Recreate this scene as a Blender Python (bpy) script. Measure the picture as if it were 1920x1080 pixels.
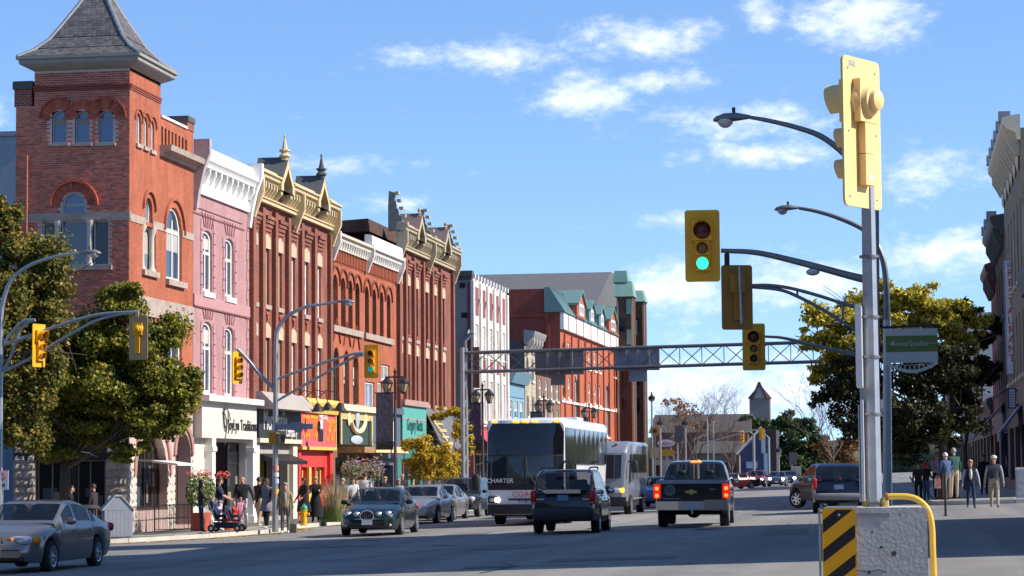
import bpy, bmesh, math, random
import numpy as np
from mathutils import Vector, Matrix
for o in list(bpy.data.objects): bpy.data.objects.remove(o)
SC = bpy.context.scene; COL = SC.collection
rnd = random.Random(7)
FPX = 4500.0; YAW = math.atan(730/FPX); PITCH = math.atan(340/FPX); ROLL = 0.008
EYE = Vector((0, 0, 1.5)); TILT = 0.028
def _basis():
    fw = Vector((-math.sin(YAW)*math.cos(PITCH), math.cos(YAW)*math.cos(PITCH), math.sin(PITCH)))
    r0 = Vector((math.cos(YAW), math.sin(YAW), 0)); u0 = r0.cross(fw)
    c, s = math.cos(ROLL), math.sin(ROLL)
    return fw, r0*c-u0*s, u0*c+r0*s
FW, RT, UP = _basis()
cam_data = bpy.data.cameras.new('camera'); cam = bpy.data.objects.new('camera', cam_data); COL.objects.link(cam)
cam_data.sensor_width = 36; cam_data.lens = FPX/1920*36; cam_data.clip_end = 12000; cam_data.clip_start = .5
cam.matrix_world = Matrix(((RT.x, UP.x, -FW.x, EYE.x), (RT.y, UP.y, -FW.y, EYE.y), (RT.z, UP.z, -FW.z, EYE.z), (0, 0, 0, 1)))
SC.camera = cam
SC.render.engine = 'CYCLES'; SC.cycles.use_denoising = True; SC.cycles.max_bounces = 6
SC.render.use_persistent_data = False
SC.view_settings.view_transform = 'Standard'; SC.view_settings.look = 'None'
SC.view_settings.gamma = 1; SC.view_settings.use_curve_mapping = False
SC.view_settings.exposure = 0.6
SUN_EL = math.radians(37); SUN_AZ = math.radians(-2.0)      # azimuth from +X towards +Y
sun_dir = Vector((math.cos(SUN_EL)*math.cos(SUN_AZ), math.cos(SUN_EL)*math.sin(SUN_AZ), math.sin(SUN_EL)))
sl = bpy.data.lights.new('sun', 'SUN'); sl.energy = 4.6; sl.angle = math.radians(.5); sl.color = (1, .93, .82)
so = bpy.data.objects.new('sun', sl); COL.objects.link(so); so.rotation_euler = sun_dir.to_track_quat('Z', 'Y').to_euler()
world = bpy.data.worlds.new('World'); SC.world = world; world.use_nodes = True
def world_sky():
    nt = world.node_tree; N = nt.nodes; L = nt.links; N.clear()
    out = N.new('ShaderNodeOutputWorld'); bg = N.new('ShaderNodeBackground'); bg.inputs[1].default_value = .145
    L.new(bg.outputs[0], out.inputs[0])
    sky = N.new('ShaderNodeTexSky'); sky.sky_type = 'NISHITA'; sky.sun_disc = False
    sky.sun_elevation = SUN_EL; sky.sun_rotation = math.pi/2-SUN_AZ
    sky.air_density = 1.0; sky.dust_density = .15; sky.ozone_density = 2.0; sky.altitude = 200
    hsv = N.new('ShaderNodeHueSaturation'); hsv.inputs['Saturation'].default_value = 1.12
    L.new(sky.outputs[0], hsv.inputs['Color'])
    tc = N.new('ShaderNodeTexCoord'); sep = N.new('ShaderNodeSeparateXYZ'); L.new(tc.outputs['Generated'], sep.inputs[0])
    def m(op, a, b=None, c=None):
        n = N.new('ShaderNodeMath'); n.operation = op
        for i, v in enumerate((a, b, c)):
            if v is None: continue
            if isinstance(v, (int, float)): n.inputs[i].default_value = v
            else: L.new(v, n.inputs[i])
        return n.outputs[0]
    lift = N.new('ShaderNodeCombineXYZ'); L.new(sep.outputs[0], lift.inputs[0]); L.new(sep.outputs[1], lift.inputs[1])
    L.new(m('ADD', m('MULTIPLY', sep.outputs[2], 1.15), .10), lift.inputs[2]); L.new(lift.outputs[0], sky.inputs[0])
    az = m('ARCTAN2', sep.outputs[0], sep.outputs[1]); el = m('ARCSINE', sep.outputs[2])
    cmb = N.new('ShaderNodeCombineXYZ'); L.new(m('MULTIPLY', az, 57.3), cmb.inputs[0]); L.new(m('MULTIPLY', el, 57.3*1.9), cmb.inputs[1])
    def noise(scale, det, off):
        n = N.new('ShaderNodeTexNoise'); n.inputs['Scale'].default_value = scale; n.inputs['Detail'].default_value = det
        n.inputs['Roughness'].default_value = .6
        mp = N.new('ShaderNodeMapping'); mp.inputs['Location'].default_value = off; L.new(cmb.outputs[0], mp.inputs[0]); L.new(mp.outputs[0], n.inputs['Vector'])
        return n.outputs[0]
    fine = m('ADD', m('MULTIPLY', noise(.75, 8, (3, 7, 0)), .62), m('MULTIPLY', noise(2.6, 6, (1, 4, 2)), .38)); broad = noise(.16, 3, (11, 2, 5))
    acc = None
    for (a, e, w, h, k) in CLOUDS:
        w, h = w*1.22, h*1.22
        da = m('DIVIDE', m('SUBTRACT', az, math.radians(a)), math.radians(w)); de = m('DIVIDE', m('SUBTRACT', el, math.radians(e)), math.radians(h))
        g = m('MULTIPLY', m('EXPONENT', m('MULTIPLY', m('ADD', m('MULTIPLY', da, da), m('MULTIPLY', de, de)), -1.0)), k)
        acc = g if acc is None else m('MAXIMUM', acc, g)
    bank = m('MULTIPLY', m('EXPONENT', m('MULTIPLY', m('MULTIPLY', el, el), -160.0)), .2)
    rest = m('MULTIPLY', m('SUBTRACT', broad, .56), 1.2)
    cov = m('ADD', m('ADD', m('MAXIMUM', acc, rest), bank), m('MULTIPLY', m('SUBTRACT', fine, .5), 2.0))
    mr = N.new('ShaderNodeMapRange'); mr.interpolation_type = 'SMOOTHSTEP'; L.new(cov, mr.inputs[0])
    mr.inputs[1].default_value = .2; mr.inputs[2].default_value = 1.15; mr.inputs[3].default_value = 0; mr.inputs[4].default_value = .72
    mix = N.new('ShaderNodeMix'); mix.data_type = 'RGBA'; L.new(mr.outputs[0], mix.inputs[0])
    tint = N.new('ShaderNodeMix'); tint.data_type = 'RGBA'; tint.blend_type = 'MULTIPLY'; tint.inputs[0].default_value = 1
    L.new(hsv.outputs[0], tint.inputs[6]); tint.inputs[7].default_value = SKY_TINT
    L.new(tint.outputs[2], mix.inputs[6])
    shade = N.new('ShaderNodeMix'); shade.data_type = 'RGBA'; L.new(fine, shade.inputs[0])
    shade.inputs[6].default_value = (3.9, 4.5, 6.0, 1); shade.inputs[7].default_value = (8.4, 8.1, 8.0, 1)
    L.new(shade.outputs[2], mix.inputs[7]); L.new(mix.outputs[2], bg.inputs[0])
SKY_TINT = (1.0, 1.0, 1.06, 1)
CLOUDS = [(-.93, 10.6, 1.3, .62, 1.0), (-3.1, 10.7, .5, .5, .7), (-5.9, 10.2, 1.7, .48, .8), (-9.46, 9.8, 1.25, .45, .78), (-11.6, 9.8, .9, .36, .62), (-7.4, 8.9, .95, .48, 1.0),
          (-5.7, 9.2, 1.0, .26, .85), (-3.6, 8.2, 2.0, .48, .72), (-3.2, 7.45, 1.8, .32, .72), (1.0, 6.9, 1.5, .6, .62), (-5.4, 4.3, 1.2, .55, .9), (-2.2, 4.4, 1.6, .5, .8), (1.1, 5.0, 1.7, .5, .75),
          (-13.2, 7.25, 1.5, .26, .62), (-5.6, 5.9, .8, .24, .55), (-21.5, 8.4, .5, .45, .7), (-4.9, 1.9, 4.2, .7, .8), (-12, 6.3, .8, .2, .5)]
def _ray(px, py): return FW+RT*((px-960)/FPX)-UP*((py-540)/FPX)
def at_x(px, py, X):
    r = _ray(px, py); p = EYE+r*((X-EYE.x)/r.x); return p.y, p.z
def at_y(px, py, Y):
    r = _ray(px, py); p = EYE+r*(Y/r.y); return p.x, p.z
def gz(X): return TILT*max(-40, min(12, X))
def on_ground(px, py, dz=0):
    r = _ray(px, py); t = (dz-EYE.z)/(r.z-TILT*r.x); p = EYE+r*t; return p.x, p.y
def scale_at(X, Y): return FPX/((Vector((X, Y, 1.5))-EYE).dot(FW))
world_sky()
MATS = {}
def mat(name, col, rough=.7, metal=0.0, var=.12, scale=3.0, bump=0.0, bscale=40.0, spec=.4, coat=0.0, island=0.0, emit=None, estr=1.0, wear=None, objrand=0.0):
    if name in MATS: return MATS[name]
    m = bpy.data.materials.new(name); m.use_nodes = True; nt = m.node_tree; N = nt.nodes; L = nt.links
    b = N['Principled BSDF']; b.inputs['Roughness'].default_value = rough; b.inputs['Metallic'].default_value = metal
    b.inputs['Specular IOR Level'].default_value = spec; b.inputs['Coat Weight'].default_value = coat; b.inputs['Coat Roughness'].default_value = .06
    tc = N.new('ShaderNodeTexCoord')
    c4 = (*col, 1)
    no = N.new('ShaderNodeTexNoise'); no.inputs['Scale'].default_value = scale; no.inputs['Detail'].default_value = 5; L.new(tc.outputs['Object'], no.inputs['Vector'])
    mx = N.new('ShaderNodeMix'); mx.data_type = 'RGBA'; L.new(no.outputs[0], mx.inputs[0])
    mx.inputs[6].default_value = tuple(max(0, c*(1-var*2)) for c in col)+(1,); mx.inputs[7].default_value = tuple(min(1, c*(1+var*2)) for c in col)+(1,)
    cur = mx.outputs[2]
    if wear:
        wcol, wscale, wth = wear
        n2 = N.new('ShaderNodeTexNoise'); n2.inputs['Scale'].default_value = wscale; n2.inputs['Detail'].default_value = 8; n2.inputs['Roughness'].default_value = .65
        L.new(tc.outputs['Object'], n2.inputs['Vector'])
        mr = N.new('ShaderNodeMapRange'); L.new(n2.outputs[0], mr.inputs[0]); mr.inputs[1].default_value = wth; mr.inputs[2].default_value = wth+.12
        m2 = N.new('ShaderNodeMix'); m2.data_type = 'RGBA'; L.new(mr.outputs[0], m2.inputs[0]); L.new(cur, m2.inputs[6]); m2.inputs[7].default_value = (*wcol, 1)
        cur = m2.outputs[2]
    if island or objrand:
        g = N.new('ShaderNodeNewGeometry') if island else N.new('ShaderNodeObjectInfo')
        src = g.outputs['Random Per Island'] if island else g.outputs['Random']
        k = island or objrand
        mr = N.new('ShaderNodeMapRange'); L.new(src, mr.inputs[0]); mr.inputs[3].default_value = 1-k; mr.inputs[4].default_value = 1+k
        m3 = N.new('ShaderNodeVectorMath'); m3.operation = 'SCALE'; L.new(cur, m3.inputs[0]); L.new(mr.outputs[0], m3.inputs['Scale']); cur = m3.outputs[0]
    L.new(cur, b.inputs['Base Color'])
    if bump:
        n3 = N.new('ShaderNodeTexNoise'); n3.inputs['Scale'].default_value = bscale; n3.inputs['Detail'].default_value = 4; L.new(tc.outputs['Object'], n3.inputs['Vector'])
        bp = N.new('ShaderNodeBump'); bp.inputs['Strength'].default_value = bump; bp.inputs['Distance'].default_value = .02; L.new(n3.outputs[0], bp.inputs['Height']); L.new(bp.outputs[0], b.inputs['Normal'])
    if emit:
        b.inputs['Emission Color'].default_value = (*emit, 1); b.inputs['Emission Strength'].default_value = estr
    MATS[name] = m; return m
def brick_mat(name, c1, c2, mortar, w=.21, h=.076, msize=.009, rough=.85, dirt=.25, bump=.35):
    if name in MATS: return MATS[name]
    m = bpy.data.materials.new(name); m.use_nodes = True; nt = m.node_tree; N = nt.nodes; L = nt.links
    b = N['Principled BSDF']; b.inputs['Roughness'].default_value = rough; b.inputs['Specular IOR Level'].default_value = .25
    tc = N.new('ShaderNodeTexCoord'); sp = N.new('ShaderNodeSeparateXYZ'); L.new(tc.outputs['Object'], sp.inputs[0])
    ad = N.new('ShaderNodeMath'); L.new(sp.outputs[0], ad.inputs[0]); L.new(sp.outputs[1], ad.inputs[1])
    cb = N.new('ShaderNodeCombineXYZ'); L.new(ad.outputs[0], cb.inputs[0]); L.new(sp.outputs[2], cb.inputs[1])
    t = N.new('ShaderNodeTexBrick'); L.new(cb.outputs[0], t.inputs['Vector']); t.inputs['Scale'].default_value = 1
    t.inputs['Brick Width'].default_value = w; t.inputs['Row Height'].default_value = h; t.inputs['Mortar Size'].default_value = msize; t.inputs['Bias'].default_value = 0
    t.inputs['Color1'].default_value = (*c1, 1); t.inputs['Color2'].default_value = (*c2, 1); t.inputs['Mortar'].default_value = (*mortar, 1)
    no = N.new('ShaderNodeTexNoise'); no.inputs['Scale'].default_value = .7; no.inputs['Detail'].default_value = 8; no.inputs['Roughness'].default_value = .65; L.new(tc.outputs['Object'], no.inputs['Vector'])
    mr = N.new('ShaderNodeMapRange'); L.new(no.outputs[0], mr.inputs[0]); mr.inputs[1].default_value = .3; mr.inputs[2].default_value = .7; mr.inputs[3].default_value = 1-dirt*1.2; mr.inputs[4].default_value = 1+dirt*.8
    vm = N.new('ShaderNodeVectorMath'); vm.operation = 'SCALE'; L.new(t.outputs[0], vm.inputs[0]); L.new(mr.outputs[0], vm.inputs['Scale'])
    mp = N.new('ShaderNodeMapping'); mp.inputs['Scale'].default_value = (1.6, 1.6, .16); L.new(tc.outputs['Object'], mp.inputs[0])
    ns = N.new('ShaderNodeTexNoise'); ns.inputs['Scale'].default_value = 1; ns.inputs['Detail'].default_value = 7; ns.inputs['Roughness'].default_value = .7; L.new(mp.outputs[0], ns.inputs['Vector'])
    sr = N.new('ShaderNodeMapRange'); L.new(ns.outputs[0], sr.inputs[0]); sr.inputs[1].default_value = .38; sr.inputs[2].default_value = .62; sr.inputs[3].default_value = 1-dirt*1.1; sr.inputs[4].default_value = 1+dirt*.3
    v2 = N.new('ShaderNodeVectorMath'); v2.operation = 'SCALE'; L.new(vm.outputs[0], v2.inputs[0]); L.new(sr.outputs[0], v2.inputs['Scale'])
    hs = N.new('ShaderNodeHueSaturation'); hs.inputs['Saturation'].default_value = .94; L.new(v2.outputs[0], hs.inputs['Color']); L.new(hs.outputs[0], b.inputs['Base Color'])
    bp = N.new('ShaderNodeBump'); bp.inputs['Strength'].default_value = bump; bp.inputs['Distance'].default_value = .012; bp.invert = True
    L.new(t.outputs['Fac'], bp.inputs['Height']); L.new(bp.outputs[0], b.inputs['Normal'])
    MATS[name] = m; return m
def glass_mat(name, col, rough=.04, spec=.7, trans=0.0):
    if name in MATS: return MATS[name]
    m = mat(name, col, rough=rough, spec=spec, var=.25, scale=1.2)
    b = m.node_tree.nodes['Principled BSDF']; b.inputs['IOR'].default_value = 1.55
    if trans: b.inputs['Alpha'].default_value = 1-trans
    return m
class MB:
    def __init__(s): s.v = []; s.f = []; s.m = []; s.T = None
    def add(s, vs, fs, m=0):
        n = len(s.v)
        s.v.extend(tuple(s.T @ Vector(p)) for p in vs) if s.T is not None else s.v.extend(tuple(p) for p in vs)
        for f in fs: s.f.append(tuple(n+i for i in f)); s.m.append(m)
    def box(s, x0, x1, y0, y1, z0, z1, m=0):
        s.add([(x0,y0,z0),(x1,y0,z0),(x1,y1,z0),(x0,y1,z0),(x0,y0,z1),(x1,y0,z1),(x1,y1,z1),(x0,y1,z1)],
              [(3,2,1,0),(4,5,6,7),(0,1,5,4),(1,2,6,5),(2,3,7,6),(3,0,4,7)], m)
    def hexa(s, P, m=0): s.add(P, [(3,2,1,0),(4,5,6,7),(0,1,5,4),(1,2,6,5),(2,3,7,6),(3,0,4,7)], m)
    def tube(s, pts, r, n=8, m=0, caps=True):
        pts = [Vector(p) for p in pts]; rr = r if isinstance(r, (list, tuple)) else [r]*len(pts)
        vs = []; up = None
        for i, p in enumerate(pts):
            d = (pts[min(i+1, len(pts)-1)]-pts[max(i-1, 0)]).normalized()
            if up is None:
                up = Vector((0, 0, 1)) if abs(d.z) < .9 else Vector((1, 0, 0))
            a = d.cross(up); a = a.normalized() if a.length > 1e-6 else d.orthogonal().normalized()
            b = a.cross(d); up = b
            for k in range(n):
                t = 2*math.pi*(k+.5)/n; vs.append(p+(a*math.cos(t)+b*math.sin(t))*rr[i])
        fs = [(i*n+k, i*n+(k+1) % n, (i+1)*n+(k+1) % n, (i+1)*n+k) for i in range(len(pts)-1) for k in range(n)]
        if caps: fs += [tuple(range(n))[::-1], tuple((len(pts)-1)*n+k for k in range(n))]
        s.add(vs, fs, m)
    def lathe(s, prof, c=(0,0,0), n=16, m=0, axis='z', cap=True):
        vs = []
        for (r, z) in prof:
            for k in range(n):
                t = 2*math.pi*k/n; a, b = r*math.cos(t), r*math.sin(t)
                vs.append((c[0]+a, c[1]+b, c[2]+z) if axis == 'z' else (c[0]+a, c[1]+z, c[2]+b) if axis == 'y' else (c[0]+z, c[1]+a, c[2]+b))
        fs = [(i*n+k, i*n+(k+1) % n, (i+1)*n+(k+1) % n, (i+1)*n+k) for i in range(len(prof)-1) for k in range(n)]
        if cap: fs += [tuple(range(n))[::-1], tuple((len(prof)-1)*n+k for k in range(n))]
        s.add(vs, fs, m)
    def ell(s, c, r, n=12, k=8, m=0):
        prof = [(max(1e-4, math.sin(math.pi*i/k)), -math.cos(math.pi*i/k)) for i in range(k+1)]
        vs = [(c[0]+a*r[0]*math.cos(2*math.pi*j/n), c[1]+a*r[1]*math.sin(2*math.pi*j/n), c[2]+z*r[2]) for a, z in prof for j in range(n)]
        s.add(vs, [(i*n+j, i*n+(j+1) % n, (i+1)*n+(j+1) % n, (i+1)*n+j) for i in range(k) for j in range(n)], m)
    def extrude(s, poly, fn, a, b, m=0):   # poly of 2-D points; fn(p, t) -> 3-D point at depth t
        n = len(poly); s.add([fn(p, a) for p in poly]+[fn(p, b) for p in poly],
              [tuple(range(n))[::-1], tuple(range(n, 2*n))]+[(i, (i+1) % n, n+(i+1) % n, n+i) for i in range(n)], m)
    def mesh(s, name, mats, ang=35):
        me = bpy.data.meshes.new(name); me.from_pydata(s.v, [], s.f)
        for q in (mats if isinstance(mats, (list, tuple)) else [mats]): me.materials.append(q)
        if any(s.m): me.polygons.foreach_set('material_index', s.m)
        if ang:
            me.polygons.foreach_set('use_smooth', [True]*len(me.polygons))
            me.set_sharp_from_angle(angle=math.radians(ang))
        me.update(); return me
    def build(s, name, mats, parent=None, loc=(0,0,0), rz=0, ang=35): return place(name, s.mesh(name, mats, ang), parent, loc, rz)
def _builds(s, name, mats, parent=None, ang=35):
    par = list(range(len(s.v)))
    def find(i):
        while par[i] != i: par[i] = par[par[i]]; i = par[i]
        return i
    for f in s.f:
        r = find(f[0])
        for i in f[1:]: par[find(i)] = r
    groups = {}
    for k, f in enumerate(s.f): groups.setdefault(find(f[0]), []).append(k)
    out = []
    for ks in groups.values():
        q = MB(); mp = {}
        for k in ks:
            for i in s.f[k]:
                if i not in mp: mp[i] = len(q.v); q.v.append(s.v[i])
            q.f.append(tuple(mp[i] for i in s.f[k])); q.m.append(s.m[k])
        out.append(q.build(name, mats, parent, ang=ang))
    return out
MB.builds = _builds
def place(name, me, parent=None, loc=(0,0,0), rz=0, rot=None):
    o = bpy.data.objects.new(name, me); COL.objects.link(o); o.parent = parent; o.location = loc
    o.rotation_euler = rot if rot is not None else (0, 0, rz); return o
def thing(name, label, cat, loc=(0,0,0), rz=0, group=None):
    o = bpy.data.objects.new(name, None); COL.objects.link(o); o.location = loc; o.rotation_euler = (0, 0, rz); o.empty_display_size = .3
    return tag(o, label, cat, group)
def tag(o, label, cat, group=None):
    o['label'] = label; o['category'] = cat
    if group: o['group'] = group
    return o
def structure(o): o['kind'] = 'structure'; return o
def stuff(o): o['kind'] = 'stuff'; return o
def copy_tree(src, loc, rz=None, label=None, group=None):
    def rec(o, par):
        c = o.copy(); COL.objects.link(c); c.parent = par
        for ch in o.children: rec(ch, c)
        return c
    r = rec(src, None); r.location = loc
    if rz is not None: r.rotation_euler = (0, 0, rz)
    if label: r['label'] = label
    if group: r['group'] = group
    return r
def text_mesh(txt, size, m, depth=.01, align='CENTER', sx=1.0, res=2):
    c = bpy.data.curves.new('lettering', 'FONT'); c.body = txt; c.size = size; c.align_x = align; c.align_y = 'CENTER'; c.extrude = depth; c.resolution_u = res
    o = bpy.data.objects.new('lettering', c); COL.objects.link(o)
    dg = bpy.context.evaluated_depsgraph_get(); me = bpy.data.meshes.new_from_object(o.evaluated_get(dg))
    bpy.data.objects.remove(o); bpy.data.curves.remove(c)
    me.name = 'lettering'; me.materials.clear(); me.materials.append(m)
    if sx != 1: me.transform(Matrix.Diagonal((sx, 1, 1, 1)))
    return me
def facing(n_angle):  # rotation that stands flat lettering upright on a plane whose normal has that heading
    return (math.pi/2, 0, n_angle+math.pi/2)
class Plane:   # a vertical plane: u runs along it, z up, d outwards
    def __init__(s, o, ang):
        s.o = Vector(o); s.a = ang; s.n = Vector((math.cos(ang), math.sin(ang), 0)); s.u = Vector((0, 0, 1)).cross(s.n)
    def P(s, u, z, d=0): return s.o+s.u*u+s.n*d+Vector((0, 0, z))
    def box(s, mb, u0, u1, z0, z1, d0, d1, m=0):
        mb.hexa([s.P(u0,z0,d0), s.P(u1,z0,d0), s.P(u1,z0,d1), s.P(u0,z0,d1), s.P(u0,z1,d0), s.P(u1,z1,d0), s.P(u1,z1,d1), s.P(u0,z1,d1)], m)
    def prof(s, mb, prof, u0, u1, m=0):   # moulding: profile of (d, z) run from u0 to u1
        mb.extrude(prof, lambda p, t: s.P(t, p[1], p[0]), u0, u1, m)
    def poly(s, mb, poly, d0, d1, m=0):   # outline of (u, z) extruded in depth
        mb.extrude(poly, lambda p, t: s.P(p[0], p[1], t), d0, d1, m)
    def put(s, name, me, parent, u, z, d=0): return place(name, me, parent, s.P(u, z, d), s.a)
    def text(s, parent, txt, size, m, u, z, d=.02, sx=1, name='lettering', depth=.012):
        return place(name, text_mesh(txt, size, m, depth, sx=sx), parent, s.P(u, z, d), rot=facing(s.a))
def wall(mb, pl, u0, u1, z0, z1, holes, thick=.22, m=0, mr=None, d=0):
    """a wall face with openings (ua, ub, za, zb, rise); rise > 0 gives an arched head; reveals go thick deep"""
    mr = m if mr is None else mr
    us = sorted({u0, u1, *[h[0] for h in holes], *[h[1] for h in holes]}); zs = sorted({z0, z1, *[h[2] for h in holes], *[h[3] for h in holes]})
    us = [u for u in us if u0 <= u <= u1]; zs = [z for z in zs if z0 <= z <= z1]
    for i in range(len(us)-1):
        run = None
        for j in range(len(zs)-1):
            cu, cz = (us[i]+us[i+1])/2, (zs[j]+zs[j+1])/2
            hole = any(h[0] < cu < h[1] and h[2] < cz < h[3] for h in holes)
            if not hole: mb.add([pl.P(us[i],zs[j],d), pl.P(us[i+1],zs[j],d), pl.P(us[i+1],zs[j+1],d), pl.P(us[i],zs[j+1],d)], [(0,1,2,3)], m)
    for (a, b, za, zb, rise) in holes:
        c = arch_pts(a, b, za, zb, rise)
        for (p, q) in zip(c, c[1:]+c[:1]):
            mb.add([pl.P(p[0],p[1],d), pl.P(q[0],q[1],d), pl.P(q[0],q[1],d-thick), pl.P(p[0],p[1],d-thick)], [(0,1,2,3)], mr)
        if rise:
            top = c[2:]  # right springing over to left springing
            for (p, q) in zip(top, top[1:]):
                mb.add([pl.P(p[0],p[1],d), pl.P(q[0],q[1],d), pl.P(q[0],zb,d), pl.P(p[0],zb,d)], [(0,1,2,3)], m)
def arch_pts(a, b, za, zb, rise, n=10, pointed=False):
    if not rise: return [(a, za), (b, za), (b, zb), (a, zb)]
    c, w = (a+b)/2, (b-a)/2
    return [(a, za), (b, za)]+[(c+w*math.cos(math.pi*k/n), zb-rise+rise*(math.sin(math.pi*k/n))) for k in range(n+1)]
def ring_poly(mb, pl, outer, inner, d0, d1, m=0):
    n = len(outer)
    for i in range(n):
        j = (i+1) % n
        o0, o1, i0, i1 = outer[i], outer[j], inner[i], inner[j]
        mb.add([pl.P(o0[0],o0[1],d0), pl.P(o1[0],o1[1],d0), pl.P(i1[0],i1[1],d0), pl.P(i0[0],i0[1],d0),
                pl.P(o0[0],o0[1],d1), pl.P(o1[0],o1[1],d1), pl.P(i1[0],i1[1],d1), pl.P(i0[0],i0[1],d1)],
               [(4,5,6,7),(0,1,5,4),(2,3,7,6),(1,2,6,5),(3,0,4,7)], m)
UNIT = Plane((0,0,0), 0)
WCACHE = {}
def window(pl, parent, ua, ub, za, zb, rise=0, frame=None, glass=None, t=.06, bars=(), mull=(), depth=.16, sill=None, sillm=None, name='window', d=0):
    """a window: frame object with a pane and (if given) a sill beneath it; alike windows share meshes"""
    w, h = ub-ua, zb-za
    key = (round(w,2), round(h,2), round(rise,2), frame.name, glass.name, t, bars, mull, depth, sill, sillm.name if sillm else '')
    if key not in WCACHE:
        f = MB(); out = arch_pts(-w/2, w/2, 0, h, rise); inn = arch_pts(-w/2+t, w/2-t, t, h-t, max(0, rise-t*.3) if rise else 0)
        ring_poly(f, UNIT, out, inn, -depth-.06, -depth+.02)
        for q in bars: UNIT.box(f, -w/2+t, w/2-t, h*q-t*.5, h*q+t*.5, -depth-.04, -depth+.015)
        for q in mull: UNIT.box(f, -w/2+w*q-t*.45, -w/2+w*q+t*.45, t, h-t-rise*.4, -depth-.04, -depth+.012)
        g = MB(); UNIT.poly(g, inn, -depth-.035, -depth-.025)
        sm = None
        if sill:
            sb = MB(); sb.hexa([UNIT.P(-w/2-.1,-sill,-.1), UNIT.P(w/2+.1,-sill,-.1), UNIT.P(w/2+.1,-sill,.1), UNIT.P(-w/2-.1,-sill,.1),
                                UNIT.P(-w/2-.1,-.004,-.1), UNIT.P(w/2+.1,-.004,-.1), UNIT.P(w/2+.1,-.02,.1), UNIT.P(-w/2-.1,-.02,.1)]); sm = sb.mesh('sill', sillm)
        WCACHE[key] = (f.mesh('window_frame', frame), g.mesh('pane', glass, 0), sm)
    fm, gm, sm = WCACHE[key]
    o = pl.put(name, fm, parent, (ua+ub)/2, za, d)
    place('pane', gm, o)
    if sm: place('sill', sm, o)
    if name == 'window' and w < 2 and rnd.random() < .5:
        q = rnd.choice((.3, .45, .6)); kb = ('blind', round(w,2), round(h,2), round(rise,2), t, q)
        if kb not in WCACHE: b = MB(); UNIT.box(b, -w/2+t, w/2-t, h*(1-q), h-t-rise*.75, -depth-.024, -depth-.018); WCACHE[kb] = b.mesh('blind', mat('window_blind', (.42, .40, .36), rough=.8, objrand=.4))
        place('blind', WCACHE[kb], o)
    if name == 'shop_window':
        for k in range(5):
            cw, ch = rnd.uniform(.18, .5), rnd.uniform(.2, .75); u, z = rnd.uniform(-w/2+t+cw/2, w/2-t-cw/2) if w-2*t > cw else 0, t+rnd.uniform(0, max(.05, h*.55-ch))
            b = MB(); UNIT.box(b, u-cw/2, u+cw/2, z, min(z+ch, h-t), -depth-.024, -depth-.018-.001*k); b.build('display', mat('display_%d' % rnd.randrange(6), rnd.choice(((.10, .08, .06), (.22, .19, .15), (.05, .07, .10), (.20, .06, .05), (.12, .13, .10), (.28, .24, .12))), rough=.5, var=.4, scale=9), o)
    return o
asphalt = mat('asphalt', (.235, .222, .205), rough=.92, var=.10, scale=.35, bump=.5, bscale=60, wear=((.28, .265, .245), .5, .56), spec=.25)
concrete = mat('concrete', (.42, .40, .36), rough=.9, var=.14, scale=1.3, bump=.3, bscale=25, wear=((.30, .28, .25), 2.5, .58))
kerb_m = mat('kerb_concrete', (.50, .47, .42), rough=.9, var=.14, scale=2, bump=.3, wear=((.34, .31, .27), 3, .6))
slab_m = mat('paving_concrete', (.36, .335, .30), rough=.9, var=.1, scale=1.5, island=.1, bump=.2)
joint_m = mat('joint_grit', (.14, .13, .12), rough=1)
paint_w = mat('road_paint_white', (.30, .30, .31), rough=.8, var=.3, scale=6, wear=((.13, .13, .13), 5, .5))
paint_y = mat('road_paint_yellow', (.26, .21, .10), rough=.8, var=.3, scale=6, wear=((.13, .13, .125), 4, .48))
def asphalt_tracks():
    nt = asphalt.node_tree; N = nt.nodes; L = nt.links; b = N['Principled BSDF']; src = b.inputs['Base Color'].links[0].from_socket
    tc = N.new('ShaderNodeTexCoord'); mp = N.new('ShaderNodeMapping'); mp.inputs['Scale'].default_value = (.75, .018, 1); L.new(tc.outputs['Object'], mp.inputs[0])
    no = N.new('ShaderNodeTexNoise'); no.inputs['Scale'].default_value = 1; no.inputs['Detail'].default_value = 6; L.new(mp.outputs[0], no.inputs['Vector'])
    n2 = N.new('ShaderNodeTexNoise'); n2.inputs['Scale'].default_value = 90; n2.inputs['Detail'].default_value = 2; L.new(tc.outputs['Object'], n2.inputs['Vector'])
    ad = N.new('ShaderNodeMath'); ad.operation = 'MULTIPLY_ADD'; L.new(n2.outputs[0], ad.inputs[0]); ad.inputs[1].default_value = .5; L.new(no.outputs[0], ad.inputs[2])
    mr = N.new('ShaderNodeMapRange'); L.new(ad.outputs[0], mr.inputs[0]); mr.inputs[1].default_value = .5; mr.inputs[2].default_value = 1.0; mr.inputs[3].default_value = .74; mr.inputs[4].default_value = 1.2
    v = N.new('ShaderNodeVectorMath'); v.operation = 'SCALE'; L.new(src, v.inputs[0]); L.new(mr.outputs[0], v.inputs['Scale']); L.new(v.outputs[0], b.inputs['Base Color'])
asphalt_tracks()
tar_m = mat('tar', (.045, .045, .047), rough=.7)
glassd = glass_mat('shop_glass', (.012, .014, .017), rough=.05, spec=.55)
glassb = glass_mat('window_glass', (.035, .055, .085), rough=.06, spec=.9)
glassw = glass_mat('pale_window_glass', (.20, .24, .30), rough=.08, spec=.8)
white_p = mat('white_paint', (.78, .76, .72), rough=.55, var=.05, scale=4)
cream_p = mat('cream_paint', (.70, .62, .42), rough=.6, var=.08, scale=4)
black_p = mat('black_paint', (.018, .018, .02), rough=.45, var=.1)
steel = mat('galvanised_steel', (.36, .38, .41), rough=.42, metal=.65, var=.16, scale=8, wear=((.27, .28, .30), 9, .6))
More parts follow.
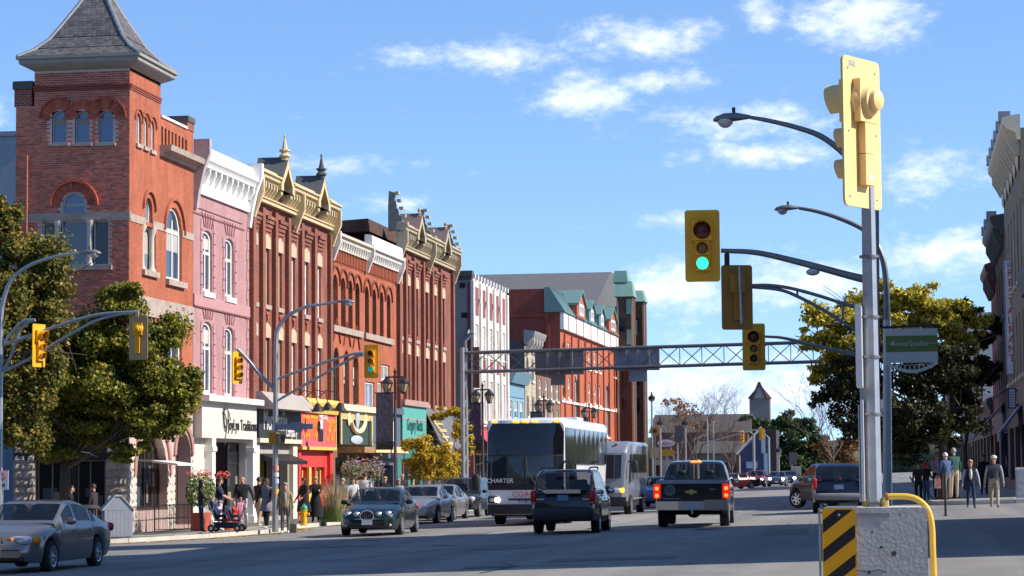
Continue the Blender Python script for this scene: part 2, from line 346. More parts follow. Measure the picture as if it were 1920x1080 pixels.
steel_d = mat('weathered_steel', (.19, .195, .205), rough=.5, metal=.5, var=.15, scale=6)
brown_frame = mat('brown_frame', (.06, .035, .025), rough=.5)
g = MB(); xs = [-5000, -40, 12, 5000]; ys = [-60, 20, 60, 100, 160, 300, 900, 9000]
for i in range(3):
    for j in range(len(ys)-1):
        g.add([(xs[i],ys[j],gz(xs[i])), (xs[i+1],ys[j],gz(xs[i+1])), (xs[i+1],ys[j+1],gz(xs[i+1])), (xs[i],ys[j+1],gz(xs[i]))], [(0,1,2,3)])
structure(g.build('road', asphalt, ang=0))
def strip(mb, p, q, w, lift=.005):
    p = Vector((*p, 0)); q = Vector((*q, 0)); s = Vector((-(q-p).y, (q-p).x, 0)).normalized()*w/2
    mb.add([(v.x, v.y, gz(v.x)+lift) for v in (p-s, q-s, q+s, p+s)], [(0,1,2,3)])
mk = MB()
for a, b, w in (((915,1045),(1110,1008),.14), ((1210,1032),(1352,1000),.12), ((1330,1035),(1545,1019),.12), ((185,1052),(620,1050),.14)):
    strip(mk, on_ground(*a), on_ground(*b), w)
for y0 in (96, 108, 120, 132): strip(mk, (-11.9+.0, y0), (-11.9, y0+6), .12)
for x in (-20.2, -16.9): strip(mk, (x, 84), (x, 84.2), .1)
for y0 in (86, 92.5, 99): strip(mk, (-19.4, y0), (-17.0, y0), .1)
strip(mk, (2.2, 70.6), (6.5, 71.0), .35); strip(mk, (3.2, 77.5), (8, 77.8), .5)
structure(mk.build('road_markings', paint_w, ang=0))
yk = MB(); strip(yk, on_ground(600,1053), on_ground(900,1024), .12, .0055); structure(yk.build('centre_line', paint_y, ang=0))
tk = MB()
for a, b, w in (((870,1066),(960,1063),.5), ((960,1063),(1110,1060),.10), ((900,1075),(968,1062),.06), ((968,1062),(940,1055),.05), ((1600,1030),(1900,1022),.05), ((1250,1018),(1540,1010),.04), ((660,975),(1540,962),.05)):
    strip(tk, on_ground(*a), on_ground(*b), w, .008)
structure(tk.build('tar_seam', tar_m, ang=0))
def crack(mb, x, y, L, ang, w=.022):
    d = Vector((math.cos(ang), math.sin(ang))); p = Vector((x, y))
    for k in range(int(L/.7)):
        ang += rnd.gauss(0, .3); q = p+Vector((math.cos(ang), math.sin(ang)))*.7; strip(mb, p, q, w*rnd.uniform(.6, 1.6), .0085); p = q
ck = MB()
for k in range(26): crack(ck, rnd.uniform(-20, 1), rnd.uniform(40, 78), rnd.uniform(2, 7), rnd.choice((0, 1.57))+rnd.gauss(0, .3))
structure(ck.build('road_crack', tar_m, ang=0))
patch_m = mat('asphalt_patch', (.15, .145, .14), rough=.95, var=.15, scale=2, bump=.3)
pk_ = MB()
for x, y, a, b in ((-9.5, 52, 1.6, 3.2), (-3.4, 57, 1.1, 5.0), (-15.5, 58, 2.6, 1.4), (-13.0, 67, 1.2, 2.6), (-2.5, 75, 2.2, 1.8), (-7.2, 86, 1.2, 5), (-6.5, 43, 2.4, 1.6)): pk_.add([(x+u, y+v, gz(x+u)+.0065) for u, v in ((0, 0), (a, .1), (a-.1, b), (.1, b))], [(0,1,2,3)])
structure(pk_.build('road_patch', patch_m, ang=0))
iron = mat('cast_iron', (.07, .065, .06), rough=.6, metal=.5, var=.2, scale=20)
for x, y in ((-10.8, 56.5), (-5.2, 64.5), (-14.2, 64)):
    m_ = MB(); m_.lathe([(.36, 0), (.36, .006), (.33, .008), (.05, .009)], n=20); structure(m_.build('manhole_cover', iron, loc=(x, y, gz(x)+.003)))
LEFT = [(-60, 62.5), (-34, 66.3), (-25.6, 68.6), (-23.4, 70.8), (-21.8, 74.0), (-21.05, 78.0), (-20.95, 81), (-22.1, 86), (-22.1, 300), (-60, 300)]
def pavement(name, poly, nk, h=.15):
    """poly's first nk points carry the kerb; the walk lies h above the road"""
    pw = MB(); pw.add([(x, y, gz(x)+h-.012) for x, y in poly], [tuple(range(len(poly)))]); o = structure(pw.build(name, joint_m, ang=0))
    k = MB()
    for (x0, y0), (x1, y1) in zip(poly[:nk-1], poly[1:nk]):
        d = Vector((x1-x0, y1-y0, 0)); n = max(1, int(d.length/3.0)); s = Vector((-d.y, d.x, 0)).normalized()
        for i in range(n):
            a = Vector((x0, y0, 0))+d*((i+.004)/n); b = Vector((x0, y0, 0))+d*((i+.996)/n)
            q = [a, b, b+s*.16, a+s*.16]
            k.hexa([(v.x, v.y, gz(v.x)-.05) for v in q]+[(v.x, v.y, gz(v.x)+h+rnd.uniform(-.004, .004)) for v in q])
    structure(k.build('kerb', kerb_m, ang=0)); return o
def inside(x, y, poly):
    c = False
    for (x0, y0), (x1, y1) in zip(poly, poly[1:]+poly[:1]):
        if (y0 > y) != (y1 > y) and x < (x1-x0)*(y-y0)/(y1-y0)+x0: c = not c
    return c
def slabs(parent, poly, x0, x1, y0, y1, sx, sy, h=.15):
    sb = MB(); sb.box(-sx/2+.012, sx/2-.012, -sy/2+.012, sy/2-.012, -.03, 0); me = sb.mesh('paving_slab', slab_m, 0); n = 0
    y = y0
    while y < y1:
        x = x0
        while x < x1:
            c = (x+sx/2, y+sy/2)
            if all(inside(c[0]+a*(sx/2+.1), c[1]+b*(sy/2+.05), poly) for a in (-1, 1) for b in (-1, 1)) and n < 290:
                o = place('paving_slab', me, parent, (*c, gz(c[0])+h+rnd.uniform(-.003, .003))); o.rotation_euler = (0, -math.atan(TILT), 0); n += 1
            x += sx
        y += sy
walk = pavement('pavement', LEFT, 9); slabs(walk, LEFT, -30, -20.9, 66, 125, 1.45, 1.5)
big = MB(); RIGHT = [(.9, 350), (.9, 96), (1.1, 92), (2.2, 90.3), (4, 89.9), (30, 89.9), (30, 350)]
def flip(p): return p
walk2 = pavement('pavement', RIGHT, 6); slabs(walk2, RIGHT, 1.2, 5.4, 90.1, 150, 1.4, 1.5)
leaf_y = mat('fallen_leaf', (.42, .27, .06), rough=.8, island=.5, var=.2)
lf = MB()
def leaf(mb, x, y, z, s):
    a = rnd.uniform(0, 6.28); t = rnd.uniform(-.5, .5); c, n = math.cos(a)*s, math.sin(a)*s
    mb.add([(x-c, y-n, z), (x+n*.6, y-c*.6, z+s*.3*t+.01), (x+c, y+n, z+.012), (x-n*.6, y+c*.6, z+s*.3)], [(0,1,2,3)])
kp = [Vector((x, y, 0)) for x, y in LEFT[1:9]]
for i in range(2600):
    k = rnd.choice([0, 1, 1, 2, 2, 3, 3, 4, 5, 6]); a, b = kp[k], kp[min(k+1, len(kp)-1)]; p = a+(b-a)*rnd.random(); d = (b-a); s = Vector((d.y, -d.x, 0)).normalized()
    p = p+s*abs(rnd.gauss(.05, .28)); p.y = min(p.y, 130)
    leaf(lf, p.x, p.y, gz(p.x)+.006, rnd.uniform(.03, .07))
for i in range(260):
    x, y = rnd.uniform(-20, -2), rnd.uniform(50, 100); leaf(lf, x, y, gz(x)+.006, rnd.uniform(.03, .06))
for i in range(220):
    x, y = rnd.uniform(-26, -22.5), rnd.uniform(71, 110)
    if inside(x, y, LEFT): leaf(lf, x, y, gz(x)+.155, rnd.uniform(.03, .06))
stuff(lf.build('fallen_leaves', leaf_y, ang=0))
XF = -26.0; ZF = gz(XF)+.15
brick_dark = brick_mat('brick_dark_red', (.30, .06, .03), (.20, .04, .024), (.36, .25, .19))
brick_org = brick_mat('brick_orange_red', (.45, .10, .036), (.37, .075, .028), (.42, .16, .085), dirt=.18)
brick_red = brick_mat('brick_red', (.29, .078, .045), (.22, .056, .034), (.33, .17, .12), dirt=.25)
brick_pink = brick_mat('brick_painted_pink', (.46, .25, .25), (.43, .225, .23), (.38, .19, .19), dirt=.12)
brick_brown = brick_mat('brick_brown', (.125, .058, .042), (.09, .04, .03), (.11, .07, .055))
pinkp = mat('pink_paint', (.44, .235, .235), rough=.8, var=.08); pinkd = mat('dark_pink_trim', (.22, .085, .09), rough=.8)
one_brick = mat('single_brick', (.52, .125, .065), rough=.85, island=.35, objrand=0, var=.2, scale=6)
mortar = mat('mortar', (.58, .44, .38), rough=1)
arch_brick = mat('arch_brick', (.40, .09, .05), rough=.85, objrand=.35, var=.2)
sandstone = mat('sandstone', (.38, .30, .25), rough=.9, var=.18, scale=2.5, bump=.5, bscale=12, wear=((.22, .17, .145), 2, .58))
rockface = mat('rock_faced_stone', (.40, .335, .29), rough=.95, var=.25, scale=4, bump=1.0, bscale=9, objrand=.18)
palestone = mat('pale_stone', (.55, .50, .43), rough=.9, var=.12, scale=3, bump=.4)
slate_m = mat('slate', (.105, .102, .106), rough=.7, var=.25, scale=2.0, objrand=.35, wear=((.34, .34, .31), 5, .57))
slate_p = mat('slate_rows', (.115, .104, .104), rough=.7, var=.25, scale=2.0, island=.3, wear=((.30, .29, .27), 5, .6))
lead = mat('lead_flashing', (.24, .25, .28), rough=.5, metal=.3)
tan_p = mat('tan_paint', (.58, .45, .25), rough=.65, var=.12, scale=3, wear=((.42, .29, .15), 3, .62))
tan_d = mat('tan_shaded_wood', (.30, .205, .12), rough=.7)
roof_dark = mat('roofing', (.085, .085, .09), rough=.9)
whitewash = mat('whitewash', (.74, .73, .70), rough=.7, var=.06)
def px_bay(pl, pr, pt, pb, X=XF):
    m = (pl+pr)/2; return (at_x(pl, pt, X)[0], at_x(pr, pt, X)[0], at_x(m, pb, X)[1], at_x(m, pt, X)[1])
class Building:
    def __init__(s, name, label, cat, pxl, pxr, X=XF, zg=ZF):
        s.X = X; s.y0 = at_x(pxl, 600, X)[0]+.01; s.y1 = at_x(pxr, 600, X)[0]-.01; s.w = s.y1-s.y0; s.zg = zg
        s.root = thing(name, label, cat, (X, s.y0, zg)); s.pl = Plane((0, 0, 0), 0); s.sp = Plane((0, 0, 0), -math.pi/2)
    def z(s, px, py): return at_x(px, py, s.X)[1]-s.zg
    def u(s, px): return at_x(px, 600, s.X)[0]-s.y0
    def hole(s, pl, pr, pt, pb, rise=0):
        a, b, za, zb = px_bay(pl, pr, pt, pb, s.X); return (a-s.y0, b-s.y0, za-s.zg, zb-s.zg, rise)
    def shell(s, mb, z1, depth=14, m=0, roof=None):   # side, back and roof
        mb.add([(0,0,-.4),(0,0,z1),(-depth,0,z1),(-depth,0,-.4)], [(0,1,2,3)], m); mb.add([(0,s.w,-.4),(0,s.w,z1),(-depth,s.w,z1),(-depth,s.w,-.4)], [(0,1,2,3)], m)
        mb.add([(-depth,0,-.4),(-depth,0,z1),(-depth,s.w,z1),(-depth,s.w,-.4)], [(0,1,2,3)], m)
def room(mb, pl, u0, u1, z0, z1, d=1.6, m=0):   # dark shop interior behind glass
    pl.box(mb, u0, u1, z0, z1, -d-.1, -d, m)
def brackets(pl, parent, us, z0, z1, w, d0, d1, m, name='bracket', taper=.35):
    mb = MB(); h = z1-z0
    mb.extrude([(0, 0), (d1*taper, 0), (d1*.7, h*.35), (d1, h*.6), (d1, h), (0, h)], lambda p, t: UNIT.P(t, p[1], p[0]), -w/2, w/2); me = mb.mesh(name, m)
    for u in us: pl.put(name, me, parent, u, z0, d0)
def arch_ring(pl, parent, c, zs, r0, r1, n, m, d0=0, d1=.05, a0=0, a1=math.pi, name='brick'):
    """voussoirs: one brick each, round a semicircle"""
    w = (r0+r1)/2*(a1-a0)/n*.9; mb = MB(); mb.hexa([UNIT.P(-w*.46,r0,0), UNIT.P(w*.46,r0,0), UNIT.P(w*.46,r0,d1-d0), UNIT.P(-w*.46,r0,d1-d0), UNIT.P(-w*.54,r1,0), UNIT.P(w*.54,r1,0), UNIT.P(w*.54,r1,d1-d0), UNIT.P(-w*.54,r1,d1-d0)])
    me = mb.mesh(name, m, 0)
    for k in range(n):
        a = a0+(a1-a0)*(k+.5)/n-math.pi/2
        o = place(name, me, parent, pl.P(c, zs, d0)); o.rotation_euler = (Matrix.Rotation(pl.a, 3, 'Z') @ Matrix.Rotation(a, 3, 'X')).to_euler()
def hood(mb, pl, c, zs, r, t, d, a0=0, a1=math.pi, n=16, m=0):
    vs = []
    for k in range(n+1):
        x = a0+(a1-a0)*k/n
        for q, e in ((r, -.02), (r+t, -.02), (r+t, d), (r, d)): vs.append(pl.P(c+q*math.cos(x), zs+q*math.sin(x), e))
    mb.add(vs, [(k*4+i, k*4+(i+1) % 4, k*4+4+(i+1) % 4, k*4+4+i) for k in range(n) for i in range(4)]+[(3,2,1,0), tuple(n*4+i for i in range(4))], m)
def bricks(pl, parent, u0, u1, z0, z1, holes, cap=300, first=lambda u, z: True, bw=.205, bh=.076):
    """real bricks standing proud of the mortar; the first cap are objects, the rest one part"""
    mb1 = MB(); w, h, t = bw-.015, bh-.016, .014
    def brk(mb, P): mb.hexa([P(-w/2,-h/2,-.004), P(w/2,-h/2,-.004), P(w/2-.003,-h/2+.003,t), P(-w/2+.003,-h/2+.003,t), P(-w/2,h/2,-.004), P(w/2,h/2,-.004), P(w/2-.003,h/2-.003,t), P(-w/2+.003,h/2-.003,t)])
    brk(mb1, UNIT.P); me = mb1.mesh('brick', arch_brick, 0); rest = MB(); n = 0
    nz = int((z1-z0)/bh)
    for j in range(nz-1, -1, -1):
        z = z0+(j+.5)*bh; u = u0+(bw/2 if j % 2 else bw); hs = []
        if not j % 2: hs.append(u0+bw*.25)
        while u+w/2 < u1: u += bw
        if u-bw/2 < u1-.05: hs.append((u-bw/2+u1)/2)
        for q, hw in [(x, bw*.25-.006) for x in hs[:1] if not j % 2]+([(hs[-1], (u1-(u-bw/2))/2-.006)] if u-bw/2 < u1-.05 else []):
            if not any(a-hw < q < b+hw and za-h/2 < z < zb+h/2 for (a, b, za, zb, r) in holes): pl.box(rest, q-hw, q+hw, z-h/2, z+h/2, -.004, t)
        u = u0+(bw/2 if j % 2 else bw)
        while u+w/2 < u1:
            if not any(a-w/2 < u < b+w/2 and za-h/2 < z < zb+h/2 and (z < zb-r or ((u-(a+b)/2)/((b-a)/2+w*.4))**2+((z-zb+r)/(r+h*.6))**2 < 1 if r else True) for (a, b, za, zb, r) in holes):
                t2 = rnd.uniform(-.003, .004)
                if n < cap and first(u, z): pl.put('brick', me, parent, u, z, t2); n += 1
                else: brk(rest, lambda a, b, c, u=u, z=z, t2=t2: pl.P(u+a, z+b, c+t2))
            u += bw
    if rest.v: stuff(rest.build('brick_courses', one_brick, parent, ang=0))
def corner_building():
    B = Building('brick_corner_building', 'dark red brick corner building with a slate roofed tower and arched windows', 'building', 242, 362); R = B.root; pl, sp = B.pl, B.sp
    y0 = B.y0
    def sx(px, py): x, z = at_y(px, py, y0); return x-XF, z-B.zg
    uL, uT = sx(27, 600)[0], sx(65, 130)[0]                       # left ends of the main block and of the tower
    zt = sx(150, 131)[1]; zm = sx(40, 200)[1]; wt = -uT            # tower top, shoulder top
    zp = B.z(330, 233)                                            # parapet of the street front
    ztf = sx(242, 131)[1]
    H = [B.hole(255.5, 264.5, 212, 270, .28), B.hole(269, 277, 219, 275.5, .28), B.hole(282, 289.5, 226, 282, .28)]
    A = [B.hole(268, 292, 425, 508), B.hole(272.5, 286, 371, 417, .4), B.hole(312, 341, 389, 526, .9), B.hole(312, 341, 588, 690), B.hole(271, 291, 578, 680)]
    G = [B.hole(257, 314, 806, 957, 1.6), B.hole(329, 358, 810, 984, .85)]
    slots = []
    for k in range(8):
        x = 302.5+k*6.4; t = 237+k*3.5; slots.append(B.hole(x, x+3.2, t, 279+k*2.6))
    zg2 = B.z(330, 777); zst = B.z(330, 745)
    mb = MB(); ut = B.u(300)
    wall(mb, pl, 0, ut, zg2, ztf, H+[h for h in A if h[1] < ut], .22, 0)
    wall(mb, pl, ut, B.w, zg2, zp, [h for h in A if h[0] > ut]+slots, .3, 0)
    mb.add([(0,B.w,-.4),(0,B.w,zp-1.6),(uL,B.w,zp-1.6),(uL,B.w,-.4)], [(0,1,2,3)]); mb.add([(uL,0,-.4),(uL,0,zm),(uL,B.w,zm),(uL,B.w,-.4)], [(0,1,2,3)])
    rm = MB(); pl.box(rm, .25, B.w-.1, -.2, -.1, uL+.1, -.6); rm.box(uL+.1, -1.2, 2.6, 2.7, -.1, zp-2, 0); rm.build('interior', black_p, R)
    mb.add([(0, wt, zp-2), (0, wt, zt), (-wt, wt, zt), (-wt, wt, zp-2)], [(0,1,2,3)]); mb.add([(-wt, 0, zm-1), (-wt, 0, zt), (-wt, wt, zt), (-wt, wt, zm-1)], [(0,1,2,3)])
    mb.build('wall', brick_org, R, ang=0)
    pk = mat('pinkish_stone', (.50, .36, .32), rough=.9, var=.1)
    gb = MB(); wall(gb, pl, 0, B.w, -.3, zg2, G, .5, 0); gb.build('ground_floor_wall', pk, R, ang=0)
    W3 = []
    for a, b in ((98, 125), (141, 168), (185, 212)):
        l, zt3 = sx(a, 208); r, zb3 = sx(b, 267); W3.append((l, r, zb3, zt3, (r-l)/2))
    l, zt2 = sx(117, 362); r, zb2 = sx(160, 402); AW = (l, r, zb2, zt2, (r-l)/2)
    l, zt1 = sx(78, 415); r, zb1 = sx(203, 497); TW = (l, r, zb1, zt1, 0)
    zbelt = sx(150, 412)[1]; zbelt2 = sx(150, 398)[1]; zgs = sx(200, 800)[1]
    sb = MB(); wall(sb, sp, uT, 0, zm, zt, W3, .2); wall(sb, sp, uL, 0, zgs, zm, [AW, TW]+[w for w in W3 if w[2] < zm], .2)
    sb.build('side_wall', mortar, R, ang=0)
    bricks(sp, R, uT, -.004, zm, zt, W3, 300)
    bricks(sp, R, uL, -.004, zgs, zm, [AW, TW, (uL, 0, zbelt, zbelt2, 0)]+W3, 0)
    pier = MB(); l, zpt = sx(27, 168); r, _ = sx(59, 168); sp.box(pier, l, r, zm-.001, zpt, -.55, -.002); sp.box(pier, l-.05, r+.05, zpt, zpt+.28, -.6, .05, 1); pier.build('chimney', [brick_dark, roof_dark], R)
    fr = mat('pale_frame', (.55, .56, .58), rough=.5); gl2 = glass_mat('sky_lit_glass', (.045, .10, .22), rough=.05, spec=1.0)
    for w in W3: window(sp, R, *w[:4], rise=w[4], frame=fr, glass=gl2, t=.035, depth=.1, sill=.12, sillm=sandstone)
    for w in W3: arch_ring(sp, R, (w[0]+w[1])/2, w[3]-w[4]-.02, .36, .66, 19, arch_brick, 0, .05)
    window(sp, R, *AW[:4], rise=AW[4], frame=fr, glass=gl2, t=.05, depth=.12)
    c = (AW[0]+AW[1])/2; zsp = AW[3]-AW[4]
    arch_ring(sp, R, c, zsp-.02, .5, .78, 27, arch_brick, 0, .05)
    hd = MB(); hood(hd, sp, c, zsp-.02, .8, .09, .1); hood(hd, pl, (A[1][0]+A[1][1])/2, A[1][3]-.42, .62, .12, .09, m=1); hood(hd, pl, (A[2][0]+A[2][1])/2, A[2][3]-.9, 1.15, .12, .09, m=1)
    for w in H: hood(hd, pl, (w[0]+w[1])/2, w[3]-.28, .40, .07, .06, m=1)
    hood(hd, sp, (W3[2][0]+W3[2][1])/2, W3[2][3]-W3[2][4], .68, .06, .08, 0, 2.2); hood(hd, sp, (W3[0][0]+W3[0][1])/2, W3[0][3]-W3[0][4], .68, .06, .08, 1.0, math.pi)
    hd.builds('arch_hood', [arch_brick, mat('hood_brick', (.34, .10, .055), rough=.9)], R)
    n3 = (TW[1]-TW[0]); cols = [TW[0]+n3*.235, TW[0]+n3*.715]
    for a, b in ((TW[0], cols[0]-.09), (cols[0]+.12, cols[1]-.09), (cols[1]+.12, TW[1])): window(sp, R, a, b, TW[2], TW[3], frame=fr, glass=glassd if a != cols[0]+.12 else glassb, t=.05, depth=.16, name='window')
    def column(p, u, z0, z1, d, r=.085):
        m = MB(); h = z1-z0; m.lathe([(r*1.5,0),(r*1.5,.08),(r*1.1,.14),(r,.2),(r*.9,h-.34),(r*1.05,h-.3),(r*1.1,h-.24),(r*1.8,h-.08),(r*1.9,h)], n=12); m.build('column', palestone, R, p.P(u, z0, d))
    for u in cols: column(sp, u+.015, TW[2], TW[3], -.06)
    for u in (A[0][0]+.15, A[0][1]-.15): column(pl, u, A[0][2], A[0][3], -.1, .1)
    st = MB()
    sp.box(st, uL-.02, .02, zbelt, zbelt2, -.1, .03); sp.box(st, TW[0]-.1, TW[1]+.15, TW[2]-.16, TW[2]-.005, -.1, .12)
    zb_a, zb_b = B.z(300, 432), B.z(300, 418); pl.box(st, 0.03, A[1][0]-.02, zb_a, zb_b, -.05, .03); pl.box(st, A[1][1]+.02, A[2][0]-.03, zb_a, zb_b, -.05, .03); pl.box(st, A[2][1]+.03, B.w, zb_a, zb_b, -.05, .03)
    z5, z6 = B.z(318, 601), B.z(318, 566)
    for i in range(5): pl.box(st, B.w*i/5+.004, B.w*(i+1)/5-.004, z5+.0, z6, -.05, .035+.006*(i % 2))
    pl.box(st, A[0][0]-.12, A[0][1]+.15, A[0][2]-.2, A[0][2]-.005, -.05, .12); pl.box(st, A[2][0]-.08, A[2][1]+.3, A[2][2]-.22, A[2][2]-.005, -.05, .14)
    for w in H: pl.box(st, w[0]-.06, w[1]+.06, w[2]-.14, w[2]-.004, -.05, .08)
    st.builds('stone_trim', sandstone, R)
    window(pl, R, A[2][0], A[2][1], A[2][2], A[2][3], rise=.9, frame=white_p, glass=glassb, t=.1, bars=(.66,), mull=(.55,), depth=.12)
    window(pl, R, A[3][0], A[3][1], A[3][2], A[3][3], frame=white_p, glass=glassb, t=.1, bars=(.55,), mull=(.5,), depth=.12); window(pl, R, A[4][0], A[4][1], A[4][2], A[4][3], frame=white_p, glass=glassb, t=.1, bars=(.55,), depth=.12)
    window(pl, R, A[0][0], A[0][1], A[0][2], A[0][3], frame=white_p, glass=glassw, t=.06, depth=.2); window(pl, R, A[1][0], A[1][1], A[1][2], A[1][3], rise=.4, frame=white_p, glass=glassw, t=.05, depth=.15)
    for w in H: window(pl, R, *w[:4], rise=.28, frame=white_p, glass=glassw, t=.05, depth=.1)
    bk = MB(); pl.box(bk, ut-.1, B.w, slots[0][2]-.3, zp-.05, -.5, -.31); bk.build('recess_back', brick_dark, R)
    window(pl, R, *G[0][:4], rise=G[0][4], frame=brown_frame, glass=glassd, t=.09, bars=(.62,), mull=(.26, .5, .75), depth=.3, name='shop_window')
    dr = MB(); pl.box(dr, G[1][0], G[1][1], G[1][2], G[1][3], -.62, -.52); dr.build('door', brown_frame, R)
    hd2 = MB(); hood(hd2, pl, (G[1][0]+G[1][1])/2, G[1][3]-.85, .98, .22, .07); hood(hd2, pl, (G[0][0]+G[0][1])/2, G[0][3]-1.6, 1.95, .2, .07); hd2.builds('arch_moulding', mat('pink_moulding', (.36, .19, .17), rough=.9), R)
    co = MB(); zc0, zc1 = B.z(330, 305), B.z(330, 290)
    pl.prof(co, [(0, zc0), (.12, zc0), (.16, zc0+.12), (.42, zc0+.2), (.46, zc1+.1), (0, zc1+.1)], ut-.12, B.w+.05); co.build('cornice', sandstone, R)
    cp = MB(); pl.box(cp, ut, B.w-.9, zp, zp+.09, -.4, .06); cp.build('coping', white_p, R)
    pr = MB(); zpp = B.z(348, 216); pl.box(pr, B.w-.85, B.w, zp-.002, zpp-.2, -.8, .03); pl.box(pr, B.w-.9, B.w+.02, zpp-.2, zpp, -.85, .07, 1); pr.build('pier', [brick_red, roof_dark], R)
    sm = MB(); zz = B.z(270, 172)
    for k in range(3): pl.box(sm, -.02, ut, zz-k*.07, zz+.05-k*.07, -.02, .03+.018*(2-k)); sp.box(sm, uT-.03, .0, zz-k*.07, zz+.05-k*.07, -.02, .03+.018*(2-k))
    sm.builds('string_course', mat('string_brick', (.24, .065, .045), rough=.9), R)
    def block_mesh(w, h, t, seed):
        r = random.Random(seed); b = MB(); nx, nz = 4, 3; vs = []
        for j in range(nz+1):
            for i in range(nx+1):
                e = i in (0, nx) or j in (0, nz)
                vs.append(UNIT.P(-w/2+w*i/nx+(0 if e else r.uniform(-.02, .02)), h*j/nz, 0 if e else t+r.uniform(-.03, .03)))
        b.add(vs, [(j*(nx+1)+i, j*(nx+1)+i+1, (j+1)*(nx+1)+i+1, (j+1)*(nx+1)+i) for j in range(nz) for i in range(nx)])
        b.add([UNIT.P(-w/2,0,0), UNIT.P(w/2,0,0), UNIT.P(w/2,h,0), UNIT.P(-w/2,h,0), UNIT.P(-w/2,0,-.2), UNIT.P(w/2,0,-.2), UNIT.P(w/2,h,-.2), UNIT.P(-w/2,h,-.2)], [(0,1,5,4), (1,2,6,5), (2,3,7,6), (3,0,4,7)])
        return b.mesh('stone_block', rockface, 0)
    kinds = [block_mesh(w, .268, .045, i) for i, w in enumerate((.36, .46, .56, .40))]; kw = (.36, .46, .56, .40)
    def pierblocks(p, u0, u1, z1, me_list):
        z, j = -.3, 0
        while z < z1-.05:
            u = u0; first = True
            while u < u1-.12:
                k = rnd.choice((0, 1, 2, 3)); w = min(kw[k], u1-u)
                if u1-u-w < .2: w = u1-u
                o = p.put('stone_block', me_list[k], R, u+w/2, z, 0); o.scale = (1, (w-.012)/kw[k], 1); u += w
            z += .275; j += 1
    zpt = sx(200, 800)[1]
    pierblocks(sp, uL, sx(66, 900)[0], zpt, kinds); pierblocks(sp, sx(198, 900)[0], -.06, zpt, kinds)
    palek = [block_mesh(w, .268, .02, i+9) for i, w in enumerate(kw)]
    for m in palek: m.materials[0] = palestone
    pierblocks(pl, 0.0, G[0][0]-.0, G[0][3]-.6, palek); pierblocks(pl, G[0][1], G[1][0], G[0][3]-1.4, palek); pierblocks(pl, G[1][1], B.w, G[1][3]-.9, palek)
    shop = MB(); zh = sx(150, 862)[1]
    sp.box(shop, uL, -.02, zh, zgs+.01, -.25, .02); sp.box(shop, sx(66,900)[0], sx(198,900)[0], -.3, .35, -.2, -.05); sp.box(shop, sx(130,900)[0], sx(143,900)[0], .35, zh, -.2, -.05); shop.build('shopfront', black_p, R)
    for a, b in ((68, 130), (143, 197)): window(sp, R, sx(a,900)[0]+.01, sx(b,900)[0]-.01, .36, zh-.01, frame=mat('bronze_frame', (.22, .20, .15), rough=.5), glass=glassd, t=.045, mull=(.45,), depth=.14, name='shop_window')
    ze = zt; cx, cy = -wt/2, wt/2; ev = MB()
    rings = [(wt/2+.02, 0), (wt/2+.12, .05), (wt/2+.38, .18), (wt/2+.42, .22), (wt/2+.42, .34), (wt/2+.5, .36), (wt/2+.5, .46), (wt/2+.2, .47)]
    vs = [(cx+sxx*h, cy+syy*h, ze+z) for h, z in rings for sxx, syy in ((1,-1), (1,1), (-1,1), (-1,-1))]
    ev.add(vs, [(i*4+k, i*4+(k+1) % 4, (i+1)*4+(k+1) % 4, (i+1)*4+k) for i in range(len(rings)-1) for k in range(4)]); ev.build('eave', mat('grey_eave_paint', (.29, .275, .245), rough=.7, var=.1), R, ang=20)
    prof = [(2.12, .44), (1.70, .72), (1.30, 1.15), (.95, 1.75), (.58, 2.45), (.02, 3.55)]; k = (wt/2+.46)/2.12; prof = [(r*k if i < 4 else r, z) for i, (r, z) in enumerate(prof)]
    fine = []
    for (r0, z0), (r1, z1) in zip(prof, prof[1:]):
        for i in range(4): fine.append((r0+(r1-r0)*i/4, z0+(z1-z0)*i/4))
    fine.append(prof[-1])
    rb = MB(); vs = [(cx+a*r, cy+b*r, ze+z) for r, z in fine for a, b in ((1,-1), (1,1), (-1,1), (-1,-1))]
    rb.add(vs, [(i*4+q, i*4+(q+1) % 4, (i+1)*4+(q+1) % 4, (i+1)*4+q) for i in range(len(fine)-1) for q in range(4)]); roof = rb.build('roof', roof_dark, R, ang=0)
    hp = MB()
    for a, b in ((1,-1), (1,1), (-1,1), (-1,-1)): hp.tube([(cx+a*r, cy+b*r, ze+z+.02) for r, z in fine], .075, 6)
    hp.build('hip_ridge', lead, R)
    cum = [0]
    for p, q in zip(fine, fine[1:]): cum.append(cum[-1]+math.hypot(q[0]-p[0], q[1]-p[1]))
    def at(s):
        i = max(0, min(len(fine)-2, int(np.searchsorted(cum, s))-1)); f = (s-cum[i])/(cum[i+1]-cum[i]); p, q = fine[i], fine[i+1]
        return p[0]+(q[0]-p[0])*f, p[1]+(q[1]-p[1])*f, math.atan2(q[1]-p[1], p[0]-q[0])
    sw, sh = .165, .118; one = MB(); one.hexa([(-sw/2+.005, 0, 0), (sw/2-.005, 0, 0), (sw/2-.005, sh*1.5, .004), (-sw/2+.005, sh*1.5, .004), (-sw/2+.012, 0, .02), (sw/2-.012, 0, .02), (sw/2-.005, sh*1.5, .012), (-sw/2+.005, sh*1.5, .012)]); sme = one.mesh('slate', slate_m, 0)
    rest = MB(); n = 0
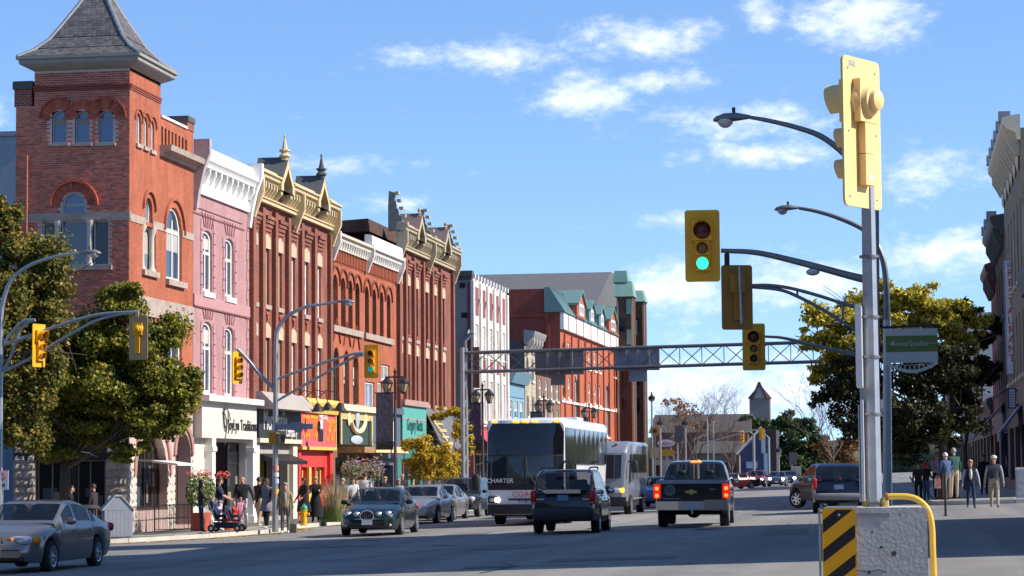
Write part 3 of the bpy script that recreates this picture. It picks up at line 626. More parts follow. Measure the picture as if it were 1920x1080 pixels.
    for face, ang in ((0, -math.pi/2), (1, 0)):
        fp = Plane((cx, cy, ze), ang); s = .02; j = 0
        while s < cum[-1]-.3:
            r, z, sl_ = at(s); x = -r+(sw*.5 if j % 2 else 0)+.06
            while x < r-.06:
                p = fp.P(x, z+.012, r+.01); M = Matrix.Translation(p) @ Matrix.Rotation(ang+math.pi/2, 4, 'Z') @ Matrix.Rotation(sl_+rnd.uniform(-.02, .03), 4, 'X')
                if face == 0 and n < 300: o = place('slate', sme, roof); o.matrix_local = M; n += 1
                else:
                    rest.T = M; rest.hexa([(-sw/2+.005, 0, 0), (sw/2-.005, 0, 0), (sw/2-.005, sh*1.5, .004), (-sw/2+.005, sh*1.5, .004), (-sw/2+.012, 0, .02), (sw/2-.012, 0, .02), (sw/2-.005, sh*1.5, .012), (-sw/2+.005, sh*1.5, .012)])
                x += sw
            s += sh; j += 1
    stuff(rest.build('slate_courses', slate_p, roof, ang=0))
    dp = MB(); l, z0 = sx(50, 600); dp.tube([sp.P(l, z0, .08), sp.P(l, sx(50, 292)[1], .08)], .04, 8); dp.build('downpipe', mat('copper_pipe', (.34, .12, .07), rough=.6), R)
    cn = MB(); u0, u1 = B.u(282), B.u(316); zc = B.z(300, 867); cn.hexa([pl.P(u0,zc,.05), pl.P(u1,zc,.05), pl.P(u1,zc-.12,1.0), pl.P(u0,zc-.12,1.0), pl.P(u0,zc+.07,.05), pl.P(u1,zc+.07,.05), pl.P(u1,zc-.05,1.0), pl.P(u0,zc-.05,1.0)]); cn.build('canopy', white_p, R)
corner_building()
def pink_building():
    B = Building('pink_brick_building', 'narrow pink painted brick building with a white bracketed cornice', 'building', 362, 467); R, pl = B.root, B.pl
    W = [B.hole(380.5, 398, 432, 547, .25), B.hole(422, 438.5, 447, 557, .25), B.hole(380.5, 398, 603, 737, .25), B.hole(422, 438.5, 613, 743, .25)]
    zs = B.z(420, 772); ztop = B.z(420, 330)
    mb = MB(); wall(mb, pl, 0, B.w, zs, ztop, W, .2); B.shell(mb, ztop-.3, 5.5); mb.build('wall', brick_pink, R, ang=0)
    for w in W: window(pl, R, *w[:4], rise=.25, frame=white_p, glass=glassb, t=.11, bars=(.63,), mull=(.5,), depth=.12, sill=.22, sillm=white_p)
    q = MB(); q.box(0, .03, -.12, .12, 0, .36); qm = q.mesh('quoin', pinkp, 0); hd = MB()
    qd = MB(); qd.box(-.01, .018, -.14, .14, -.035, 0); qdm = qd.mesh('quoin_joint', pinkd, 0)
    for w in W:
        n = int((w[3]-w[2]+.6)/.42)
        for k in range(n):
            for s, u in ((-1, w[0]-.2), (1, w[1]+.2)):
                wide = .08 if k % 2 else 0; pl.put('quoin', qm, R, u+s*wide*.5, w[2]-.2+k*.42, .0); pl.put('quoin_joint', qdm, R, u+s*wide*.5, w[2]-.2+k*.42, .004)
        c = (w[0]+w[1])/2
        for a in (-.62, -.3, 0, .3, .62): hd.hexa([pl.P(c+a*.75-.03,w[3]+.08,-.01), pl.P(c+a*.75+.03,w[3]+.08,-.01), pl.P(c+a*.75+.03,w[3]+.08,.03), pl.P(c+a*.75-.03,w[3]+.08,.03), pl.P(c+a*1.3-.03,w[3]+.62,-.01), pl.P(c+a*1.3+.03,w[3]+.62,-.01), pl.P(c+a*1.3+.03,w[3]+.62,.03), pl.P(c+a*1.3-.03,w[3]+.62,.03)])
    for k in range(19): pl.put('quoin', qm, R, B.w-.22-(.06 if k % 2 else 0), zs+.2+k*.4, .0); pl.put('quoin_joint', qdm, R, B.w-.22-(.06 if k % 2 else 0), zs+.2+k*.4, .004)
    zc = B.z(415, 583); pl.box(hd, 0, B.w, zc-.06, zc, -.01, .06); pl.box(hd, B.w*.06, B.w*.86, B.z(415,405)-.03, B.z(415,405), -.01, .03); pl.box(hd, 0, B.w*.9, B.z(415,418), B.z(415,415), -.01, .03); hd.builds('dark_joint_trim', pinkd, R)
    sc = MB(); pl.box(sc, 0, B.w, zc, zc+.42, -.01, .05); sc.builds('string_course', pinkp, R)
    z0, z1 = B.z(420, 377), B.z(443, 320); h = z1-z0; co = MB()
    pl.prof(co, [(0,z0-.1), (.1,z0-.1), (.13,z0+.08), (.06,z0+.14), (.06,z0+h*.62), (.34,z0+h*.64), (.38,z0+h*.74), (.48,z0+h*.8), (.5,z0+h*.9), (.32,z0+h), (.2,z0+h*1.22), (0,z0+h*1.22)], .1, B.w-.1); co.build('cornice', whitewash, R)
    brackets(pl, R, [B.w*(k+.5)/10 for k in range(10)], z0+h*.28, z0+h*.636, .16, .06, .26, whitewash)
    for u in (.02, B.w-.30): 
        e = MB(); e.extrude([(0, z0-.7), (.12, z0-.7), (.2, z0-.1), (.38, z0+h*.5), (.62, z0+h*.95), (.62, z0+h*1.34), (0, z0+h*1.34)], lambda p, t: pl.P(t, p[1], p[0]), u, u+.28); e.build('cornice_end', mat('purple_grey_side', (.42, .36, .36), rough=.7) if u < 1 else whitewash, R)
    cr = mat('cream_board', (.62, .58, .50), rough=.6, var=.05); zb = B.z(425, 823); zl = B.z(425, 757)
    sf = MB(); pl.box(sf, .1, B.w, zb, zl, -.1, .32); sf.build('sign_board', cr, R); lg = MB(); pl.box(lg, .05, B.w+.05, zl, zl+.22, -.1, .62); lg.build('shop_cornice', white_p, R)
    ink = mat('dark_lettering', (.03, .028, .03), rough=.6)
    zt = B.z(428, 798); pl.text(R, 'JoyLyn Traditions', .62, ink, B.u(440), zt, .34, sx=.95)
    sw = MB()
    for t0, t1, r in ((0, 5.2, .42), (2.2, 8.6, .3)): sw.tube([pl.P(B.u(405)+math.sin(t)*r*.9+.1*t-.3, zt+.2+math.cos(t*1.1)*r+(t-3)*.05, .36) for t in np.linspace(t0, t1, 22)], .02, 5)
    sw.tube([pl.P(B.u(409)-.3, zt-.75, .36), pl.P(B.u(409)+.25, zt+.5, .36)], .02, 5); sw.build('emblem', ink, R)
    a, b = B.u(394), B.u(461); pb = MB(); wall(pb, pl, .05, B.w, -.3, zb, [(a, b, .25, zb-.12, 0)], .5, 0); pb.build('shopfront', cr, R)
    for u in (B.u(387), B.u(464)):
        c = MB(); pl.box(c, u-.28, u+.28, -.3, .3, 0, .36); pl.box(c, u-.23, u+.23, .3, zb-.5, 0, .3); pl.box(c, u-.28, u+.28, zb-.5, zb-.32, 0, .35); pl.box(c, u-.25, u+.25, zb-.32, zb-.004, 0, .31); c.builds('pilaster', white_p, R)
    window(pl, R, a, (a*2+b)/3, .26, zb-.13, frame=black_p, glass=glassd, t=.06, bars=(.72,), depth=.3, name='shop_window'); window(pl, R, (a+b*2)/3, b, .26, zb-.13, frame=black_p, glass=glassd, t=.06, bars=(.72,), depth=.3, name='shop_window')
    window(pl, R, (a*2+b)/3, (a+b*2)/3, .0, zb-.13, frame=black_p, glass=glassd, t=.1, bars=(.75,), depth=1.0, name='door')
pink_building()
def ornate(B, bays, gab, framesL, zs, brick, spires, trim, trim_d, z_up, z_lo, cheek=None):
    R, pl = B.root, B.pl; n = len(bays); zt = z_up[1]+2.1; H = []
    bw = .78
    for u in bays: H += [(u-bw/2, u+bw/2, *z_up, 0), (u-bw/2, u+bw/2, *z_lo, 0)]
    mb = MB(); wall(mb, pl, 0, B.w, zs, zt, H, .22); B.shell(mb, zt-.2, 7); mb.build('wall', brick, R, ang=0)
    for i, u in enumerate(bays):
        fr, gl = framesL[i]
        for z in (z_up, z_lo): window(pl, R, u-bw/2, u+bw/2, *z, frame=fr, glass=gl, t=.12, bars=(.5,), depth=.13, sill=.2, sillm=sandstone)
    ps = [0.0]+[(a+b)/2 for a, b in zip(bays, bays[1:])]+[B.w]; pm = MB(); pm.box(-.02, .18, -.22, .22, 0, zt-.5-zs); pme = pm.mesh('pier', brick, 0)
    for p in ps:
        pl.put('pier', pme, R, min(max(p, .25), B.w-.25), zs, 0)
    li = MB(); co = MB(); br = MB()
    for u in bays:
        for z in (z_up, z_lo): pl.poly(li, [(u-.5, z[1]), (u+.5, z[1]), (u+.5, z[1]+.45), (u, z[1]+.62), (u-.5, z[1]+.45)], -.05, .05)
        for k in range(4): pl.box(co, u-.62, u+.62, z_up[1]+.72+k*.16, z_up[1]+.86+k*.16, -.02, .05+.06*k)
        pl.box(br, u-.35, u+.1, z_lo[1]+.95, z_lo[1]+1.05, -.02, .1); pl.box(br, u-.1, u+.02, z_lo[1]+.7, z_lo[1]+.95, -.02, .08)
    li.builds('lintel_course', mat('buff_stone', (.50, .39, .27), rough=.9, var=.15), R); co.builds('corbel_course', brick, R); br.builds('brick_ornament', arch_brick, R)
    z0 = zt-.3; fz = MB(); pl.box(fz, .05, B.w-.05, z0, z0+.16, -.05, .24); pl.box(fz, .05, B.w-.05, z0+.163, z0+.22, -.05, .3); fz.builds('frieze', trim, R)
    zc = z0+.82; edges = [.0]
    for g in gab: edges += [g-1.0, g+1.0]
    edges.append(B.w)
    for a, b in zip(edges[::2], edges[1::2]):
        if b-a < .2: continue
        c = MB(); pl.prof(c, [(0, zc), (.38, zc), (.42, zc+.08), (.52, zc+.12), (.54, zc+.24), (.62, zc+.28), (.62, zc+.36), (.4, zc+.4), (.36, zc+.52), (.3, zc+.56), (0, zc+.56)], a, b); c.build('cornice', trim, R)
        k = max(2, int((b-a)/.42)); brackets(pl, R, [a+(b-a)*(i+.5)/k for i in range(k)], z0+.23, zc-.003, .16, .02, .40, trim)
        bk = MB(); pl.box(bk, a, b, z0+.225, zc-.002, -.05, .05); bk.build('frieze_back', trim, R)
    brackets(pl, R, [.12, B.w/2, B.w-.12], z0-.75, zc+.1, .24, .02, .58, trim, name='end_bracket')
    for i, g in enumerate(gab):
        def ogee(r, hh, n=10):
            L_ = [(-r, 0), (-r, .3)]
            for k in range(n+1):
                t = k/n; L_.append((-r*(.98*(1-t)**1.35), .3+(hh-.3)*(t**.9)))
            return L_+[(-x, z) for x, z in L_[::-1][1:]]
        zg = zc-.15; out = [(g+x, zg+z) for x, z in ogee(1.12, 1.5)]; inn = [(g+x, zg+z) for x, z in ogee(.74, 1.05)]
        f = MB(); ring_poly(f, pl, out, inn, .05, .58); f.build('gable_frame', trim, R)
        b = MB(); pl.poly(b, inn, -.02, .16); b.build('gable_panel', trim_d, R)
        p = MB(); pl.poly(p, [(g-.8, z0+.23), (g+.8, z0+.23), (g+.8, zg-.01), (g-.8, zg-.01)], .0, .1); p.build('brick_panel', brick, R)
        brackets(pl, R, [g-.9, g-.72, g+.72, g+.9], z0+.23, zg, .14, .11, .40, trim)
        rf = MB(); vs = [pl.P(u, z+.03, d) for d in (.585, -.75) for u, z in out]; m_ = len(out); rf.add(vs, [(k, k+1, m_+k+1, m_+k) for k in range(1, m_-2)]); rf.build('gable_roof', cheek or roof_dark, R)
        zb = zg+1.38; s = MB(); cxy = pl.P(g, zb, .42); big = spires[i]
        s.lathe([(.16,0),(.17,.12),(.25,.16),(.25,.22),(.15,.3),(.17,.36),(.24,.4),(.24,.46),(.13,.48),(.03,.98),(.055,1.02),(.02,1.12)] if big else [(.1,0),(.1,.1),(.16,.14),(.06,.22),(.11,.34),(.03,.44)], cxy, 8); s.build('spire', trim if big != 2 else roof_dark, R)
    return zt, z0
cream_f = mat('cream_frame', (.50, .42, .27), rough=.6)
def tan_building():
    B = Building('spired_brick_building', 'red brick block with two spired gables on a tan bracketed cornice', 'building', 467, 618); R, pl = B.root, B.pl
    bays = [B.u(x) for x in (476, 500, 524, 549, 574, 598)]
    zu = (B.z(535, 580), B.z(535, 478)); zl = (B.z(535, 742), B.z(535, 640)); zs = B.z(545, 772)
    ornate(B, bays, [B.u(516), B.u(586)], [(cream_f, glassd)]*3+[(white_p, glassw)]*3, zs, brick_red, (1, 2), tan_p, tan_d, zu, zl)
    sid = mat('grey_siding', (.36, .32, .29), rough=.7, var=.08); m = B.w*.5; a0, a1 = B.u(472), B.u(551)
    zc0, zc1 = B.z(512, 770), B.z(512, 738)
    for k in range(6):
        c = MB(); z = zc0+(zc1-zc0)*k/6; h = (zc1-zc0)/6; d = 1.1-.12*k; c.hexa([pl.P(a0,z,-.1), pl.P(a1,z,-.1), pl.P(a1,z,d), pl.P(a0,z,d), pl.P(a0,z+h*.97,-.1), pl.P(a1,z+h*.97,-.1), pl.P(a1,z+h*.97,d-.1), pl.P(a0,z+h*.97,d-.1)]); c.build('siding_board', sid, R)
    zb0 = B.z(512, 823); sb = MB(); pl.box(sb, a0, a1, zb0, zc0-.004, -.1, .3); sb.build('sign_board', mat('charcoal_board', (.035, .035, .042), rough=.5), R)
    pl.text(R, 'Mercantile', 1.25, white_p, B.u(503), B.z(503, 790), .31, sx=.72); pl.text(R, 'Company', .62, white_p, B.u(533), B.z(533, 811), .31, sx=.8)
    tr = MB(); pl.box(tr, a0, a1, zb0-.18, zb0-.004, -.1, .36); tr.builds('sign_moulding', cream_p, R)
    sh = MB(); zh = zb0-.2; wall(sh, pl, 0, a1, -.3, zh, [(B.u(481), B.u(539), .2, zh-.5, 0)], .5); sh.build('shopfront', mat('taupe_paint', (.36, .32, .28), rough=.7), R)
    pp = MB(); pl.box(pp, B.u(541), B.u(549), -.3, zh-.004, -.1, .2); pl.box(pp, B.u(469), B.u(478), -.3, zh-.004, -.1, .2); pp.builds('pilaster', mat('off_white', (.60, .55, .48), rough=.7), R)
    window(pl, R, B.u(481), B.u(512), .21, zh-.51, frame=black_p, glass=glassd, t=.07, bars=(.55,), depth=.3, name='shop_window'); window(pl, R, B.u(512), B.u(539), .0, zh-.51, frame=black_p, glass=mat('brown_door', (.10, .06, .045), rough=.4), t=.1, depth=.35, name='door')
    aw = MB(); z = zh-.42; aw.hexa([pl.P(B.u(482),z-.25,.1), pl.P(B.u(538),z-.25,.1), pl.P(B.u(538),z-.45,.9), pl.P(B.u(482),z-.45,.9), pl.P(B.u(482),z,.1), pl.P(B.u(538),z,.1), pl.P(B.u(538),z-.3,.9), pl.P(B.u(482),z-.3,.9)]); aw.build('awning', black_p, R)
    red = mat('shop_red_paint', (.62, .055, .05), rough=.5, var=.06); pinkred = mat('sign_red_paint', (.72, .12, .13), rough=.5, var=.05); gold = mat('gold_paint', (.74, .46, .10), rough=.5, var=.06); orange = mat('orange_lettering', (.80, .34, .03), rough=.5)
    b0, b1 = B.u(553), B.w-.02; zt1, zt0 = B.z(588, 762), B.z(588, 776); zsb = B.z(588, 838)
    y = MB(); pl.prof(y, [(0, zt0), (.4, zt0), (.45, zt0+.2), (.62, zt0+.3), (.66, zt1+.1), (.5, zt1+.3), (0, zt1+.3)], b0, b1); y.build('shop_cornice', gold, R)
    s = MB(); pl.box(s, b0, b1, zsb, zt0-.003, -.1, .28); s.build('sign_board', pinkred, R); t = MB(); pl.box(t, b0, b1, zsb-.14, zsb-.003, -.1, .34); pl.box(t, b1-.16, b1-.02, zsb, zt0-.004, .2, .33); t.builds('sign_moulding', gold, R)
    u = B.u(589); zc = B.z(589, 800); bk = MB(); pl.box(bk, u-.42, u+.42, zsb+.25, zt0-.35, .2, .31); bk.build('sign_panel', black_p, R)
    pl.text(R, 'SCOTTISH', 1.5, orange, B.u(571.5), B.z(571, 803), .295, sx=.42); pl.text(R, 'SHOP', 1.5, orange, B.u(608.5), B.z(608, 810), .295, sx=.42); pl.text(R, 'MACLEODS', .52, white_p, B.u(592), B.z(592, 780), .325, sx=.62)
    fg = MB(); h = (zt0-zsb)*.36; z0 = zsb+.8
    for dx, z, w, hh in ((-.12, z0+h*.5, .11, h*.55), (.12, z0+h*.5, .11, h*.55), (-.12, z0+h*.12, .07, h*.4), (.12, z0+h*.12, .07, h*.4), (0, z0+h*1.05, .2, h*.3), (0, z0+h*.5, .14, h*.6)): fg.ell(tuple(pl.P(u+dx, z, .33)), (.03, w, hh*.5), 10, 6)
    fg.builds('sign_ornament', white_p, R)
    sf = MB(); zh = zsb-.15; zo = zh-.75
    ops = [(B.u(561.5), B.u(575), 0, zo, 0), (B.u(577), B.u(590), 1.2, zo, 0), (B.u(592), B.u(608), 1.2, zo, 0)]
    wall(sf, pl, b0, b1, -.3, zh, ops, .45); pl.box(sf, b0, b0+.45, -.3, zh-.003, -.1, .16); pl.box(sf, b1-.55, b1, -.3, zh-.003, -.1, .16); sf.build('shopfront', red, R)
    for o in ops: window(pl, R, *o[:4], frame=gold, glass=glassd, t=.13, depth=.2, name='shop_window' if o[2] else 'door')
    yp = MB(); pl.box(yp, B.u(575.2), B.u(576.8)+.25, -.25, zo, -.1, .1); yp.build('post', gold, R)
    for x, zz in ((540, 770), (560, 768), (584, 768)):
        lp = MB(); z = B.z(x, zz); u = B.u(x)
        lp.tube([pl.P(u, z+.55, .3), pl.P(u, z+.85, .7), pl.P(u, z+.75, 1.2), pl.P(u, z+.3, 1.3)], .022, 6); lp.lathe([(.06, .3), (.1, .26), (.28, -.05), (.27, -.06)], tuple(pl.P(u, z, 1.3)), 10); lp.build('gooseneck_lamp', black_p, R)
tan_building()
def arch_building():
    B = Building('arched_brick_building', 'bright orange brick building with a row of eight tall arched windows', 'building', 618, 743); R, pl = B.root, B.pl
    up = [(624, 633.5, 514), (639, 648, 520.5), (653, 661, 525.5), (666, 674, 530), (684, 691.5, 536.5), (698, 705.5, 542), (712, 719, 547), (725, 732, 551.5)]
    U = [B.hole(a, b, t, 609+(a-620)*.303, .0) for a, b, t in up]; U = [(a, b, c, d, (b-a)/2) for a, b, c, d, _ in U]
    Lo = [B.hole(625, 636, 651, 757), B.hole(644.5, 655, 657, 759), B.hole(662, 672.5, 663, 761)]; Lo = [(a, b, c, d, (b-a)/2*1.2) for a, b, c, d, _ in Lo]
    Q = [B.hole(684, 702, 716, 765), B.hole(715, 730, 684, 714), B.hole(708, 716, 716, 765), B.hole(720, 734, 720, 768)]
    zs = B.z(680, 772); zt = B.z(680, 474)
    mb = MB(); wall(mb, pl, 0, B.w, zs, zt, U+Lo+Q, .3); B.shell(mb, zt, 8); mb.build('wall', brick_org, R, ang=0)
    teal = mat('dark_green_frame', (.03, .07, .06), rough=.5)
    for w in U: window(pl, R, *w[:4], rise=w[4], frame=teal, glass=glassd, t=.08, bars=(.5,), depth=.24)
    for w in Lo: window(pl, R, *w[:4], rise=w[4], frame=teal, glass=glassb, t=.1, bars=(.5,), mull=(.5,), depth=.2, sill=.2, sillm=sandstone)
    for w in Q: window(pl, R, *w[:4], frame=white_p, glass=glassw, t=.1, mull=(.5,), depth=.1)
    h = MB()
    for w in U: hood(h, pl, (w[0]+w[1])/2, w[3]-w[4]+.05, (w[1]-w[0])/2+.28, .1, .08, n=12)
    for w in Lo:
        c = (w[0]+w[1])/2; z = w[3]+.2
        for s in (-1, 1): h.hexa([pl.P(c,z+1.05,-.01), pl.P(c+s*.7,z,-.01), pl.P(c+s*.7,z,.07), pl.P(c,z+1.05,.07), pl.P(c,z+1.17,-.01), pl.P(c+s*.78,z,-.01), pl.P(c+s*.78,z,.07), pl.P(c,z+1.17,.07)])
    h.builds('arch_hood', mat('dark_arch_brick', (.20, .055, .035), rough=.9), R)
    s = MB()
    for a, b in ((U[0][0]-.3, U[3][1]+.3), (U[4][0]-.3, U[7][1]+.3)): pl.box(s, a, b, U[0][2]-.3, U[0][2]-.01, -.05, .14)
    s.builds('sill_course', sandstone, R)
    zc = zt-.62; c = MB(); c.box(0, .12, -.07, .07, -.3, .34); me = c.mesh('corbel', brick_org, 0)
    for k in range(44): pl.put('corbel', me, R, .3+(B.w-.6)*k/43, zc, 0)
    d = MB(); pl.box(d, .1, B.w-.1, zc+.35, zc+.5, -.02, .2); d.build('brick_band', brick_org, R)
    mid = B.u(684); wh = mat('grey_white_cornice', (.66, .63, .58), rough=.6, var=.1)
    for a, b, k in ((.0, mid, 0), (mid, B.w, 1)):
        co = MB(); z = zt-.35; pl.prof(co, [(0,z), (.2,z), (.22,z+.32), (.35,z+.36), (.38,z+.5), (.5,z+.56), (.52,z+.68)]+([(.4,z+.72), (.36,z+1.25), (.25,z+1.3), (0,z+1.3)] if k else [(.3,z+.78), (0,z+.8)]), a+.03, b-.03); co.build('cornice', wh if k else mat('cream_cornice', (.60,.55,.45), rough=.6, var=.1), R)
        brackets(pl, R, [a+(b-a)*(i+.5)/15 for i in range(15)], z+.06, z+.355, .12, .2, .13, wh)
    for u in (.15, mid, B.w-.15): brackets(pl, R, [u], zt-.95, zt+.4, .22, .02, .5, wh, name='end_bracket')
    tr = MB(); tr.tube([pl.P(.2, zc+.7, .12), pl.P(.2, U[0][3], .12)], .03, 5); tr.build('cable', black_p, R)
    a0, a1 = B.u(626), B.u(687); z1, z0 = B.z(655, 772), B.z(655, 834); grn = mat('pub_green_board', (.035, .06, .05), rough=.5); gilt = mat('gilt_border', (.55, .43, .19), rough=.5, var=.3, scale=9)
    s = MB(); pl.box(s, a0, a1, z0, z1, -.1, .25); s.build('sign_board', grn, R); f = MB()
    for q in ((a0, a0+.3, z0, z1), (a1-.3, a1, z0, z1), (a0+.3, a1-.3, z1-.4, z1)): pl.box(f, *q, .2, .32)
    f.builds('sign_border', gilt, R)
    l = MB(); pl.box(l, a0-.1, a1, z1, z1+.3, -.1, .5); l.build('shop_cornice', mat('buff_ledge', (.66, .55, .42), rough=.6), R)
    c = (a0+a1)/2; zc2 = (z0+z1)/2; cr = MB()
    cr.tube([pl.P(c+1.5*math.sin(t), zc2+.45-.62*math.cos(t), .34) for t in np.linspace(-1.35, 1.35, 14)], .12, 6)
    for sgn in (-1, 1): cr.ell(tuple(pl.P(c+sgn*1.75, zc2+.5, .32)), (.06, .3, .42), 10, 6)
    cr.builds('scroll_ornament', mat('cream_gilt', (.72, .62, .38), rough=.5), R)
    sh = MB(); sh.ell(tuple(pl.P(c-.1, zc2+.55, .34)), (.08, .42, .62), 10, 6); sh.ell(tuple(pl.P(c, zc2-.55, .30)), (.05, 1.3, .22), 12, 6); sh.builds('crest', mat('pale_crest', (.40, .46, .54), rough=.5, var=.3, scale=5), R)
    sf = MB(); zh = z0-.01; wall(sf, pl, 0, a1, -.3, zh, [(a0+.2, a1-.3, .9, zh-.6, 0)], .4); sf.build('shopfront', mat('brown_shop_paint', (.20, .12, .07), rough=.6), R)
    window(pl, R, a0+.2, a1-.3, .91, zh-.61, frame=brown_frame, glass=glassd, t=.08, mull=(.33, .66), depth=.2, name='shop_window')
    cv = MB(); zc3 = B.z(672, 850); pl.box(cv, B.u(632), B.u(716), zc3, zc3+.28, .02, 1.3); cv.build('canopy', mat('canopy_soffit', (.34, .20, .09), rough=.6), R); ce = MB(); pl.box(ce, B.u(652), B.u(716), zc3+.02, zc3+.32, 1.302, 1.36); ce.build('canopy_edge', mat('canopy_yellow', (.78, .58, .28), rough=.5), R)
    blue = mat('slate_blue_paint', (.10, .12, .17), rough=.5, var=.06); b0, b1 = B.u(688), B.w-.01; z1, z0 = B.z(714, 775), B.z(714, 850)
    s = MB(); pl.box(s, b0, b1, z0, z1, -.1, .2); pl.box(s, b0-.03, b1, z1, z1+.3, -.1, .4); pl.box(s, b0, b1, z0-.25, z0-.002, -.1, .3)
    wall(s, pl, b0, b1, -.3, z0-.25, [(B.u(700), B.u(716), .3, z0-.8, 0), (B.u(717), B.u(736), 0, z0-.6, 0)], .4); s.build('shopfront', blue, R)
    window(pl, R, B.u(700), B.u(716), .31, z0-.81, frame=blue, glass=glassd, t=.08, depth=.2, name='shop_window'); window(pl, R, B.u(717), B.u(736), .0, z0-.61, frame=black_p, glass=glassd, t=.1, depth=.35, name='door')
    p = MB(); pl.box(p, B.u(715.5), B.u(726.5), B.z(720, 829), B.z(720, 790), .2, .3); p.build('white_panel', white_p, R)
arch_building()
def second_ornate():
    B = Building('gabled_brick_building', 'red brick block with grey winged gables standing next to the grey blank wall', 'building', 744, 848); R, pl = B.root, B.pl
    bays = [B.u(x) for x in (750, 765, 781, 800, 815, 831)]
    zu = (B.z(790, 640), B.z(790, 545)); zl = (B.z(790, 757), B.z(790, 670)); zs = B.z(800, 778)
    gtr = mat('dull_tan_paint', (.44, .36, .23), rough=.65, var=.15, wear=((.30, .22, .13), 3, .58))
    zt, z0 = ornate(B, bays, [B.u(773), B.u(823)], [(brown_frame, glassd)]*6, zs, brick_red, (0, 0), gtr, tan_d, zu, zl, cheek=mat('brown_metal_roof', (.17, .12, .11), rough=.5))
    gs = mat('grey_green_side', (.20, .20, .17), rough=.7); zz = z0+.9
    for u, s in ((.02, 1.0), (B.w*.5-.15, .95), (B.w-.3, .9)):   # stepped side wings
        w = MB(); w.extrude([(-.15, zz), (.75, zz), (.62, zz+.5*s), (.4, zz+.9*s), (.22, zz+1.5*s), (.2, zz+2.0*s), (-.1, zz+2.1*s), (-.15, zz+1.4*s)], lambda p, t: pl.P(t, p[1], p[0]-.3), u, u+.28); w.build('parapet_wing', gs, R)
        for k in range(5):
            x, z = (.06+.12*k, zz+2.0*s-k*.4*s); b = MB(); pl.box(b, u-.04, u+.32, z-.1, z+.05, x-.16, x+.06); b.build('wing_crocket', gtr, R)
    rb = MB(); rb.hexa([(-1.5,0.3,zz), (-1.5,B.w-.3,zz), (-9,B.w-.3,zz), (-9,.3,zz), (-1.6,.3,zz+.7), (-1.6,B.w-.3,zz+.7), (-9,B.w-.3,zz+.3), (-9,.3,zz+.3)]); rb.build('rear_wall', brick_brown, R)
    teal = mat('teal_shop_paint', (.10, .36, .31), rough=.5, var=.06); a0, a1 = B.u(745), B.u(790); z1, z0 = B.z(767, 762), B.z(767, 826)
    s = MB(); pl.box(s, a0, a1, z0, z1, -.1, .25); s.build('sign_board', teal, R); t = MB(); pl.box(t, a0, a1, z1, z1+.3, -.1, .4); pl.box(t, a0, a1, z0-.16, z0-.003, -.1, .34); pl.box(t, a0+.2, a1-.2, z1-.75, z1-.66, .2, .265); t.builds('sign_moulding', mat('rosy_trim', (.42, .25, .22), rough=.6), R)
    pl.text(R, 'Gregory Rocks', .95, mat('dark_teal_lettering', (.02, .10, .09), rough=.5), (a0+a1)/2, (z0+z1)/2-.1, .265, sx=.72)
    sf = MB(); wall(sf, pl, 0, a1, -.3, z0-.16, [(B.u(752), B.u(764), 0, z0-1.0, 0), (B.u(768), B.u(787), .4, z0-1.0, 0)], .4); sf.build('shopfront', mat('deep_teal_paint', (.04, .20, .17), rough=.5), R)
    window(pl, R, B.u(752), B.u(764), 0, z0-1.01, frame=mat('door_red', (.34, .06, .05), rough=.5), glass=glassd, t=.2, depth=.25, name='door'); window(pl, R, B.u(768), B.u(787), .41, z0-1.01, frame=black_p, glass=glassd, t=.08, depth=.25, name='shop_window')
    s2 = MB(); wall(s2, pl, a1, B.w, -.3, zs+.3, [(a1+.6, B.w-.6, .4, 3.2, 0)], .4); s2.build('dark_shopfront', black_p, R); window(pl, R, a1+.6, B.w-.6, .41, 3.19, frame=black_p, glass=glassd, t=.08, mull=(.5,), depth=.25, name='shop_window')
    aw = MB(); z = B.z(792, 765); b0, b1 = a1+.1, B.w-.3
    aw.hexa([pl.P(b0,z-.04,.1), pl.P(b1,z-.04,.1), pl.P(b1,z-2.5,1.25), pl.P(b0,z-2.5,1.25), pl.P(b0,z,.1), pl.P(b1,z,.1), pl.P(b1,z-2.44,1.29), pl.P(b0,z-2.44,1.29)]); aw.build('awning', mat('grey_awning', (.13, .135, .15), rough=.9), R)
    em = MB(); 
    for q in range(5): 
        c0 = pl.P(b0+1.6+.1*q, z-.5-.36*q, .1+(.5+.36*q)*.47+.06); em.tube([c0-pl.u*(1.3-.12*q), c0+pl.u*(1.3-.12*q)], .07 if q % 2 else .12, 5)
    em.tube([pl.P(b0+.4, z-.5, .4), pl.P(b0+2.1, z-2.1, 1.17)], .09, 5); em.build('awning_emblem', mat('awning_gold', (.62, .46, .22), rough=.7), R)
second_ornate()
def grey_house():
    y0 = 97; x0, z0 = at_y(26, 255, y0); R = thing('grey_blue_house', 'blue grey rendered house wall rising behind the corner tower', 'building', (x0, y0, gz(-40)))
    m = MB(); m.box(-12, 1.2, 0, 9, -.3, z0-gz(-40)); m.build('wall', mat('blue_grey_render', (.23, .28, .33), rough=.8, var=.1), R)
    c = MB(); c.box(-12.1, 1.3, -.1, 9.1, z0-gz(-40)+.002, z0-gz(-40)+.2); c.build('coping', lead, R)
    m = MB(); m.box(-5, -3.8, -.05, .0, 4, 6); m.build('window', glassb, R)
grey_house()
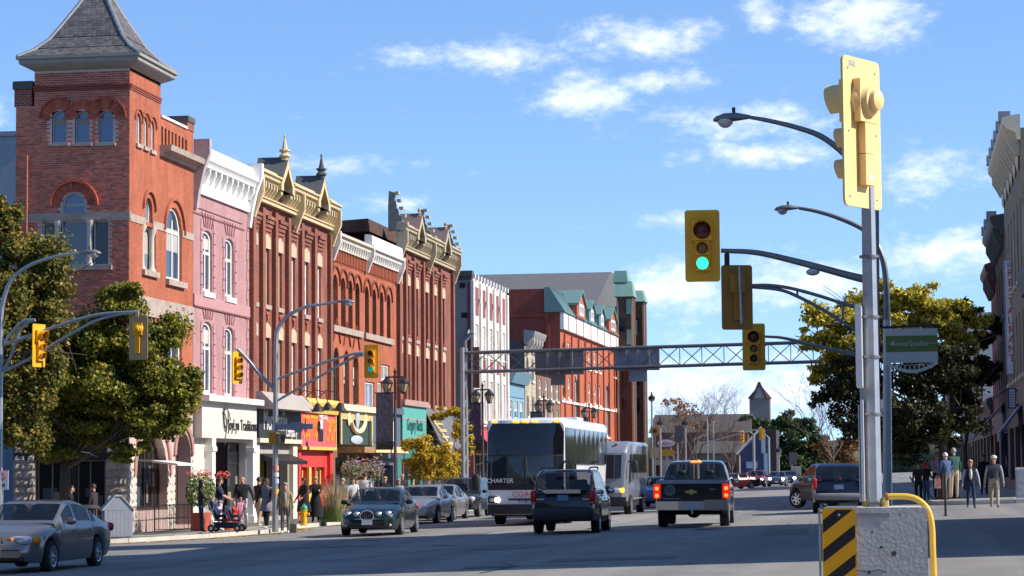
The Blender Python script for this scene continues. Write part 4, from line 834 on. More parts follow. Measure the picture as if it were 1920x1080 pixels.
def white_burgundy():
    B = Building('white_burgundy_building', 'white and burgundy painted brick building with a blank grey side wall', 'building', 885, 950); R, pl, sp = B.root, B.pl, B.sp
    wb = brick_mat('whitewashed_brick', (.72, .69, .64), (.66, .62, .57), (.58, .53, .48), dirt=.12); bur = brick_mat('burgundy_brick', (.30, .075, .085), (.26, .06, .075), (.26, .09, .09), dirt=.12)
    zt = B.z(915, 533); cols = [B.u(x) for x in (893, 906, 919, 931, 943)]; rows = [(B.z(915, 668), B.z(915, 615)), (B.z(915, 790), B.z(915, 715))]; H = [(u-.75, u+.75, a, b, 0) for u in cols for a, b in rows]
    zs = B.z(915, 800); mb = MB(); wall(mb, pl, 0, B.w, zs, zt, H, .2); B.shell(mb, zt-.2, 1.0, 0); mb.build('wall', wb, R, ang=0)
    s = MB(); s.add([(0,-.01,-.4), (0,-.01,zt), (-16,-.01,zt-.4), (-16,-.01,-.4)], [(0,1,2,3)]); s.box(-16, -.3, 0, B.w, zt-.5, zt-.3); s.build('side_wall', mat('grey_render', (.29, .28, .265), rough=.95, var=.15, scale=.5, bump=.2, wear=((.36, .345, .32), .6, .55)), R, ang=0)
    c = MB(); c.box(-16, .02, -.12, .1, zt-.15, zt+.06); c.box(-1.3, .05, -.2, .5, zt+.062, zt+.4); c.builds('coping', roof_dark, R)
    for u in cols:
        for a, b in rows:
            window(pl, R, u-.75, u+.75, a, b, frame=white_p, glass=glassw, t=.16, bars=(.5,), depth=.12, sill=.18, sillm=palestone)
    pn = MB()
    for u in cols:
        pl.box(pn, u-.72, u+.72, rows[0][1]+.55, rows[0][1]+2.3, -.05, .03); pl.box(pn, u-.72, u+.72, rows[1][1]+.55, rows[0][0]-.3, -.05, .03)
    pn.builds('burgundy_panel', bur, R)
    pi = MB()
    for i, u in enumerate([.1]+[(a+b)/2 for a, b in zip(cols, cols[1:])]+[B.w-.15]): pl.box(pi, u-.28, u+.28, zs, rows[0][1]+2.6, -.05, .14)
    pi.builds('pier', wb, R)
    ed = MB(); pl.box(ed, -.02, .35, 0, zt-.3, -.3, .05); ed.build('burgundy_edge', bur, R)
    dn = MB()
    for k in range(12):
        u = .3+(B.w-.6)*k/11; pl.box(dn, u-.18, u+.18, zt-.05, zt+.22, -.1, .18)
    dn.builds('dentil', wb, R)
    for u in cols[:4]: brackets(pl, R, [u+.6], zt-1.7, zt-1.2, .15, .02, .15, palestone)
    sf = MB(); wall(sf, pl, 0, B.w, -.3, zs, [(.8, B.w-.8, .5, 3.1, 0)], .3); sf.build('shopfront', mat('dark_red_shop', (.20, .06, .05), rough=.6), R); window(pl, R, .8, B.w-.8, .51, 3.09, frame=cream_p, glass=glassd, t=.1, mull=(.25, .5, .75), depth=.2, name='shop_window')
    aw = MB(); z = B.z(905, 806); aw.hexa([pl.P(.2,z-.05,.1), pl.P(B.w-.3,z-.05,.1), pl.P(B.w-.3,z-1.6,1.5), pl.P(.2,z-1.6,1.5), pl.P(.2,z,.1), pl.P(B.w-.3,z,.1), pl.P(B.w-.3,z-1.5,1.55), pl.P(.2,z-1.5,1.55)]); aw.build('awning', mat('raspberry_awning', (.50, .045, .07), rough=.8), R)
    du = MB(); x, z = at_y(872, 640, B.y0); du.tube([(x-XF, -.16, 1.0), (x-XF, -.16, z-B.zg), (x-XF+.5, -.16, z-B.zg+.5), (-.2, -.16, z-B.zg+.6)], .16, 8); du.build('vent_pipe', mat('grey_pipe', (.24, .24, .25), rough=.6), R)
    for px, py in ((867, 535), (871, 591)):
        x, z = at_y(px, py, B.y0); v = MB(); v.box(x-XF-.18, x-XF+.18, -.06, 0, z-B.zg-.16, z-B.zg+.16); v.build('vent', black_p, R)
white_burgundy()
def blue_shop():
    B = Building('blue_shop_house', 'low pale blue shop house beside the white and burgundy building', 'building', 951, 982); R, pl = B.root, B.pl
    blue = mat('pale_blue_paint', (.20, .34, .42), rough=.6, var=.06); zt = B.z(965, 706)
    m = MB(); W = [(B.w*(k+.2)/3, B.w*(k+.8)/3, B.z(965,785), B.z(965,752), 0) for k in range(3)]; wall(m, pl, 0, B.w, -.3, zt, W+[(.6, B.w-.6, .4, 3, 0)], .2); B.shell(m, zt, 10); m.build('wall', blue, R, ang=0)
    for w in W: window(pl, R, *w[:4], frame=white_p, glass=glassb, t=.1, bars=(.5,), depth=.1)
    window(pl, R, .6, B.w-.6, .41, 2.99, frame=white_p, glass=glassd, t=.1, mull=(.5,), depth=.1, name='shop_window')
    c = MB(); pl.prof(c, [(0, zt-.5), (.3, zt-.5), (.5, zt), (.6, zt+.3), (0, zt+.35)], -.05, B.w); c.build('cornice', mat('slate_blue_trim', (.13, .24, .31), rough=.6), R)
    pn = MB(); pl.box(pn, .4, B.w-.4, B.z(965,745), B.z(965,722), -.02, .06); pn.build('fascia_panel', mat('mid_blue_trim', (.16, .29, .37), rough=.6), R)
blue_shop()
def beige_house():
    B = Building('beige_stone_house', 'beige stone fronted house with a dark bracketed roof edge', 'building', 983, 1004); R, pl = B.root, B.pl
    zt = B.z(992, 648); be = brick_mat('beige_stone_blocks', (.48, .42, .31), (.42, .36, .27), (.32, .27, .2), w=.6, h=.3, msize=.02)
    W = [(B.w*q-.55, B.w*q+.55, B.z(992,a), B.z(992,b), .3) for q in (.25, .7) for a, b in ((712, 672), (780, 742))]
    m = MB(); wall(m, pl, 0, B.w, -.3, zt, W+[(.6, B.w-.6, .4, 3, 0)], .2); m.build('wall', be, R, ang=0)
    for w in W: window(pl, R, *w, frame=brown_frame, glass=glassd, t=.12, bars=(.5,), depth=.1, sill=.2, sillm=palestone)
    window(pl, R, .6, B.w-.6, .41, 2.99, frame=brown_frame, glass=glassd, t=.1, mull=(.5,), depth=.1, name='shop_window')
    s = MB(); s.box(-14, -.01, 0, B.w, -.3, zt+.3); s.build('side_wall', brick_mat('grey_brown_brick', (.13, .11, .10), (.10, .085, .08), (.15, .13, .12)), R, ang=0)
    c = MB(); pl.prof(c, [(0, zt), (.2, zt), (.7, zt+.5), (.8, zt+.9), (0, zt+1.0)], -.3, B.w+.1); c.build('cornice', mat('grey_cornice', (.28, .27, .26), rough=.6), R); brackets(pl, R, [B.w*(k+.5)/4 for k in range(4)], zt-.5, zt+.45, .25, .02, .6, palestone)
beige_house()
def brick_house2():
    B = Building('small_brick_house', 'narrow brown brick house with pale window frames beside the big red block', 'building', 1005, 1049); R, pl = B.root, B.pl
    zt = B.z(1025, 700); W = [(B.w*q-.6, B.w*q+.6, B.z(1025,a), B.z(1025,b), .3) for q in (.15, .4, .65, .88) for a, b in ((748, 712), (800, 766))]
    m = MB(); wall(m, pl, 0, B.w, -.3, zt, W, .2); B.shell(m, zt, 12); m.build('wall', brick_mat('tan_brown_brick', (.24, .13, .085), (.20, .10, .07), (.26, .18, .13)), R, ang=0)
    for w in W: window(pl, R, *w, frame=white_p, glass=glassw, t=.12, bars=(.5,), depth=.1, sill=.2, sillm=palestone)
    c = MB(); pl.box(c, -.1, B.w+.1, zt, zt+.4, -.3, .4); c.build('cornice', mat('grey_cornice', (.28, .27, .26), rough=.6), R)
brick_house2()
copper = mat('green_copper_roof', (.17, .30, .25), rough=.6, metal=.1, var=.15, scale=1.2, wear=((.24, .40, .33), .8, .55)); greenmetal = mat('dark_green_metal', (.13, .22, .21), rough=.45, var=.06)
def big_red():
    B = Building('red_brick_block', 'large red brick block with a steep dark green roof and dormers', 'building', 1050, 1155); R, pl, sp = B.root, B.pl, B.sp
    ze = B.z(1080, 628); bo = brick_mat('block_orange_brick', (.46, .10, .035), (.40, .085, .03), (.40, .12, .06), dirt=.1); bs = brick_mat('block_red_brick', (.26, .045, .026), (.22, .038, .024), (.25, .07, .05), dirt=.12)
    cols = [(B.u(x), t) for x, t in ((1056, 0), (1066, 0), (1080, 1), (1096, 0), (1104, 0), (1115, 0), (1123, 0), (1138, 1), (1151, 0))]
    H = []
    for u, big in cols:
        w = 1.35 if big else .62
        H.append((u-w, u+w, B.z(1100, 815 if big else 755), B.z(1100, 705 if big else 715), w*1.1)); 
        if not big: H.append((u-w, u+w, B.z(1100, 690), B.z(1100, 655), 0))
    m = MB(); wall(m, pl, 0, B.w, -.3, ze, H, .2); m.build('wall', bo, R, ang=0)
    for h in H: window(pl, R, *h, frame=white_p, glass=glassb, t=.16, bars=(.5,), mull=(.5,) if h[1]-h[0] > 2 else (), depth=.1, sill=.2, sillm=white_p)
    pi = MB()
    for k in range(9): u = B.w*(k+.5)/9; pl.box(pi, u-.16, u+.16, 0, ze-.3, -.05, .14)
    pi.builds('pier', bo, R)
    bd = MB(); pl.box(bd, 0, B.w, ze-.02, ze+1.25, -.1, .3); bd.build('white_fascia', white_p, R); rl = MB(); 
    for k in range(8): rl.box(.3, .36, B.w*(k+.5)/8-.12, B.w*(k+.5)/8+.12, ze-.1, ze+1.5)
    rl.builds('fascia_strip', mat('rosy_strip', (.40, .20, .17), rough=.6), R)
    tr = MB(); pl.box(tr, 0, B.w, B.z(1100,763), B.z(1100,759), -.05, .1); tr.build('string_course', white_p, R)
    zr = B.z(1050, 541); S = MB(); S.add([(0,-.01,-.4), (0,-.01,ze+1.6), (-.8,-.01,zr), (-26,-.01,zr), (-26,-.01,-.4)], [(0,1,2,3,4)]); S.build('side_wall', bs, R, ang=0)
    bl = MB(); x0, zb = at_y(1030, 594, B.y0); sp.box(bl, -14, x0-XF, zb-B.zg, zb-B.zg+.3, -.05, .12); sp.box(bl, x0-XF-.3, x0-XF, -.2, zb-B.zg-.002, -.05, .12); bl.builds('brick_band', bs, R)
    mr = MB(); e = ze+1.28; mr.hexa([(.45,-.2,e), (.45,B.w,e), (-1.2,B.w,e), (-1.2,-.2,e), (-.8,-.2,zr+.1), (-.8,B.w,zr+.1), (-1.2,B.w,zr+.1), (-1.2,-.2,zr+.1)]); mr.box(-25, -1.21, .05, B.w, zr-.2, zr); mr.build('roof', greenmetal, R)
    sm = MB()
    for k in range(40): y = B.w*k/40; sm.hexa([(.47,y,e), (.47,y+.06,e), (.4,y+.06,e), (.4,y,e), (-.76,y,zr+.14), (-.76,y+.06,zr+.14), (-.85,y+.06,zr+.14), (-.85,y,zr+.14)])
    stuff(sm.build('roof_seams', mat('green_seam', (.17, .27, .26), rough=.4), R))
    for u, wd, brickd in ((B.u(1078), 2.6, 1), (B.u(1098), 1.7, 0), (B.u(1117), 1.7, 0), (B.u(1138), 2.8, 1)):
        h = zr-e; d = MB(); pl.poly(d, [(u-wd, e+.02), (u+wd, e+.02), (u+wd, e+h*.55), (u, e+h*(1.15 if brickd else .95)), (u-wd, e+h*.55)], -3, .52); d.build('dormer', bo if brickd else greenmetal, R)
        rf = MB(); q = .18
        for sgn in (-1, 1): rf.hexa([pl.P(u+sgn*(wd+.2),e+h*.5,-3), pl.P(u,e+h*(1.18 if brickd else .98),-3), pl.P(u,e+h*(1.18 if brickd else .98),.7), pl.P(u+sgn*(wd+.2),e+h*.5,.7), pl.P(u+sgn*(wd+.2),e+h*.5+q,-3), pl.P(u,e+h*(1.18 if brickd else .98)+q,-3), pl.P(u,e+h*(1.18 if brickd else .98)+q,.7), pl.P(u+sgn*(wd+.2),e+h*.5+q,.7)])
        rf.builds('dormer_roof', greenmetal, R); window(pl, R, u-wd*.5, u+wd*.5, e+.2, e+h*.62, frame=white_p, glass=glassw, t=.2, mull=(.5,), depth=-.55)
big_red()
def copper_building():
    B = Building('copper_roofed_building', 'brown brick building with green copper roofs and pale vertical ribs', 'building', 1153, 1213); R, pl, sp = B.root, B.pl, B.sp
    y0 = B.y0; bb = brick_brown; ribm = mat('tan_rib', (.40, .27, .17), rough=.8); X0 = 0
    def X(px): return at_y(px, 600, y0)[0]-XF
    def Z(py): return at_y(1170, py, y0)[1]-B.zg
    for i, (a, b, top, d, dd) in enumerate(((1157, 1186, 556, 0, 2.6), (1188, 1207, 566, 6, 2.6))):
        q = lambda px, py: at_y(px, py, y0+d); m = MB(); xa, xb = q(a, 600)[0]-XF, q(b, 600)[0]-XF; Z = lambda py: q(1170, py)[1]-B.zg; zt = Z(top); m.box(xa, xb, d, d+dd, -.3, zt); m.build('tower_wall', bb, R, ang=0)
        c = MB(); zz = Z(top-(30 if i == 0 else 22)); c.hexa([(xa-.25,d-.2,zt), (xb+.15,d-.2,zt), (xb+.15,d+dd+.2,zt), (xa-.25,d+dd+.2,zt), (xa-.15,d+.7,zz), (xb-.15,d+.7,zz), (xb-.15,d+dd-.2,zz), (xa-.15,d+dd-.2,zz)]); c.build('copper_roof', copper, R)
        if i == 0: c2 = MB(); z3 = Z(506); c2.hexa([(xa-.45,d+.5,zz-.1), (xb-.45,d+.5,zz-.1), (xb-.45,d+dd,zz-.1), (xa-.45,d+dd,zz-.1), (xa-.3,d+.8,z3), (xb-.6,d+.8,z3), (xb-.6,d+dd-.2,z3), (xa-.3,d+dd-.2,z3)]); c2.build('copper_lantern', copper, R)
        r = MB()
        for f in (.04, .97): x = xa+(xb-xa)*f; r.box(x-.09, x+.09, d-.14, d, -.3, zt-.4)
        r.builds('rib', ribm, R); g = MB(); f0 = .62 if i == 0 else .1
        for pz in ((575, 632) if i == 0 else (615,)): g.box(xa+(xb-xa)*f0, xa+(xb-xa)*(f0+.28), d-.12, d, Z(pz+14), Z(pz-14))
        g.builds('copper_panel', copper, R)
        for pz in (609, 660, 710, 760): w = MB(); w.box(xa+(xb-xa)*.12, xa+(xb-xa)*.5, d-.06, d, Z(pz+12), Z(pz-12)); w.build('window', glassd, R)
    w = MB(); q = lambda px: at_y(px, 600, y0+3)[0]-XF; w.box(q(1140), q(1186)-.3, 3, 16, -.3, at_y(1150, 575, y0+3)[1]-B.zg); w.build('rear_wall', bb, R, ang=0)
    q = lambda px, py, dy: at_y(px, py, y0+dy); hz = MB(); xl, xr = q(860, 513, 15)[0]-XF, q(1146, 513, 15)[0]-XF; zr, ze = q(1000, 513, 15)[1]-B.zg, q(1000, 575, 2)[1]-B.zg
    hz.hexa([(xl,2,ze), (xr,2,ze), (xr,30,ze), (xl,30,ze), (xl,15,zr), (xr,15,zr), (xr,17,zr), (xl,17,zr)]); hz.build('hall_roof', mat('grey_shingle_roof', (.115, .115, .12), rough=.95, var=.12, scale=2, bump=.3), R, ang=20)
    hw = MB(); hw.box(xl+.3, xr-.2, 3, 29, -.3, ze-.002); hw.build('hall_wall', bb, R, ang=0)
copper_building()
XR = 5.2
def right_house(name, label, y0, y1, top, cols, wallm, trimm, rows, shop, win=(white_p, glassd), proj=.6, dep=11, brk=True, crest=0):
    zg = gz(XR)+.15; R = thing(name, label, 'building', (XR, y1, zg)); w = y1-y0; pl = Plane((0, 0, 0), math.pi)   # u runs towards the camera
    zs = 4.0; H = [(w*(k+.5)/cols-.55, w*(k+.5)/cols+.55, a, b, .3) for k in range(cols) for a, b in rows]
    m = MB(); wall(m, pl, 0, w, zs, top, H, .2); m.add([(0,-w,-.3), (0,-w,top), (dep,-w,top), (dep,-w,-.3)], [(0,1,2,3)]); m.add([(0,0,-.3), (0,0,top), (dep,0,top), (dep,0,-.3)], [(0,1,2,3)]); m.add([(0,0,top-.1), (0,-w,top-.1), (dep,-w,top-.1), (dep,0,top-.1)], [(0,1,2,3)])
    m.add([(dep,0,-.3), (dep,-w,-.3), (dep,-w,top), (dep,0,top)], [(0,1,2,3)]); m.build('wall', wallm, R, ang=0)
    for h in H: window(pl, R, *h, frame=win[0], glass=win[1], t=.1, bars=(.5,), depth=.12, sill=.2, sillm=trimm)
    c = MB(); pl.prof(c, [(0, top-.5), (.15, top-.5), (.2, top-.2), (proj*.8, top), (proj, top+.2), (proj, top+.45), (proj*.5, top+.55), (0, top+.6)], 0, w); c.build('cornice', trimm, R)
    if brk: brackets(pl, R, [w*(k+.5)/(cols*2) for k in range(cols*2)], top-1.1, top, .25, .02, proj*.75, trimm)
    for k in range(crest):
        u = w*(k+.5)/crest; q = MB(); pl.box(q, u-.35, u+.35, top+.45, top+.9, proj-.4, proj+.1); q.build('cornice_block', lead, R)
    s = MB(); n = max(1, int(w/6)); ops = [(w*(k+.12)/n, w*(k+.88)/n, .5, 3.0, 0) for k in range(n)]; wall(s, pl, 0, w, -.3, zs, ops, .35); s.build('shopfront', shop, R, ang=0)
    for o in ops: window(pl, R, *o, frame=black_p, glass=glassd, t=.08, mull=(.5,), depth=.2, name='shop_window')
    return R, pl, w, zg
buff = brick_mat('buff_brick', (.38, .30, .19), (.32, .25, .16), (.26, .21, .16)); cornice_cream = mat('stone_cream_cornice', (.66, .58, .42), rough=.7, var=.15)
R1, p1, w1, zg1 = right_house('tall_ornate_building', 'tall buff brick building with a deep cream bracketed cornice above the restaurant', 104, 122, 15.6, 6, buff, cornice_cream, ((5.2, 8.0), (9.4, 12.8)), mat('dark_brown_shop', (.09, .06, .05), rough=.6), proj=.75, crest=6)
s = MB()
for k in range(6):
    u = w1*(k+.5)/6; s.ell(tuple(p1.P(u, 14.4, .08)), (.1, .35, .5), 8, 6)
s.builds('scroll_ornament', cornice_cream, R1)
right_house('unseen_low_block', 'unseen low brown brick block added to shade the tree on the right', 95.5, 103.9, 8.8, 3, brick_brown, mat('dark_trim', (.07, .06, .05), rough=.6), (), mat('brown_shop_mix', (.14, .09, .06), rough=.6), proj=.3, brk=False)  # unseen block, its height set to shade the lower tree, not the top
R2, p2, w2, zg2 = right_house('dark_brick_building', 'dark brown brick building with a heavy dark cornice next to the tall ornate one', 122.05, 134, 13.2, 4, brick_brown, mat('dark_green_grey_trim', (.08, .09, .085), rough=.6), ((5.2, 7.8), (8.8, 11.4)), mat('dark_blue_shop', (.03, .04, .09), rough=.6), proj=.7, crest=3)
R3, p3, w3, zg3 = right_house('red_brick_end_building', 'red brick building with a stepped dark cornice, furthest of the tall right hand row', 134.05, 142, 11.8, 3, brick_red, mat('dark_red_trim', (.10, .05, .04), rough=.6), ((5.2, 7.6), (8.4, 10.4)), mat('maroon_shop', (.12, .03, .05), rough=.6), proj=.6)
R4, p4, w4, zg4 = right_house('low_shop_row', 'low row of shops with striped awnings under the trees', 142.05, 188, 4.6, 6, brick_brown, mat('dark_trim', (.07, .06, .05), rough=.6), (), mat('brown_shop_mix', (.14, .09, .06), rough=.6), proj=.4, brk=False)
R5, p5, w5, zg5 = right_house('white_gable_building', 'grey white rendered building whose blank end wall shows above the low shops', 188.05, 226, 13.0, 8, mat('stained_white_render', (.50, .48, .45), rough=.9, var=.15, scale=.6, wear=((.36, .34, .31), .8, .55)), mat('brown_trim', (.12, .08, .06), rough=.6), ((5.2, 7.8), (8.8, 11.2)), mat('brown_shop_mix', (.14, .09, .06), rough=.6), proj=.6)
def awning(y0, y1, z, out, drop, cols, label):
    n = len(cols); R = thing('shop_awning', label, 'awning', (XR, (y0+y1)/2, gz(XR)+z)); w = y1-y0
    for i in range(n):
        a, b = -w/2+w*i/n, -w/2+w*(i+1)/n-.002
        m = MB(); m.hexa([(-.03,a,-.06), (-.03,b,-.06), (-out,b,-drop), (-out,a,-drop), (-.03,a,0), (-.03,b,0), (-out-.03,b,-drop+.05), (-out-.03,a,-drop+.05)]); m.box(-out-.03, -out, a, b, -drop-.35, -drop-.002); m.build('awning_strip', cols[i], R)
am = lambda n, c: mat(n, c, rough=.85, var=.08)
blu, crm, dkb, mar, gry = am('blue_canvas', (.02, .04, .16)), am('cream_canvas', (.45, .40, .32)), am('dark_canvas', (.03, .025, .03)), am('maroon_canvas', (.16, .02, .05)), am('grey_canvas', (.25, .25, .27))
awning(146, 150, 4.2, 1.1, 1.3, [blu, crm, dkb], 'blue cream and black striped awning in the shade of the right hand shops')
awning(126, 131, 4.6, 1.0, 1.2, [mar, mar, gry], 'maroon and grey awning below the dark brick building')
awning(108, 113, 4.0, .9, 1.2, [blu, crm], 'blue and cream awning under the restaurant sign')
def blade_sign(name, label, px, py0, py1, Y, w, facem, txt, tm, edge, size):
    x, zt = at_y(px, py0, Y); _, zb = at_y(px, py1, Y); R = thing(name, label, 'sign', (x, Y, zb)); h = zt-zb; pl = Plane((0, 0, 0), -math.pi/2)
    m = MB(); m.box(-w/2, w/2, -.14, .14, .0, h); m.build('cabinet', edge, R); f = MB(); f.box(-w/2+.05, w/2-.05, -.155, -.145, .06, h-.06); f.build('sign_face', facem, R)
    n = len(txt)
    for i, c in enumerate(txt): pl.text(R, c, size, tm, 0, h*.88-(h*.74)*i/(n-1), .165, name='letter')
    if not n:
        for k in range(6): e = MB(); pl.poly(e, [(-.1, h*(.12+.13*k)), (.12, h*(.15+.13*k)), (.08, h*(.2+.13*k)), (-.12, h*(.17+.13*k))], .15, .165); e.build('sign_mark', tm, R)
    b = MB(); b.box(w/2, XR-x+.05, -.04, .04, h*.85, h*.85+.08); b.box(w/2, XR-x+.05, -.04, .04, h*.12, h*.12+.08); b.builds('bracket', black_p, R)
    if name == 'restaurant_sign':
        e = MB(); pl.box(e, -w*.28, w*.28, h*.93, h*.98, .15, .16); e.build('sign_panel', mat('pale_blue_panel', (.35, .42, .5), rough=.5), R)
blade_sign('restaurant_sign', 'tall white vertical sign with red RESTAURANT lettering', 1893, 487, 703, 116, .55, mat('sign_bright_white', (.88, .88, .90), rough=.4), 'RESTAURANT', mat('sign_red', (.62, .06, .03), rough=.5), mat('sign_blue_edge', (.25, .3, .42), rough=.4), .5)  # plain bright white face without any glow
blade_sign('red_blade_sign', 'narrow red vertical sign with white letters behind the tree leaves', 1835, 705, 775, 150, .4, mat('blade_red', (.5, .05, .05), rough=.5), '', white_p, black_p, .38)
blade_sign('blue_wall_sign', 'small blue and white upright sign below the restaurant sign', 1897, 728, 766, 112, .35, white_p, '', mat('sign_blue', (.04, .1, .4), rough=.5), blu, .3)
def shadow_block():
    zg = gz(XR)+.15; R = thing('corner_hotel', 'large brick corner block beside the crossing with stepped roofline', 'building', (XR, 39.5, zg)); pl = Plane((0, 27, 0), math.pi)
    rows = ((4.6, 7), (8.2, 10.6), (11.8, 14.2)); H = [(27*(k+.5)/10-.6, 27*(k+.5)/10+.6, a, b, .3) for k in range(10) for a, b in rows]
    m = MB(); wall(m, pl, 0, 27, -.3, 16.2, H, .2); m.box(.3, 14, 0.01, 26.99, -.3, 16.1); m.box(.0, 12, 7.5, 16.5, 16.51, 23.5); m.box(0, 5, 21.7, 26.6, 16.51, 22.3); m.build('wall', brick_red, R, ang=0)
    for h in H: window(pl, R, *h, frame=white_p, glass=glassb, t=.1, bars=(.5,), depth=.1)
    c = MB(); pl.box(c, 0, 27, 16.2, 16.5, -.3, .5); c.build('cornice', sandstone, R)
shadow_block()
sig_y = mat('signal_yellow', (.82, .38, .008), rough=.45, var=.08, scale=5, wear=((.62, .28, .01), 3, .66)); sig_pale = mat('signal_yellow_sunlit', (.86, .60, .25), rough=.5, var=.06, wear=((.70, .46, .16), 5, .62))  # sig_pale: strong sunlight put into a paler yellow
sig_board = mat('backboard_yellow', (.74, .37, .014), rough=.5, var=.12); sig_dark = mat('visor_inside', (.02, .018, .015), rough=.7)
red_lens = mat('red_lens', (.10, .02, .018), rough=.25, var=.05); amber_lens = mat('amber_lens', (.22, .12, .05), rough=.25, var=.05); green_off = mat('green_lens', (.01, .06, .05), rough=.25)
green_on = mat('green_lens_lit', (.05, .5, .42), rough=.3, emit=(.02, 1.0, .62), estr=1.6); green_dim = mat('green_lens_faint', (.02, .18, .17), rough=.3, emit=(.0, .35, .35), estr=.5)
def traffic_light(label, loc, rz, k=1.0, lit=0, body=sig_y, board=True, boardm=sig_board, group=None, strut=False, sizes=(.30, .20, .20), bulge=False, label_=False):
    """lamps face local -Y; sizes are lens diameters from the top"""
    R = thing('traffic_light', label, 'traffic light', loc, rz, group)
    cells = [d+.06 for d in sizes]; H = sum(cells); z = H/2
    if board:
        w, h, r = (max(sizes)+.30)*k/2, (H+.36)*k/2, .05*k; b = MB(); pts = []
        for cx_, cz_, a0 in ((w-r, h-r, 0), (-w+r, h-r, 90), (-w+r, -h+r, 180), (w-r, -h+r, 270)):
            for q in (0, 30, 60, 90): a = math.radians(a0+q); pts.append((cx_+r*math.cos(a), cz_+r*math.sin(a)))
        b.extrude(pts, lambda p, t: (p[0], t, p[1]), .0, .02*k); b.build('backboard', boardm, R)
    for i, d in enumerate(sizes):
        c = cells[i]*k; zc = (z-cells[i]/2)*k; z -= cells[i]; w = c*.5
        hb = MB(); hb.extrude([(-w, zc-c/2+.004), (w, zc-c/2+.004), (w, zc+c/2-.004), (-w, zc+c/2-.004)], lambda p, t: (p[0], t, p[1]), -.09*k, -.002)
        g_ = .8 if i == 0 else .55; hb.extrude([(-w*g_, zc-c*.5+.003), (w*g_, zc-c*.5+.003), (w*g_, zc+c*.5-.003), (-w*g_, zc+c*.5-.003)], lambda p, t: (p[0], t, p[1]), .022*k, .09*k)
        if bulge and i == 0: hb.lathe([(w*1.0, .02*k), (w*.95, .06*k), (w*.72, .10*k), (w*.66, .135*k), (w*.5, .14*k), (w*.46, .18*k), (w*.25, .2*k), (.01, .2*k)], (0, 0, zc), 20, axis='y')
        hs = hb.build('housing', body, R)
        ln = MB(); r = d/2*k; ln.lathe([(r, 0), (r*.85, -.02*k), (r*.45, -.035*k), (.002, -.04*k)], (0, -.092*k, zc), 20, axis='y')
        m = (red_lens, amber_lens, green_off)[i]
        if i == 2 and lit: m = green_on if lit == 2 else green_dim
        ln.build('lens', m, hs)
        v = MB(); rr = r*1.1; n = 18; L_ = .165*k*d/.2*.8; vs = []
        for j in range(n+1):
            a = math.radians(-35)+math.radians(250)*j/n; ln_ = L_*(.45+.55*max(0, math.sin(a)*.5+.5))
            for q, y in ((rr, 0), (rr, -ln_), (rr*.94, -ln_), (rr*.94, 0)): vs.append((q*math.cos(a), -.088*k+y, zc+q*math.sin(a)))
        v.add(vs, [(j*4+q, j*4+(q+1) % 4, j*4+4+(q+1) % 4, j*4+4+q) for j in range(n) for q in range(3)]+[(0,1,2,3), tuple(n*4+q for q in (3,2,1,0))])
        v.build('visor', body, hs)
    if label_:
        q = MB(); q.box(-.035, .035, .0905*k, .093*k, -.40, -.35); q.build('sticker', white_p, R); q = MB(); q.box(.10, .2, .0205, .0225, H/2+.10, H/2+.15); q.build('sticker', mat('grey_sticker', (.35, .33, .33), rough=.6, var=.3, scale=30), R)
        for x_ in (-.22, .22):
            for z_ in (-H/2-.1, 0, H/2+.08): q = MB(); q.lathe([(.009, .0205), (.007, .028), (.001, .029)], (x_, 0, z_), 8, axis='y'); q.build('bolt', steel, R)
    if strut: s = MB(); s.tube([(0, .19*k, -H*.62*k), (0, .19*k, H*.68*k)], .025*k, 8); s.build('mounting_pole', steel, R)
    return R
def lamp_head(mb_name, parent, loc, d, k=1.0):
    """cobra lamp head whose long axis runs along d (unit, horizontal)"""
    d = Vector(d).normalized(); s = Vector((-d.y, d.x, 0)); b = MB(); secs = [(0, .05, .05, .0), (.12, .09, .08, .0), (.3, .16, .12, .0), (.52, .17, .12, -.01), (.68, .11, .08, -.03), (.74, .03, .03, -.04)]; n = 12; vs = []
    for x, w, h, dz in secs:
        for j in range(n):
            a = 2*math.pi*j/n; vs.append(Vector(loc)+(d*x+s*w*math.cos(a)+Vector((0, 0, dz+h*math.sin(a)*(.9 if math.sin(a) > 0 else .55))))*k)
    b.add(vs, [(i*n+j, i*n+(j+1) % n, (i+1)*n+(j+1) % n, (i+1)*n+j) for i in range(len(secs)-1) for j in range(n)]+[tuple(range(n))[::-1], tuple((len(secs)-1)*n+j for j in range(n))])
    h = b.build('lamp_head', steel_d, parent, ang=60)
    g = MB(); c = Vector(loc)+(d*.5+Vector((0, 0, -.05)))*k; g.ell(tuple(c), (.16*k, .16*k, .15*k), 12, 8); g.build('lamp_glass', glass_mat('lamp_glass', (.45, .47, .5), rough=.15), h)
    p = MB(); c = Vector(loc)+(d*.33+Vector((0, 0, .11)))*k; p.lathe([(.035*k, 0), (.035*k, .09*k), (.028*k, .1*k)], tuple(c), 8); p.build('photocell', black_p, h)
    return h
def curve(pts, n=8):
    """smooth path through points (Catmull-Rom)"""
    P = [Vector(p) for p in pts]; P = [P[0]*2-P[1]]+P+[P[-1]*2-P[-2]]; out = []
    for i in range(1, len(P)-2):
        for k in range(n):
            t = k/n; a, b, c, d = P[i-1:i+3]; out.append(.5*((2*b)+(c-a)*t+(2*a-5*b+4*c-d)*t*t+(3*b-a-3*c+d)*t**3))
    out.append(P[-2]); return out
def pt(px, py, Y):
    x, z = at_y(px, py, Y); return Vector((x, Y, z))
YB = 20.0
